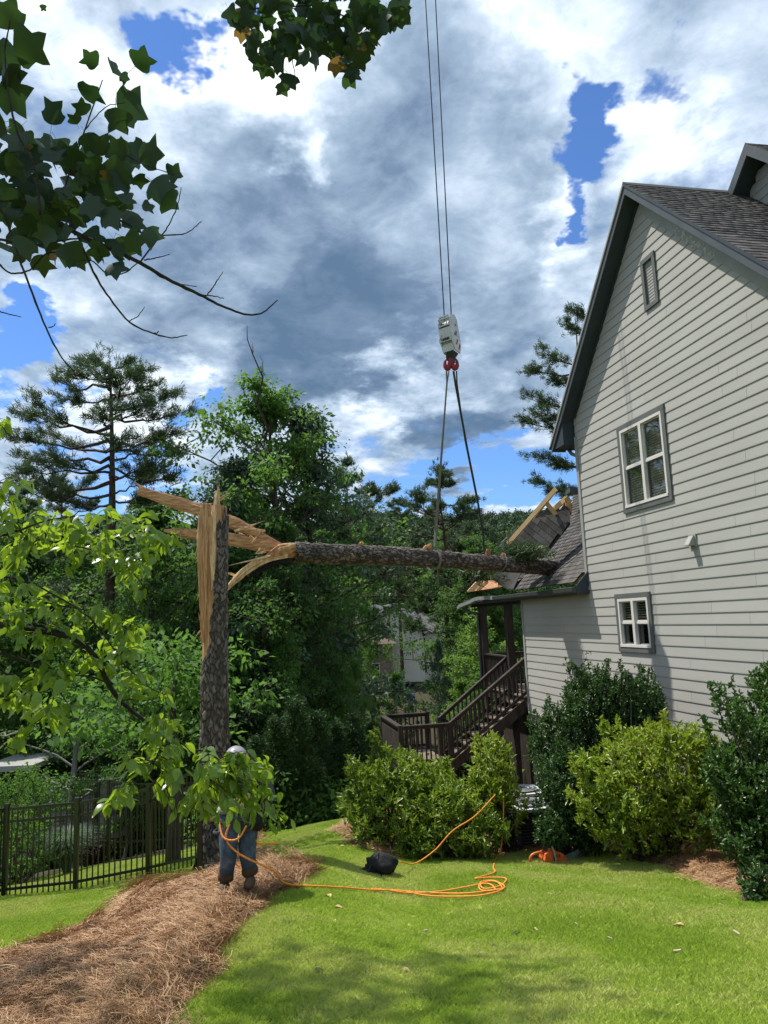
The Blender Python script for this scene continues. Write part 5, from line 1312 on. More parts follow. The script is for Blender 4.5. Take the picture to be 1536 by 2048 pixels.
def cypress(name, seed, H, R, mat=G_ever, label='', group=None, n=900):
    g = np.random.default_rng(seed); t = tree_base(name, H, label, 'evergreen tree', group); mb = MB()
    mb.tube(np.array([(0, 0, 0), (0, 0, H * .95)]), [.07, .01], 7, False)
    f = g.uniform(0, 1, n) ** 1.25; a = g.uniform(0, 6.28, n); r = R * (1 - f) ** .75 * g.uniform(.55, 1.05, n) * (1 + .18 * np.sin(a * 5 + f * 9)) + .05
    c = np.stack([np.cos(a) * r, np.sin(a) * r, f * H * .95 + .1], 1)
    for i in range(60): limb_mesh(mb, (0, 0, c[i, 2] * .85), c[i], .018, .005, g, .02, 3, 4)
    mb.build('trunk', m_trunk, t, True); per = 26; cc = np.repeat(c, per, 0); m = len(cc)
    out = np.stack([np.cos(np.repeat(a, per)), np.sin(np.repeat(a, per)), np.full(m, .35)], 1)
    y = out + g.normal(0, .5, (m, 3)); pos = cc + g.normal(0, .10, (m, 3)) * [1, 1, 1.2] - out * g.uniform(0, .25, m)[:, None]
    V, F = scatter(DIAT[0] * [.55, 1, 1], DIAT[1], pos, rotfrom(y, g.normal(0, .7, (m, 3)) + [0, 0, .6]), g.uniform(.09, .2, m)); mk('crown', V, F, mat, t); t['h'] = H; return t
used = set()
def place(tmpl, px, depth, top_py, label=None, rot=None, wide=1.0, mat=None, group=None, cat=None, sink=.1):
    "stand a tree so that its top reaches the measured height"
    top = P(px, top_py, depth); gzb = float(gz(top[0], top[1])) - sink; H = top[2] - gzb; s = H / tmpl['h']
    rot = rnd.uniform(0, 6.28) if rot is None else rot
    if tmpl.name in used: t = copytree(tmpl, (top[0], top[1], gzb), rot, (s * wide, s * wide, s), label, group)
    else:
        used.add(tmpl.name); t = tmpl; t.location = (top[0], top[1], gzb); t.rotation_euler = (0, 0, rot); t.scale = (s * wide, s * wide, s)
        if label: t['label'] = label
        if group: t['group'] = group
    if cat: t['category'] = cat
    if mat is not None:
        for c in t.children:
            if c.name.startswith('crown'): c.material_slots[0].link = 'OBJECT'; c.material_slots[0].material = mat
    return t

# ------------------------------------------------------------------ woodland
GW = 'trees of the wood beyond the garden'
# the big pine at the left, its limbs placed as measured
PD = 27.0; pb = P(216, 1600, PD); pgz = float(gz(pb[0], pb[1]))
ptop = P(223, 722, PD); Hp = ptop[2] - pgz
def pl(px, py, dy=0.0):
    q = P(px, py, PD + dy); return np.array([q[0] - pb[0], q[1] - pb[1], q[2] - pgz])
LIMB = [(735, 195, 722, 0), (738, 258, 726, .5), (750, 285, 742, -.8), (760, 150, 748, -1), (765, 175, 735, 1.2), (775, 112, 762, .5), (790, 300, 775, .5), (800, 130, 800, -1), (805, 262, 760, -1.5), (820, 340, 795, .3), (835, 362, 830, .8),
        (840, 290, 815, -1.6), (855, 55, 835, .4), (870, 90, 815, -1.3), (880, 42, 878, -.6), (885, 335, 870, -1.2), (895, 345, 905, .6), (900, 110, 870, 1.6), (915, 60, 915, .8), (920, 310, 880, 1.4), (930, 70, 945, -1), (935, 330, 955, -.4),
        (945, 120, 925, -1.6), (950, 290, 935, -1.6), (955, 325, 940, 1.4), (965, 55, 965, .9), (990, 95, 985, .2), (985, 290, 960, .9), (1000, 300, 1000, -.8), (1010, 140, 1005, 1), (780, 215, 745, -2), (850, 200, 830, -2.2), (900, 240, 880, -2.3), (830, 240, 800, 2),
        (1090, 120, 1110, -1), (1130, 300, 1150, .5), (1180, 110, 1180, .8)]
big_pine = pine('pine_tree', 5, Hp, limbs=[(pl(219 + (y0 - 722) * .0, y0), pl(x1, y1, dy)) for y0, x1, y1, dy in LIMB], label='tall dark pine with a wide flat-topped crown at the left, standing above the other trees', tr=.26, twigs=15, L=.18, w=.012, group=GW, npt=15)
big_pine.location = (float(pb[0]), float(pb[1]), pgz); used.add(big_pine.name)
A = decid('broadleaf_tree', 11, 14, 4.6, lo=.10, nl=38, sub=6, per=56, leaf=.14, crad=.52, mat=G_mid, tr=.18, dead=3, prune=.08)
B = decid('broadleaf_tree', 12, 12, 3.3, lo=.08, nl=32, sub=5, per=66, leaf=.135, crad=.5, mat=G_mid, tr=.13)
Cc = decid('broadleaf_tree', 13, 13, 4.8, lo=.10, nl=30, sub=6, per=72, leaf=.15, crad=.58, mat=G_dark, shape=.6, tr=.16)
Dd = decid('broadleaf_tree', 14, 9, 2.6, lo=.12, nl=22, sub=5, per=52, leaf=.12, crad=.40, mat=G_lite, tr=.07, bark=m_pale)
Q1 = pine('pine_tree', 31, 18, R=3.2, lo=.62, nl=24, tr=.2, twigs=16, L=.2, w=.016, npt=18)
Q2 = pine('pine_tree', 32, 17, R=3.6, lo=.45, nl=32, tr=.2, twigs=16, L=.19, w=.015, npt=18)
E1 = cypress('cypress', 41, 5.5, 1.5, label='')
E2 = cypress('cypress', 42, 5.0, 1.3, label='')
place(A, 572, 27, 726, 'tallest broadleaf tree, right behind the snapped trunk, reaching up with a ragged top', rot=2.2, wide=.96, group=GW)
place(B, 618, 28.5, 770, 'broadleaf tree with a thin drooping crown joined to the right side of the tallest one', wide=1.0, mat=G_grey, group=GW)
place(B, 470, 26, 880, 'broadleaf tree filling the wood just right of the snapped trunk top', wide=.9, group=GW)
place(Q2, 690, 40, 932, 'pine with a rounded crown just right of the tallest broadleaf tree', group=GW, wide=.9)
place(Q2, 880, 47, 940, 'slender pine with an open crown seen between the two crane slings', group=GW)
rb_ = P(1215, 1400, 33); rz_ = float(gz(rb_[0], rb_[1]))
def pr_(px, py, dy=0.0):
    q = P(px, py, 33 + dy); return np.array([q[0] - rb_[0], q[1] - rb_[1], q[2] - rz_])
rp = pine('pine_tree', 33, P(1215, 640, 33)[2] - rz_, limbs=[(pr_(1205, y0), pr_(x1, y1, dy)) for y0, x1, y1, dy in [(640, 1152, 622, 0), (680, 1140, 655, .3), (735, 1100, 712, -.4), (745, 1068, 738, .2), (775, 1112, 765, .5), (815, 1066, 800, 0), (835, 1092, 828, -.6), (860, 1064, 848, .4), (925, 1080, 914, 0), (925, 1125, 935, .6),
          (985, 1076, 966, .2), (990, 1125, 985, -.4), (700, 1260, 690, 0), (800, 1280, 780, 0)]], label='pine whose tufted branches stick out from behind the gable edge of the house', tr=.2, twigs=17, L=.17, w=.012, group=GW, npt=16)
rp.location = (float(rb_[0]), float(rb_[1]), rz_); used.add(rp.name)
place(Dd, 366, 31, 962, 'small broadleaf tree showing above the long splinters', mat=G_dark, group=GW, wide=1.2)
L_ = [(A, 300, 24, 1050, G_mid, 'bushy green tree between the big pine and the snapped trunk'), (Cc, 40, 30, 1010, G_dark, 'dark tree at the left edge under the big pine'),
      (Cc, 140, 34, 1030, G_dark, 'dark tree below the lowest limbs of the big pine'), (Cc, 520, 25, 1020, G_dark, 'dark tree directly under the splintered end of the felled trunk'),
      (A, 585, 25, 1010, G_dark, 'dark broad tree under the middle of the felled trunk'), (B, 745, 98, 1020, G_lite, 'light green pointed tree behind the middle of the felled trunk'),
      (B, 655, 30, 1150, G_mid, 'green tree below the felled trunk, left of the cream house'), (Dd, 812, 99, 1060, G_yel, 'pale yellowish tree left of the slender pine'),
      (B, 652, 38, 1030, G_mid, 'green tree left of the light pointed one'), (Dd, 722, 33, 1190, G_mid, 'tree with small clear leaves in front of the cream house'),
      (Dd, 790, 30, 1330, G_mid, 'low green tree left of the landing'), (Dd, 950, 33, 1215, G_lite, 'light green tree behind the porch posts'),
      (Dd, 925, 36, 1250, G_lite, 'airy light green tree left of the porch roof edge'), (Dd, 880, 38, 1262, G_grey, 'thin grey green tree in front of the pale house'),
      (B, 1010, 40, 1200, G_lite, 'yellow green tree seen between the porch posts'), (Cc, 400, 27, 1120, G_dark, 'dark tree close behind the standing trunk'),
      (Dd, 250, 22, 1330, G_mid, 'small bright tree left of the standing trunk, above the fence'), (B, 360, 23, 1280, G_mid, 'leafy tree left of the standing trunk at mid height'),
      (Cc, 470, 24, 1250, G_dark, 'dark tree right of the standing trunk at mid height'), (B, 560, 23.5, 1210, G_mid, 'leafy tree above the row of cypresses'),
      (Cc, 640, 27, 1220, G_dark, 'dark rounded tree above the right cypresses'), (Dd, 720, 25, 1300, G_mid, 'green tree above the end of the cypress row'),
      (Cc, -60, 26, 1090, G_dark, 'dark tree cut by the left edge of the picture'), (B, 70, 27, 1180, G_mid, 'green tree behind the overhanging bright leaves'),
      (Cc, 190, 25.5, 1200, G_dark, 'dark tree in front of the big pine stem'), (Q1, 30, 48, 985, None, 'small far pine at the left edge'), (Q1, 130, 50, 960, None, 'small far pine left of the big pine'),
      (Q2, 600, 55, 1000, None, 'far pine right of the tallest tree'), (Q2, 290, 46, 990, None, 'far pine showing above the bushy tree'), (Q1, 655, 60, 1000, None, 'far thin pine above the felled trunk'),
      (Q2, 790, 75, 1012, None, 'far pine on the valley side left of the slender pine'), (Q2, 940, 80, 1020, None, 'far pine on the valley side right of the slender pine'),
      (B, 860, 112, 1100, G_mid, 'green tree at the foot of the slender pine'), (B, 930, 58, 1080, G_mid, 'green tree between the slender pine and the roof'),
      (A, 990, 62, 1075, G_dark, 'dark tree just left of the torn roof'), (B, 1060, 55, 1060, G_mid, 'green tree behind the broken rafters'), (A, 690, 108, 1060, G_dark, 'dark tree above the middle of the felled trunk'),
      (B, 800, 104, 1110, G_mid, 'green tree above the cream house'), (Cc, 900, 118, 1130, G_dark, 'dark tree behind the pale far house'), (A, 740, 102, 1120, G_mid, 'tree behind the brown roofed house'),
      (B, 1040, 48, 1180, G_lite, 'bright tree seen through the porch'), (Dd, 980, 30, 1330, G_mid, 'low tree behind the stair rails'), (Dd, 905, 34, 1345, G_lite, 'low bright tree above the landing')]
WD = {(585, 25): .55, (655, 30): .6, (722, 33): .5, (652, 38): .6, (880, 38): .35, (925, 36): .6, (640, 27): .55, (720, 25): .6, (560, 23.5): .7, (790, 30): .7}
for tm, px, d, ty, mt, lb in L_: place(tm, px, d, ty, lb, mat=mt, group=GW, wide=WD.get((px, d), 1.0))
# a second row that closes the wood
GB = 'trees at the back of the wood that cannot be told apart'
for i in range(46):
    px = -150 + i * 27 + rnd.uniform(-20, 20); d = rnd.uniform(38, 66)
    if 650 < px < 930: d = rnd.uniform(100, 125)
    ty = 1062 + rnd.uniform(-18, 45)
    place(rnd.choice([A, B, Cc]), px, d, ty, 'green tree in the closed rows at the back of the wood', mat=rnd.choice([G_dark, G_dark, G_mid, G_mid, G_lite]), group=GB)
# row of young cypresses along the far edge of the lawn
for i, (px, d, ty, lb) in enumerate([(548, 20.5, 1430, 'leftmost young cypress, close to the climber'), (590, 20.8, 1395, 'tall young cypress, second from the left in the row'), (632, 21.2, 1420, 'young cypress in the middle of the row, above the lawn edge'),
                                     (672, 21.6, 1440, 'young cypress with arching tips near the end of the row'), (706, 22.2, 1425, 'young cypress by the left end of the shrubs'), (745, 24, 1440, 'last young cypress, left of the landing'),
                                     (510, 20.5, 1470, 'short cypress just behind the climber')]):
    place([E1, E2][i % 2], px, d, ty, lb, group='young cypresses along the lawn', wide=1.1)
# undergrowth that hides the forest floor
def bush_patch(seed, n=520, R=.9, H=1.3, leaf=.11, mat=G_mid):
    g = np.random.default_rng(seed); c = g.normal(size=(40, 3)); c /= np.linalg.norm(c, axis=1)[:, None]; c *= [R * .7, R * .7, H * .55]; c[:, 2] = np.abs(c[:, 2]) + .1
    V, F = leaves_at(c, n // 40, .32, leaf, g); return unlinked('undergrowth_clump', V, F, mat)
bp = [bush_patch(51, mat=G_dark), bush_patch(52, mat=G_mid), bush_patch(53, mat=G_lite, leaf=.09)]
pts = []; 
for _ in range(2600):
    d = rnd.uniform(20.3, 60) ; px = rnd.uniform(-250, 1150); 
    q = P(px, 1300, d); 
    if q[0] > 3.0 and d < 33 and px > 900: continue
    if px < 430 and d < 23: continue
    if 690 < px < 900 and d > 44: continue
    pts.append((q[0], q[1], float(gz(q[0], q[1])) - .1))
pts = np.array(pts); m_ = len(pts)
instancer('undergrowth', pts, np.stack([np.zeros(m_), np.zeros(m_), rng.uniform(0, 6.28, m_)], 1), rng.uniform(.8, 1.7, m_), rng.choice([0, 0, 1, 1, 1, 2], m_), bp, 'mixed green undergrowth filling the floor of the wood')
# far wooded hillside
def far_crown(seed, pinelike):
    g = np.random.default_rng(seed); n = 26; a = g.uniform(0, 6.28, n); f = g.uniform(.25, 1, n)
    r = 2.6 * (np.sin(np.pi * np.clip(f * .8 + .15, 0, 1)) ** .8) * g.uniform(.4, 1, n); c = np.stack([np.cos(a) * r, np.sin(a) * r, f * 9], 1)
    V, F = leaves_at(c, 26, 1.1, .62 if not pinelike else .5, g, flat=.55, upn=1.3); return unlinked('far_tree_clump', V, F, G_far)
fcs = [far_crown(61, 0), far_crown(62, 1), far_crown(63, 0)]
fx = rng.uniform(-260, 330, 9000); fy = rng.uniform(100, 345, 9000); k = np.abs(fx / fy) < .78; fx = fx[k]; fy = fy[k]
instancer('hill_forest', np.stack([fx, fy, gz(fx, fy) - 1.5], 1), np.stack([np.zeros(len(fx)), np.zeros(len(fx)), rng.uniform(0, 6.28, len(fx))], 1), rng.uniform(.7, 1.35, len(fx)), rng.integers(0, 3, len(fx)), fcs, 'dark pine woods covering the far hillside')
# left: things beyond the fence
small = decid('small_tree', 71, 5.0, 1.9, lo=.30, nl=16, sub=4, per=40, leaf=.08, crad=.28, mat=G_mid, bark=m_pale, tr=.09, zig=2, label='small tree with pale forked stems in front of the grey retaining wall', cat='tree')
q = P(140, 1645, 19.5); small.location = (float(q[0]), float(q[1]), float(gz(q[0], q[1])) - .1); used.add(small.name)
limbs2 = MB(); 
mk('stem', *tubeg(spline([(.15, 0, 0), (.3, .1, 1.2), (.25, .1, 2.4), (.5, .2, 3.6)], 10), [.06, .055, .05, .05, .045, .04, .035, .03, .025, .02], 7), m_pale, small, True, origin=small.location) if False else None
t2 = gpt(326, 1742); thin = empty('fence_side_tree', t2, 'thin dark trunk standing just behind the near fence, left of the snapped pine', 'tree trunk')
mk('trunk', *tubeg(spline([t2 + [0, .5, -.1], t2 + [.02, .5, .6], t2 + [.05, .5, 1.3], t2 + [.0, .5, 2.2], t2 + [.06, .5, 3.0]], 14), np.linspace(.125, .03, 14), 14), m_trunk, thin, True)
V, F = leaves_at(np.array([t2 + [rnd.gauss(0, .9), .5 + rnd.gauss(0, .7), rnd.uniform(1.9, 3.4)] for _ in range(50)]), 45, .4, .12, np.random.default_rng(5)); mk('crown', V, F, G_mid, thin)

# ------------------------------------------------------------------ shrubs
def sprig_leaf(L=.085, w=.013):
    return (np.array([(0, 0, 0), (w, L * .45, .004), (w * .6, L * .8, .002), (0, L, -.006), (-w * .6, L * .8, .002), (-w, L * .45, .004), (0, L * .5, -.006)]), np.array([(0, 1, 6), (1, 2, 6), (2, 3, 6), (3, 4, 6), (4, 5, 6), (5, 0, 6)]))
def shrub(label, lumps, leaf, mat, per=11, nsh=600, seed=1, stem=m_twig, upright=.9, top_sprays=0, group='shrubs in front of the house', name='shrub', inner=True, nobj=0, base=None, spray_h=.5, spread=.55):
    """lumps: (px, py, depth, rx_px, ry_px, rdepth) ellipsoids measured in the photograph"""
    g = np.random.default_rng(seed)
    E = []
    for px, py, d, rx, ry, rd in lumps: E.append((P(px, py, d), rx * d / FPX, ry * d / FPX, rd))
    if base is None: c0 = E[0][0]; base = np.array([c0[0], c0[1], float(gz(c0[0], c0[1]))])
    t = empty(name, base, label, 'shrub', group); mb = MB(); tips = []; dirs = []
    vol = np.array([e[1] * e[2] for e in E]); vol /= vol.sum()
    for _ in range(nsh):
        e = E[g.choice(len(E), p=vol)]; d = g.normal(size=3); d /= np.linalg.norm(d)
        rr = g.uniform(.75, 1.06) if g.uniform() < .8 else g.uniform(.3, .8)
        rr *= 1 + .14 * math.sin(d[0] * 7 + d[2] * 5 + seed) + .08 * math.sin(d[1] * 11 + d[2] * 9)
        q = e[0] + d * [e[1], e[3], e[2]] * rr
        if q[2] < gz(q[0], q[1]) + .05: continue
        tips.append(q); dirs.append(nrm(d * spread + ZV * upright + g.normal(0, .25, 3)))
    for k in range(top_sprays):
        e = E[g.choice(len(E), p=vol)]; a = g.uniform(0, 6.28); q = e[0] + np.array([math.cos(a) * e[1] * .8, math.sin(a) * e[3] * .8, e[2] * .75]); h = g.uniform(.3, 1) * spray_h
        d = nrm(np.array([math.cos(a) * .25, math.sin(a) * .2, 1])); limb_mesh(mb, q - d * .3, q + d * h, .008, .003, g, 0, 4, 4, .03)
        for u in np.arange(.0, 1.01, .09): tips.append(q + d * h * u + g.normal(0, .02, 3)); dirs.append(nrm(d + g.normal(0, .6, 3)))
    tips = np.array(tips); dirs = np.array(dirs)
    for i in g.choice(len(tips), min(90, len(tips)), False):
        limb_mesh(mb, base + np.array([g.normal(0, .12), g.normal(0, .12), .02]), tips[i] - dirs[i] * .02, .014, .004, g, -.08, 6, 4, .1)
    mb.build('stems', stem, t)
    n = len(tips) * per; c = np.repeat(tips, per, 0); d = np.repeat(dirs, per, 0)
    y = d * g.uniform(.3, 1.1, n)[:, None] + g.normal(0, .55, (n, 3)); pos = c - d * (g.uniform(0, .10, n))[:, None]
    nn = d + g.normal(0, .35, (n, 3)) + ZV * .3; sc_ = g.uniform(.5, 1.35, n); Rm = rotfrom(y, nn)
    order = np.argsort(np.linalg.norm(pos, axis=1)); obj_i = order[:nobj]; rest = order[nobj:]
    V, F = scatter(leaf[0], leaf[1], pos[rest], Rm[rest], sc_[rest]); o = mk('leaves', V, F, mat, t); o['kind'] = 'stuff'
    if nobj:
        pr = None
        for i in obj_i:
            if pr is None: pr = mk('leaf', leaf[0], leaf[1], mat, None, origin=(0, 0, 0)); pr.parent = t; o = pr
            else: o = copyobj(pr)
            o.matrix_basis = M4(Rm[i] * sc_[i], pos[i] - base)
    return t
S_lau = leafy("laurel_leaf", [(.07, .13, .010), (.13, .21, .014), (.20, .28, .022), (.30, .34, .05), (.45, .42, .12)], trans=(.36, .52, .03), tfac=.33, rough=.35, spec=.5, patch=.3, pscale=2.5)
S_lau2 = leafy("laurel_leaf_green", [(.07, .125, .012), (.115, .185, .018), (.17, .25, .03), (.30, .32, .07)], trans=(.34, .50, .03), tfac=.33, rough=.38, spec=.5, patch=.3, pscale=2.5)
S_hol = leafy("holly_leaf", [(.022, .052, .014), (.038, .085, .022), (.065, .13, .034)], trans=(.1, .24, .03), tfac=.22, rough=.38, spec=.45, patch=.3, pscale=2.5)
S_hol2 = leafy("glossy_leaf", [(.026, .062, .014), (.045, .098, .022), (.075, .15, .036)], trans=(.13, .30, .03), tfac=.26, rough=.36, spec=.45, patch=.3, pscale=2.5)
lf_l = sprig_leaf(.085, .013); lf_h = sprig_leaf(.045, .011); lf_m = sprig_leaf(.06, .014)
shrub('yellow green laurel at the left end of the shrubs, below the landing', [(775, 1615, 11.2, 88, 86, .6), (740, 1605, 11.4, 45, 70, .4), (800, 1545, 11.6, 55, 50, .4), (835, 1660, 10.8, 62, 44, .4)], lf_l, S_lau2, nsh=1100, seed=1, top_sprays=8, spray_h=.35)
shrub('spreading yellow green laurel in the middle, crossed by the orange rope', [(890, 1632, 11.1, 80, 72, .6), (945, 1655, 10.9, 64, 50, .45), (865, 1570, 11.6, 48, 42, .4)], lf_l, S_lau2, nsh=950, seed=2, top_sprays=5, spray_h=.3)
shrub('tall thin laurel with a bare stem where the rope hangs', [(985, 1530, 11.4, 46, 66, .4), (1010, 1600, 11.3, 45, 48, .35), (975, 1600, 11.2, 40, 50, .3)], lf_l, S_lau, nsh=420, seed=3, base=gpt(1017, 1705))
shrub('dark holly beside the condensers, low and dense', [(1138, 1590, 11.0, 66, 98, .55), (1112, 1480, 11.6, 54, 70, .4), (1180, 1630, 10.8, 50, 60, .4), (1105, 1660, 10.6, 34, 34, .25)], lf_h, S_hol, nsh=3000, per=12, seed=4, upright=.5)
shrub('tall dark holly against the wall below the small window', [(1225, 1440, 11.9, 92, 92, .5), (1180, 1400, 12.2, 56, 52, .4), (1290, 1410, 11.6, 40, 56, .35)], lf_h, S_hol, nsh=3400, per=12, seed=5, upright=.8, top_sprays=16, spray_h=.45)
shrub('big bright yellow green laurel in front of the holly', [(1290, 1570, 10.4, 128, 112, .8), (1230, 1608, 10.2, 82, 74, .5), (1350, 1540, 10.3, 75, 86, .5), (1390, 1620, 9.9, 76, 66, .4), (1300, 1480, 10.6, 60, 44, .4), (1400, 1490, 10.4, 36, 40, .3)], lf_l, S_lau, nsh=1900, seed=6, top_sprays=10, spray_h=.3, nobj=200)
shrub('large dark glossy shrub at the right edge of the picture', [(1550, 1570, 8.9, 100, 140, .7), (1510, 1660, 8.8, 78, 80, .5), (1560, 1420, 9.0, 52, 90, .5), (1465, 1550, 8.9, 46, 56, .4)], lf_m, S_hol2, nsh=2300, per=12, seed=7, top_sprays=16, spray_h=.6, nobj=100)
shrub('small low dark plant at the edge of the right bed', [(1520, 1765, 7.7, 34, 26, .2)], lf_m, S_hol, nsh=90, seed=8)
shrub('dark round bush by the left edge behind the fence', [(30, 1690, 15.5, 75, 65, .9), (55, 1600, 17.5, 60, 60, .8), (20, 1590, 17, 60, 50, .8)], lf_m, G_mid, nsh=900, seed=9, group='plants beyond the fence', per=14)
shrub('dark red bush behind the fine grass clump', [(190, 1690, 17.2, 30, 26, .4)], lf_m, noisy("purple_leaf", [(.03, .012, .016), (.07, .03, .035)], scale=8, rough=.6), nsh=300, seed=10, group='plants beyond the fence')
# ornamental grass clumps
def fountain(label, base, H, R, n, mat, seed):
    g = np.random.default_rng(seed); V = []; F = []; t = empty('ornamental_grass', base, label, 'ornamental grass', 'ornamental grasses')
    for i in range(n):
        a = g.uniform(0, 6.28); r = R * g.uniform(.2, 1); h = H * g.uniform(.6, 1.05); o = np.array([math.cos(a), math.sin(a), 0]); s = np.array([-o[1], o[0], 0]) * .006; b = len(V)
        for k in range(5):
            u = k / 4; q = base + o * (r * u ** 1.6 + .05) + ZV * (h * (u * 1.9 - u * u * 1.15)); wv = s * (1 - u * .8); V += [q - wv, q + wv]
        F += [(b + 2 * k, b + 2 * k + 1, b + 2 * k + 3, b + 2 * k + 2) for k in range(4)]
    o = mk('blades', np.array(V), np.array(F), mat, t); o['kind'] = 'stuff'; return t
q = P(133, 1722, 16.0); q[2] = gz(q[0], q[1]); fountain('silvery green fountain of fine grass behind the fence', q, 1.15, .75, 1500, G_grey, 3)
q = gpt(712, 1668); fountain('wispy green grass clump at the tip of the right bed', q + [0, .3, 0], .75, .45, 500, G_mid, 4)
# ------------------------------------------------------------------ overhanging branches near the camera
L_tul = leafy("tulip_leaf", [(.012, .032, .016), (.020, .045, .020), (.035, .065, .024)], trans=(.05, .12, .02), tfac=.30, rough=.45, spec=.4, patch=.2, pscale=3)
L_brn = leafy("yellowing_leaf", [(.15, .09, .03), (.25, .16, .05)], trans=(.3, .18, .04), tfac=.35)
L_ovl = leafy("oval_leaf", [(.055, .11, .014), (.09, .165, .02), (.14, .23, .03)], trans=(.50, .72, .04), tfac=.48, rough=.3, spec=.55, patch=.2, pscale=3)
m_branch = noisy("branch_bark", [(.012, .01, .009), (.04, .032, .027)], scale=20, rough=.9, bump=.6, bscale=50)
def leaf_mesh(outline, fold=.15, curl=.25, stalk=.0):
    "outline of the right half from base to tip (x, y); midrib on x = 0; folded and curled down"
    n = len(outline); V = []; F = []
    def z(x, y): return abs(x) * fold - curl * y * y * .5
    ys = [p[1] for p in outline]
    mid = [(0, y) for y in ys]
    mid = [(0, max(0.0, min(y, outline[-1][1]))) for y in ys]
    for m_, o in zip(mid, outline): V.append((0, m_[1], z(0, m_[1]))); V.append((o[0], o[1], z(o[0], o[1]))); V.append((-o[0], o[1], z(o[0], o[1])))
    for i in range(n - 1):
        a, b = 3 * i, 3 * (i + 1); F += [(a, a + 1, b + 1), (a, b + 1, b), (a, b, b + 2), (a, b + 2, a + 2)]
    if stalk: k = len(V); V += [(-.008, -stalk, 0), (.008, -stalk, 0), (.008, 0.02, 0), (-.008, 0.02, 0)]; F += [(k, k + 1, k + 2), (k, k + 2, k + 3)]
    return np.array(V, float), np.array(F)
TUL = [(0, 0), (.20, .02), (.42, .10), (.52, .22), (.60, .36), (.47, .42), (.40, .52), (.44, .66), (.46, .86), (.30, .80), (.14, .76), (0, .74)]
TUL2 = [(0, 0), (.16, .03), (.36, .08), (.50, .18), (.52, .30), (.42, .40), (.33, .50), (.38, .66), (.36, .84), (.24, .77), (.10, .72), (0, .70)]
tul = [leaf_mesh(TUL, .12, .2, .35), leaf_mesh(TUL2, .3, .5, .35), leaf_mesh(TUL, -.15, .5, .3), leaf_mesh(TUL2, .5, .1, .3)]
OV = [(0, 0), (.14, .10), (.24, .28), (.26, .46), (.20, .68), (.10, .86), (0, 1.0)]
ovl = [leaf_mesh(OV, .2, .35, .08), leaf_mesh(OV, .35, .8, .08), leaf_mesh([(x * .8, y) for x, y in OV], .1, .2, .08), leaf_mesh([(x * 1.15, y) for x, y in OV], .25, 1.1, .08)]
def branch(parent, pts, r0, r1, n=None, name='branch'):
    pts = np.array(pts); n = n or 5 * len(pts); sp_ = spline(pts, n)
    g = np.random.default_rng(int(abs(pts[0][0] * 1000)) % 9999); sp_[1:-1] += g.normal(0, .0011, (n - 2, 3))
    r = np.linspace(r0, r1, n) * (1 + .18 * (g.uniform(size=n) > .8))
    return mk(name, *tubeg(sp_, r, 7), m_branch, parent, True), sp_
def put_leaves(parent, items, protos, mats, cap, leafname='leaf'):
    "items: (pos, R, scale, variant, mat index); the largest seen become objects"
    base = root_off(parent); items.sort(key=lambda i: np.linalg.norm(i[0]) / i[2]); first = {}
    for pos, R, s, v, mi in items[:cap]:
        key = (v, mi)
        if key not in first: o = mk(leafname, *protos[v], mats[mi], None, origin=(0, 0, 0)); o.parent = parent; first[key] = o
        else: o = copyobj(first[key])
        o.matrix_basis = M4(np.asarray(R) * s, pos - base)
    rest = items[cap:]
    for v in range(len(protos)):
        for mi in range(len(mats)):
            sel = [i for i in rest if i[3] == v and i[4] == mi]
            if not sel: continue
            V, F = scatter(*protos[v], np.array([i[0] for i in sel]), np.array([i[1] for i in sel]), np.array([i[2] for i in sel])); o = mk('leaves', V, F, mats[mi], parent); o['kind'] = 'stuff'
gt = np.random.default_rng(99)
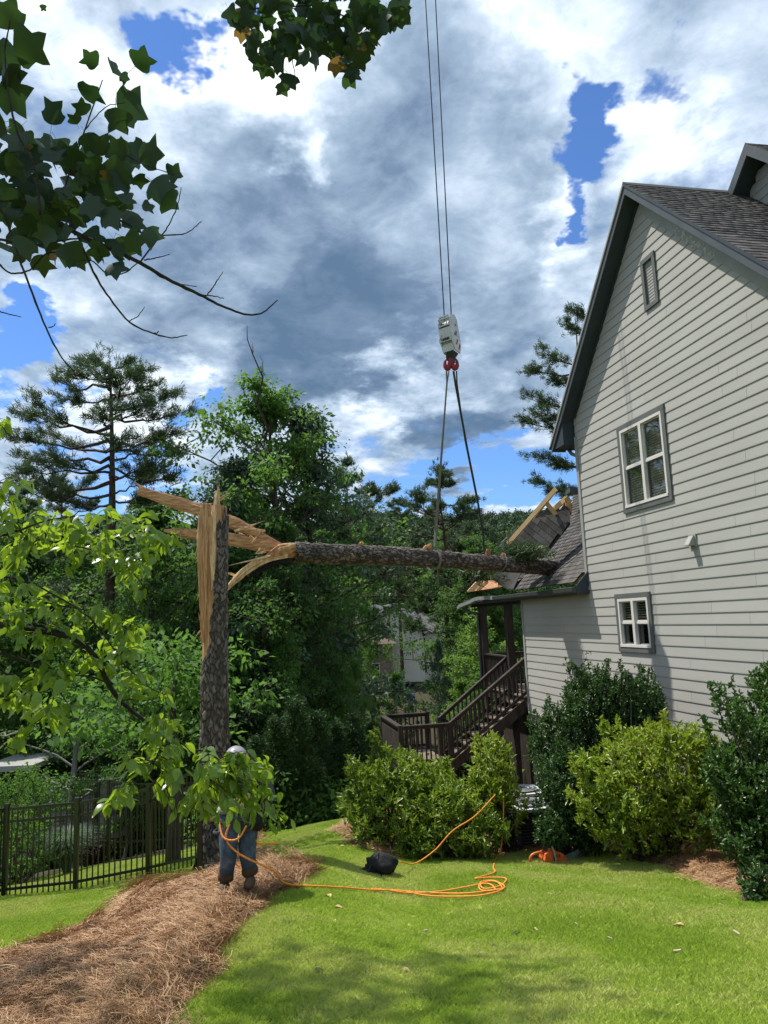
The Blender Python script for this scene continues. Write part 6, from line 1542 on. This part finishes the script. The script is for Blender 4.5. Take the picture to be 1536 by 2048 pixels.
# tulip tree: its trunk stands out of view to the left, crown overhead
tb = np.array([-4.6, 3.2, float(gz(-4.6, 3.2))])
tulip = empty('tulip_tree', tb, 'tulip tree whose dark lobed leaves hang into the upper left of the picture', 'tree')
mk('trunk', *tubeg(spline([tb + [0, 0, -.2], tb + [.05, 0, 3], tb + [0, .3, 7], tb + [-.2, .8, 12], tb + [0, 1, 16]], 24), np.linspace(.30, .08, 24), 12), m_trunk, tulip, True)
TP = lambda L, d0, d1: [P(x, y, d0 + (d1 - d0) * i / (len(L) - 1)) for i, (x, y) in enumerate(L)]
lines = [([(-30, 395), (80, 430), (170, 475), (270, 520), (330, 555), (400, 590), (440, 610), (490, 628), (525, 625), (555, 600)], .015, .0032, 3.7, 4.0),
         ([(400, 590), (428, 592), (448, 597)], .004, .002, 3.95, 3.95), ([(415, 590), (430, 568), (446, 543)], .004, .002, 3.95, 3.97), ([(325, 550), (350, 566), (394, 573)], .004, .002, 3.85, 3.85),
         ([(155, 468), (185, 540), (215, 590), (260, 645), (310, 668), (345, 675), (375, 670)], .007, .0025, 3.7, 3.9), ([(258, 642), (275, 633), (289, 614)], .003, .0018, 3.8, 3.82), ([(305, 666), (314, 666), (317, 662)], .003, .002, 3.8, 3.82),
         ([(-20, 400), (8, 430), (30, 490), (60, 575), (90, 650), (120, 710), (150, 745)], .008, .003, 3.5, 3.6), ([(97, 655), (106, 653), (111, 647)], .003, .002, 3.55, 3.55),
         ([(282, 522), (310, 485), (335, 455), (355, 410), (362, 375)], .005, .002, 3.8, 3.85), ([(200, 425), (250, 445), (290, 468), (345, 470), (375, 465), (403, 443)], .006, .002, 3.75, 3.8),
         ([(288, 520), (312, 516), (340, 508)], .004, .002, 3.8, 3.8), ([(-20, 615), (10, 626), (42, 634)], .004, .002, 3.5, 3.5), ([(-10, 520), (20, 545), (60, 540), (100, 505), (180, 520), (215, 548), (250, 545), (280, 522)], .005, .003, 3.6, 3.8),
         ([(-30, 470), (60, 490), (130, 480), (170, 475)], .007, .004, 3.6, 3.7), ([(-30, 405), (60, 400), (150, 415)], .006, .003, 3.5, 3.6), ([(150, 470), (130, 380), (170, 260), (205, 160)], .006, .003, 3.7, 3.8),
         ([(170, 260), (210, 215), (250, 205)], .003, .002, 3.75, 3.75), ([(80, 430), (70, 340), (30, 250), (10, 120), (20, 40)], .007, .003, 3.5, 3.3), ([(140, 350), (220, 300), (290, 330), (350, 350)], .005, .002, 3.7, 3.8)]
for L, r0, r1, d0, d1 in lines: branch(tulip, TP(L, d0, d1), r0, r1)
branch(tulip, [tb + [.05, 0, 4.9], tb + [1.0, .2, 4.5], P(-120, 380, 3.6), P(-30, 395, 3.7)], .05, .016); branch(tulip, [tb + [.05, 0, 4.2], P(-200, 450, 3.4), P(-30, 470, 3.6)], .03, .008)
branch(tulip, [tb + [.05, .1, 4.6], P(-150, 400, 3.4), P(-20, 400, 3.5)], .03, .009)
items = []
def tul_leaf(px, py, d, size_px, ang=None, brown=False):
    q = P(px, py, d); s = size_px * d / FPX; view = nrm(-q)
    tl = gt.normal(0, .45, 3); n_ = nrm(view * (1 if gt.uniform() < .6 else -1) + tl + np.array([0, 0, .25]))
    if ang is None: ang = gt.normal(-90, 55)
    y = rt * math.cos(math.radians(ang)) + up * math.sin(math.radians(ang)) + gt.normal(0, .25, 3)
    y = nrm(y - n_ * (y @ n_)); R = np.stack([np.cross(y, n_), y, n_], 1)
    items.append((q - y * s * .4, R, s, int(gt.integers(0, 4)), 1 if brown else 0))
for a in [(285, 120, 72, 60), (225, 130, 66, 110), (180, 120, 60, 140), (250, 155, 34, -30), (180, 180, 78, -60), (262, 215, 96, 10), (232, 240, 80, -50), (105, 225, 80, 100), (163, 215, 50, 120), (150, 238, 40, 120), (300, 308, 92, 10), (350, 347, 54, 0), (316, 372, 80, -30),
          (338, 402, 74, -60), (296, 415, 42, 0), (60, 95, 110, -20), (20, 120, 100, -50), (15, 30, 90, 100), (25, 190, 95, -60), (12, 260, 60, 100), (200, 290, 70, 100), (275, 300, 60, 180), (235, 345, 80, 0), (170, 345, 80, -80), (60, 320, 80, -40), (50, 360, 80, -100),
          (110, 300, 70, 100), (245, 400, 70, -80), (205, 380, 70, -60), (300, 470, 60, -30), (230, 535, 60, -50), (190, 510, 40, -40), (155, 520, 50, -60), (85, 525, 66, -80), (15, 500, 62, -90), (240, 500, 50, -60), (60, 460, 70, -90), (130, 400, 70, -60)]:
    tul_leaf(a[0], a[1], gt.uniform(3.5, 4.0), a[2] * .78, a[3])
def tblob(px, py, rx, ry, n, d0, d1, s0, s1, br=.03):
    for _ in range(n):
        a = gt.uniform(0, 6.28); r = gt.uniform() ** .55; tul_leaf(px + rx * r * math.cos(a), py + ry * r * math.sin(a), gt.uniform(d0, d1), gt.uniform(s0, s1), None, gt.uniform() < br)
for b in [(110, 350, 120, 65, 24), (190, 390, 110, 50, 22), (60, 440, 70, 50, 14), (170, 320, 110, 45, 16), (110, 490, 100, 32, 12), (225, 470, 55, 45, 10), (20, 300, 40, 70, 7), (10, 90, 30, 90, 3), (50, 400, 60, 40, 12), (-60, 350, 60, 200, 30)]:
    tblob(*b, 3.5, 4.2, 34, 62)
put_leaves(tulip, items, tul, [L_tul, L_brn], 290)
# the cluster hanging in at the top comes from a higher limb
top = empty('tulip_branch', P(640, -60, 5.2), 'cluster of dark tulip leaves hanging in from the top edge', 'branch'); items = []
for b in [(640, 15, 175, 42, 62), (560, 70, 62, 48, 20), (650, 80, 95, 46, 34), (735, 55, 55, 50, 20), (540, 125, 24, 30, 6), (585, 172, 24, 14, 3), (685, 140, 26, 20, 5), (790, 25, 24, 22, 7), (475, 40, 22, 30, 7), (515, 105, 16, 40, 5), (640, -60, 220, 60, 70), (700, 100, 40, 30, 8)]:
    tblob(*b, 4.9, 5.6, 30, 48, .04)
put_leaves(top, items, tul, [L_tul, L_brn], 250)
for L, r0, r1 in [([(660, -60), (640, 10), (600, 60), (585, 110), (590, 150), (585, 165)], .008, .002), ([(640, 10), (500, 20), (505, 60), (520, 85), (545, 120), (575, 145)], .006, .002), ([(640, -20), (620, 50), (660, 100), (690, 135)], .006, .002),
                  ([(680, -60), (660, 15), (730, 40), (790, 35)], .008, .002), ([(680, -40), (740, 10), (760, 60)], .005, .002)]: branch(top, TP(L, 5.1, 5.3), r0, r1)
branch(top, [tb + [0, .4, 8.4], P(450, -500, 5.2), P(600, -250, 5.2), P(670, -60, 5.15)], .05, .009)
# the high crown of the tulip tree, above the frame: it shades the bottom of the picture
gc = np.random.default_rng(17); cl = []
for (cx, cy, cz, r, n) in ((-5.3, 8.8, 10.6, .6, 6), (-6.4, 8.8, 10.6, .7, 7), (-8.3, 8.7, 10.7, 1.0, 12), (-6.5, 5.4, 12.4, 2.0, 24), (-4.2, 4.4, 14, 2.4, 26), (-7.5, 3.5, 9.5, 2.4, 24)):
    c = gc.normal(size=(n, 3)); c /= np.linalg.norm(c, axis=1)[:, None]; c *= r * gc.uniform(.3, 1, (n, 1)) * [1, 1, .5]; cl.append(c + [cx, cy, cz])
cl = np.vstack(cl); n = len(cl) * 34; c = np.repeat(cl, 34, 0) + gc.normal(0, .38, (n, 3)); nn = gc.normal(0, .5, (n, 3)) + [0, 0, 1]
V, F = scatter(*leaf_mesh(TUL2, .2, .3), c, rotfrom(gc.normal(size=(n, 3)), nn), gc.uniform(.11, .18, n)); o = mk('crown', V, F, L_tul, tulip)
mb = MB()
for q in cl[::4]: limb_mesh(mb, tb + [0, .5, min(q[2] - tb[2] - 1.0, 13)], q, .05, .008, gc, .05, 6, 5)
mb.build('limbs', m_trunk, tulip)

# small tree at the left with bright back-lit oval leaves
ob = np.array([-5.4, 5.0, float(gz(-5.4, 5.0))])
oval = empty('overhanging_tree', ob, 'young tree reaching in from the left with bright back-lit oval leaves', 'tree')
mk('trunk', *tubeg(spline([ob + [0, 0, -.2], ob + [.1, 0, 1.2], ob + [.05, 0, 2.6], ob + [-.1, .1, 4.5]], 16), np.linspace(.10, .04, 16), 10), m_branch, oval, True)
MAIN = [(-90, 1235), (40, 1257), (120, 1268), (165, 1287), (195, 1320), (215, 1365), (240, 1400), (280, 1435), (330, 1465), (380, 1500), (420, 1530), (460, 1560), (520, 1600), (575, 1645)]
twl = [(MAIN, .022, .003, 4.3, 5.3), ([(-90, 1080), (0, 1072), (35, 1062), (60, 1073), (140, 1090), (210, 1085), (290, 1065), (355, 1070)], .009, .002, 4.3, 4.8), ([(90, 1205), (150, 1217), (200, 1225), (275, 1250)], .005, .002, 4.4, 4.6),
       ([(180, 1235), (215, 1280), (250, 1330), (300, 1375), (330, 1390)], .006, .002, 4.4, 4.6), ([(-60, 1290), (60, 1325), (110, 1370), (95, 1430)], .008, .002, 4.3, 4.5), ([(100, 1360), (130, 1400), (150, 1440)], .004, .002, 4.4, 4.5),
       ([(330, 1465), (310, 1520), (265, 1570), (212, 1612)], .006, .002, 4.75, 4.7), ([(380, 1500), (450, 1505), (520, 1525), (555, 1555)], .006, .002, 4.9, 5.2), ([(-90, 960), (0, 965), (60, 985), (110, 1010)], .007, .002, 4.2, 4.3),
       ([(35, 1062), (100, 1040), (190, 1030), (240, 1040)], .006, .002, 4.3, 4.5), ([(140, 1090), (220, 1110), (270, 1150), (290, 1180)], .005, .002, 4.5, 4.6), ([(-60, 1140), (40, 1160), (110, 1190), (180, 1235)], .008, .004, 4.3, 4.4),
       ([(215, 1365), (160, 1350), (60, 1360), (20, 1400)], .005, .002, 4.5, 4.4), ([(420, 1530), (400, 1590), (370, 1640)], .005, .002, 4.9, 4.9), ([(240, 1400), (300, 1400), (330, 1420)], .004, .002, 4.6, 4.7), ([(-60, 830), (0, 850), (14, 870)], .004, .002, 4.2, 4.2),
       ([(460, 1560), (510, 1570), (560, 1600)], .005, .002, 5.0, 5.2), ([(-40, 1450), (0, 1485), (30, 1500)], .004, .002, 4.1, 4.2)]
allp = []
for L, r0, r1, d0, d1 in twl:
    _, s_ = branch(oval, TP(L, d0, d1), r0, r1); allp.append(s_)
for L in twl: 
    if L[0][0][0] < -20: branch(oval, [ob + [.05, 0, 2.0 + (1250 - L[0][0][1]) * .0035], (ob + [.6, -.3, 2.1 + (1250 - L[0][0][1]) * .0035] + P(*L[0][0], L[3])) / 2, P(*L[0][0], L[3])], .03, L[1])
allp = np.vstack(allp)
items = []; tw = MB()
def ov_blob(px, py, rx, ry, n):
    k = max(2, n // 6)
    for _ in range(k):
        a = gt.uniform(0, 6.28); r = gt.uniform() ** .6; x = px + rx * r * math.cos(a); y_ = py + ry * r * math.sin(a)
        near = allp[np.argmin(np.sum((allp - P(x, y_, 4.6)) ** 2, 1))]; e = P(x, y_, near[1] + gt.normal(0, .22))
        dv = e - near; 
        if np.linalg.norm(dv) > .9: near = e - nrm(dv) * .9; dv = e - near
        pts = np.array([near, (near + e) / 2 + [0, 0, .05 * np.linalg.norm(dv)], e]); tw.tube(spline(pts, 5), np.linspace(.003, .0013, 5), 4, False)
        for j in range(7):
            u = 1 - (j // 2) * .2 * min(1, .35 / (np.linalg.norm(dv) + .05)) - gt.uniform(0, .1); q = near + dv * max(u, 0) + gt.normal(0, .018, 3)
            side = 1 if j % 2 else -1; y = nrm(nrm(dv) * gt.uniform(.1, .8) + np.cross(nrm(dv), ZV) * side * gt.uniform(.4, 1.1) + np.array([0, 0, -gt.uniform(.15, 1.1)]) + gt.normal(0, .2, 3))
            nn = nrm(ZV * 1.0 + gt.normal(0, .55, 3)); nn = nrm(nn - y * (nn @ y)); R = np.stack([np.cross(y, nn), y, nn], 1)
            items.append((q, R, gt.uniform(.052, .104), int(gt.integers(0, 4)), 0))
for b in [(30, 975, 50, 25, 34), (60, 1030, 70, 28, 50), (180, 1035, 80, 24, 60), (240, 1050, 80, 35, 60), (110, 1085, 110, 32, 80), (300, 1080, 50, 36, 44), (250, 1120, 50, 35, 40), (268, 1160, 22, 28, 20), (190, 1105, 80, 24, 44), (345, 1078, 18, 16, 12), (20, 1130, 40, 40, 34), (20, 1180, 50, 40, 34),
          (90, 1205, 80, 28, 50), (205, 1222, 60, 26, 40), (50, 1250, 70, 40, 60), (150, 1262, 70, 35, 46), (240, 1275, 50, 35, 40), (265, 1305, 34, 34, 30), (175, 1330, 70, 38, 44), (290, 1365, 44, 26, 40), (60, 1340, 80, 40, 60), (50, 1410, 50, 34, 50), (110, 1420, 36, 36, 36), (318, 1385, 20, 14, 12),
          (330, 1470, 50, 34, 50), (300, 1530, 60, 40, 66), (390, 1530, 70, 48, 90), (255, 1590, 36, 20, 30), (460, 1560, 60, 44, 76), (365, 1590, 55, 36, 56), (505, 1600, 60, 34, 60), (562, 1640, 24, 20, 18), (440, 1612, 50, 26, 40), (535, 1535, 34, 30, 26), (215, 1610, 16, 8, 6), (10, 855, 10, 22, 6), (15, 1490, 26, 10, 8), (480, 1520, 40, 26, 26),
          (472, 1522, 34, 20, 26), (455, 1545, 40, 20, 26), (500, 1548, 44, 26, 44), (520, 1582, 46, 26, 40), (478, 1500, 16, 8, 8), (-60, 1100, 50, 200, 90), (-50, 1330, 50, 120, 60)]:
    ov_blob(*b)
tw.build('twigs', m_branch, oval)['kind'] = 'stuff'; put_leaves(oval, items, ovl, [L_ovl], 295)

# ------------------------------------------------------------------ people
m_skin = noisy("skin", [(.42, .24, .16), (.50, .30, .21)], scale=10, rough=.5)
m_jean = noisy("blue_denim", [(.022, .032, .05), (.05, .072, .105), (.12, .165, .22)], scale=7, rough=.85, bump=.6, bscale=25)
m_chap = noisy("brown_work_cloth", [(.05, .03, .018), (.12, .075, .04)], scale=7, rough=.9, bump=.5)
m_shirt = noisy("dark_shirt", [(.03, .034, .045), (.07, .075, .09)], scale=7, rough=.9, bump=.6, bscale=15)
m_hat = noisy("grey_white_helmet", [(.20, .19, .22), (.33, .32, .35)], scale=9, rough=.35)
m_boot = noisy("brown_boot", [(.05, .032, .02), (.12, .08, .05)], scale=12, rough=.8)
m_blue = noisy("blue_cloth", [(.05, .14, .40), (.09, .20, .5)], scale=6, rough=.85)
def skin_body(name, joints, edges, mat, parent=None, root=0, sub=2, origin=None):
    me = bpy.data.meshes.new(name); off = root_off(parent) if parent else np.asarray(origin if origin is not None else (0, 0, 0), float)
    me.from_pydata([tuple(np.asarray(j[0]) - off) for j in joints], edges, []); o = bpy.data.objects.new(name, me); col.objects.link(o)
    if parent: o.parent = parent
    else: o.location = Vector([float(v) for v in off])
    sk = o.modifiers.new('skin', 'SKIN'); sk.use_smooth_shade = True
    for i, j in enumerate(joints):
        r = j[1]; me.skin_vertices[0].data[i].radius = (r, r) if np.isscalar(r) else r
        me.skin_vertices[0].data[i].use_root = (i == root)
    ss = o.modifiers.new('sub', 'SUBSURF'); ss.levels = sub; ss.render_levels = sub; me.materials.append(mat); return o
def climber():
    f1 = gpt(450, 1782, lift=.19); f2 = gpt(502, 1772, lift=.19)
    pr = f1 + np.array([.12, .05, 0]); right = np.array([1.0, .05, 0]); fw = np.array([-.25, .95, 0]); fw = nrm(fw)
    hip = P(476, 1638, f1[1] + .06); hipL = hip - right * .11; hipR = hip + right * .12
    kneeL = P(458, 1712, f1[1] - .10); ankL = f1 + [0.0, 0, .09]; kneeR = P(494, 1708, f1[1] + .02); ankR = f2 + [0.0, 0, .09]
    waist = hip + [.0, .02, .14]; chest = hip + np.array([-.03, .16, .33]); neck = hip + np.array([-.07, .30, .39]); headc = hip + np.array([-.10, .40, .47])
    shL = chest + np.array([-.20, .0, .08]); shR = chest + np.array([.20, .02, .08]); elL = shL + [-.10, .05, -.24]; elR = shR + [.12, .02, -.24]; haL = P(448, 1700, f1[1] - .12); haR = elR + [-.06, .18, -.10]
    haL = elL + np.array([.05, -.10, -.22])
    J = [(hip, (.15, .12)), (waist, (.14, .11)), (chest, (.17, .12)), (neck, .06), (neck + [0, .03, .06], .055), (headc - [0, 0, .03], .085), (headc + [0, .01, .07], .082),
         (shL, .07), (elL, .048), (haL, .032), (shR, .07), (elR, .048), (haR, .032), (hipL, .10), (kneeL, .065), (ankL, .034), (hipR, .10), (kneeR, .06), (ankR, .034), (ankL + [-.01, -.12, -.05], .024), (ankR + [.0, -.12, -.05], .024)]
    E = [(0, 1), (1, 2), (2, 3), (3, 4), (4, 5), (5, 6), (2, 7), (7, 8), (8, 9), (2, 10), (10, 11), (11, 12), (0, 13), (13, 14), (14, 15), (0, 16), (16, 17), (17, 18), (15, 19), (18, 20)]
    body = skin_body('person', J, E, m_skin, None, 0, 2, origin=f1 + [.1, 0, 0])
    tag(body, 'climber in jeans and a pale helmet bending by the snapped trunk, half hidden by leaves', 'person', 'people')
    skin_body('trousers', [(hip + [0, 0, .06], (.165, .135)), (hipL, .125), ((hipL + kneeL) / 2, .105), (kneeL, .088), (kneeL * .12 + ankL * .88, .075), (hipR, .125), ((hipR + kneeR) / 2, .105), (kneeR, .088), (kneeR * .12 + ankR * .88, .075), (waist, (.15, .12))],
              [(0, 1), (1, 2), (2, 3), (3, 4), (0, 5), (5, 6), (6, 7), (7, 8), (0, 9)], m_jean, body)
    skin_body('shirt', [(waist, (.17, .14)), (chest, (.20, .15)), (neck - [0, 0, .05], .09), (shL, .10), (elL, .075), (elL * .2 + haL * .8, .05), (shR, .10), (elR, .075), (elR * .2 + haR * .8, .05)], [(0, 1), (1, 2), (1, 3), (3, 4), (4, 5), (1, 6), (6, 7), (7, 8)], m_shirt, body)
    for k, a in ((kneeL, ankL), (kneeR, ankR)):
        skin_body('gaiter', [(k * .5 + a * .5, .088), (a * .8 + k * .2, .09), (a + [0, 0, -.01], .082)], [(0, 1), (1, 2)], m_chap, body, sub=1)
        skin_body('boot', [(a + [0, .03, -.03], .068), (a + [0, -.07, -.045], .058), (a + [-.01, -.17, -.055], .048)], [(0, 1), (1, 2)], m_boot, body, sub=1)
    for b, el in ((haL, elL), (haR, elR)):
        d = nrm(b - el); sd = nrm(np.cross(d, ZV)); pm = [(b, .030), (b + d * .05, .028)]; ed = [(0, 1)]
        for i in range(4):
            k = len(pm); r_ = b + d * .08 + sd * (i - 1.5) * .018; pm += [(r_, .010), (r_ + d * .035 - ZV * .008, .009), (r_ + d * .055 - ZV * .028, .008)]; ed += [(1, k), (k, k + 1), (k + 1, k + 2)]
        k = len(pm); pm += [(b + d * .03 + sd * .035, .011), (b + d * .06 + sd * .045 - ZV * .01, .009)]; ed += [(0, k), (k, k + 1)]
        skin_body('glove', pm, ed, m_webd, body, sub=1)
    hb = headc + [0, .015, .06]
    V = []; F = []; n = 20; rr = 8
    for i in range(rr + 1):
        th = i / rr * 1.45
        for j in range(n): ph = 2 * math.pi * j / n; V.append(hb + [.118 * math.sin(th) * math.cos(ph), .138 * math.sin(th) * math.sin(ph), .115 * math.cos(th) - .0])
    for j in range(n): ph = 2 * math.pi * j / n; V.append(hb + [.135 * math.cos(ph), .165 * math.sin(ph), -.005])
    F = [(i * n + j, (i + 1) * n + j, (i + 1) * n + (j + 1) % n, i * n + (j + 1) % n) for i in range(rr + 1) for j in range(n)]
    mk('helmet', V, F, m_hat, body, True)
    mk('helmet_band', *tubeg([hb + [.122 * math.cos(t), .142 * math.sin(t), .012] for t in np.linspace(0, 6.28, 24)], .008, 5), m_red, body)
    mk('neck_scarf', *tubeg([neck + [.075 * math.cos(t), .075 * math.sin(t), .05] for t in np.linspace(0, 6.28, 18)], .022, 6), m_blue, body)
    for z, r_ in ((.10, .175), (.02, .18)): mk('harness_belt', *tubeg([hip + [r_ * math.cos(t), r_ * .85 * math.sin(t), z + .02 * math.cos(t)] for t in np.linspace(0, 6.28, 24)], .022, 6), m_webd, body)
    for c_, s_ in ((hipL, 1), (hipR, 1)): mk('leg_strap', *tubeg([c_ + [.128 * math.cos(t), .125 * math.sin(t), -.08 + .03 * math.cos(t)] for t in np.linspace(0, 6.28, 20)], .014, 5), m_webd, body)
    blob('tool_pouch', hip + [.20, -.06, .02], (.08, .08, .13), m_black, body, 9, .2)
    mk('lanyard', *tubeg(spline([hip + [-.17, -.1, .02], hip + [-.10, -.20, -.12], hip + [.04, -.22, -.13], hip + [.12, -.18, -.02]], 14), .009, 6), m_rope, body)
    rope('rope', [hip + [-.05, -.16, .0], hip + [-.08, -.18, -.14], hip + [.06, -.2, -.28], f2 + [.25, -.12, .16], P(565, 1764, f2[1]), on_ground(600, 1772, .04), on_ground(640, 1774, .04)], r=.010, n=50, label='orange rope hanging from the harness of the climber to the grass')
    rope('rope', [hip + [.14, -.05, -.02], hip + [.2, -.05, -.22], hip + [.32, -.02, -.24], hip + [.40, 0, -.25]], r=.009, n=20, label='short end of orange lanyard sticking out beside the climber')
climber()
def far_person():
    f = P(822, 1440, 46); f[2] = P(822, 1436, 46)[2]
    J = [(f + [0, 0, .9], .16), (f + [0, 0, 1.35], (.2, .13)), (f + [0, 0, 1.5], .06), (f + [0, 0, 1.68], .1), (f + [-.1, 0, .5], .07), (f + [-.12, 0, .08], .05), (f + [.1, 0, .5], .07), (f + [.12, 0, .08], .05), (f + [-.24, 0, 1.4], .06), (f + [-.3, 0, .95], .04), (f + [.24, 0, 1.4], .06), (f + [.3, 0, .95], .04)]
    o = skin_body('person', J, [(0, 1), (1, 2), (2, 3), (0, 4), (4, 5), (0, 6), (6, 7), (1, 8), (8, 9), (1, 10), (10, 11)], m_skin, None, 0, 1, origin=f); tag(o, 'tiny figure in blue standing far off among the trees', 'person', 'people')
    skin_body('shirt', [(f + [0, 0, .95], .19), (f + [0, 0, 1.35], (.23, .16)), (f + [-.24, 0, 1.4], .08), (f + [-.28, 0, 1.15], .07), (f + [.24, 0, 1.4], .08), (f + [.28, 0, 1.15], .07)], [(0, 1), (1, 2), (2, 3), (1, 4), (4, 5)], m_blue, o, sub=1)
    skin_body('trousers', [(f + [0, 0, .9], .17), (f + [-.1, 0, .5], .1), (f + [-.12, 0, .15], .08), (f + [.1, 0, .5], .1), (f + [.12, 0, .15], .08)], [(0, 1), (1, 2), (0, 3), (3, 4)], m_jean, o, sub=1)
far_person()

# broken green bough pressed on the roof beside the trunk
bg = np.random.default_rng(8); cb_ = []
for _ in range(110): cb_.append(P(bg.normal(1050, 22), bg.normal(1104, 5), bg.uniform(16.6, 17.3)))
for _ in range(30): cb_.append(P(bg.normal(950, 25), bg.normal(1150, 12), bg.uniform(16.6, 17.0)))
V, F = needle_tufts(np.array(cb_), bg.normal(size=(len(cb_), 3)) * [1, .5, .4], bg, 16, .17, .010); mk('crushed_bough', V, F, G_pine, fallen)
# ------------------------------------------------------------------ litter on the lawn and the bed
m_dry = noisy("dry_leaf", [(.28, .19, .09), (.5, .38, .2)], scale=9, rough=.8)
m_dryd = noisy("dark_dead_leaf", [(.03, .025, .02), (.07, .055, .04)], scale=9, rough=.8)
m_chip = noisy("wood_chip", [(.36, .28, .17), (.5, .41, .27)], scale=9, rough=.8)
lv = None; litter = [(91, 1842, 'd'), (662, 1806, 'p'), (670, 1826, 'p'), (625, 1845, 'd'), (1012, 1843, 'd'), (1158, 1862, 'w'), (1076, 1874, 'w'), (1225, 1892, 'w'), (1369, 1864, 'p'), (1448, 1809, 'd'), (1448, 1822, 'w'), (1220, 1988, 'd'), (1480, 1885, 'w'), (855, 1872, 'w'),
          (630, 1960, 'd'), (670, 1855, 'p'), (1183, 1767, 'd'), (540, 1650, 'w'), (1290, 1795, 'w'), (1430, 1830, 'd'), (1105, 1800, 'w'), (460, 1745, 'w'), (122, 1913, 'w'), (432, 1942, 'w'), (415, 1903, 'd'), (700, 1640, 'w'), (660, 1650, 'w'), (690, 1700, 'p'), (1030, 1880, 'd'), (560, 1730, 'w'), (985, 1905, 'd'), (820, 1960, 'p'), (1350, 1920, 'w')]
prot = {}
for i, (px, py, k) in enumerate(litter):
    mt = {'d': m_dryd, 'p': m_dry, 'w': m_chip}[k]; q = gpt(px, py) + [0, 0, .045]; s = {'d': .07, 'p': .09, 'w': .05}[k] * rnd.uniform(.8, 1.3)
    if k not in prot: o = mk('fallen_leaf' if k != 'w' else 'wood_chip', *(leaf_mesh(OV, .5, 1.2) if k != 'w' else (lambda b: (b[0], b[1]))(boxg((0, .4, .05), (.35, .9, .14)))), mt, None, origin=(0, 0, 0)); prot[k] = o
    else: o = copyobj(prot[k])
    a = rnd.uniform(0, 6.28); Rr = Rz(a) @ np.array([[1, 0, 0], [0, math.cos(.3), -math.sin(.3)], [0, math.sin(.3), math.cos(.3)]]); o.matrix_basis = M4(Rr * s, q)
    tag(o, {'d': 'dark curled dead leaf lying on the ground', 'p': 'pale dry leaf lying on the grass', 'w': 'small pale chip of split wood lying on the ground'}[k], {'d': 'leaf', 'p': 'leaf', 'w': 'wood chip'}[k], {'d': 'dark dead leaves', 'p': 'pale dry leaves', 'w': 'scattered wood chips'}[k])
# pine cone
cb = gpt(396, 1812) + [0, 0, .16]; cone = empty('pine_cone', cb, 'brown pine cone lying on the straw bed', 'pine cone')
V = []; F = []; b0 = boxg((.022, 0, 0), (.03, .02, .006)); ps = []; Rs = []
for i in range(60):
    a = i * 2.4; z = -.05 + .1 * i / 60; r = math.sin((i + 4) / 68 * math.pi) * .6 + .4; ps.append(cb + [0 + z * 1.1, 0, 0]); Rx = np.array([[0, 0, 1], [math.cos(a), -math.sin(a), 0], [math.sin(a), math.cos(a), 0]]); Rs.append(Rx * r * 1.3)
V, F = scatter(b0[0], np.array(b0[1]), np.array(ps), np.array(Rs)); mk('scales', V, F, noisy("cone_scale", [(.05, .03, .02), (.16, .10, .07)], scale=20, rough=.8), cone)
mk('core', *tubeg([cb + [-.06, 0, 0], cb + [.06, 0, 0]], [.02, .012], 8), m_dryd, cone)
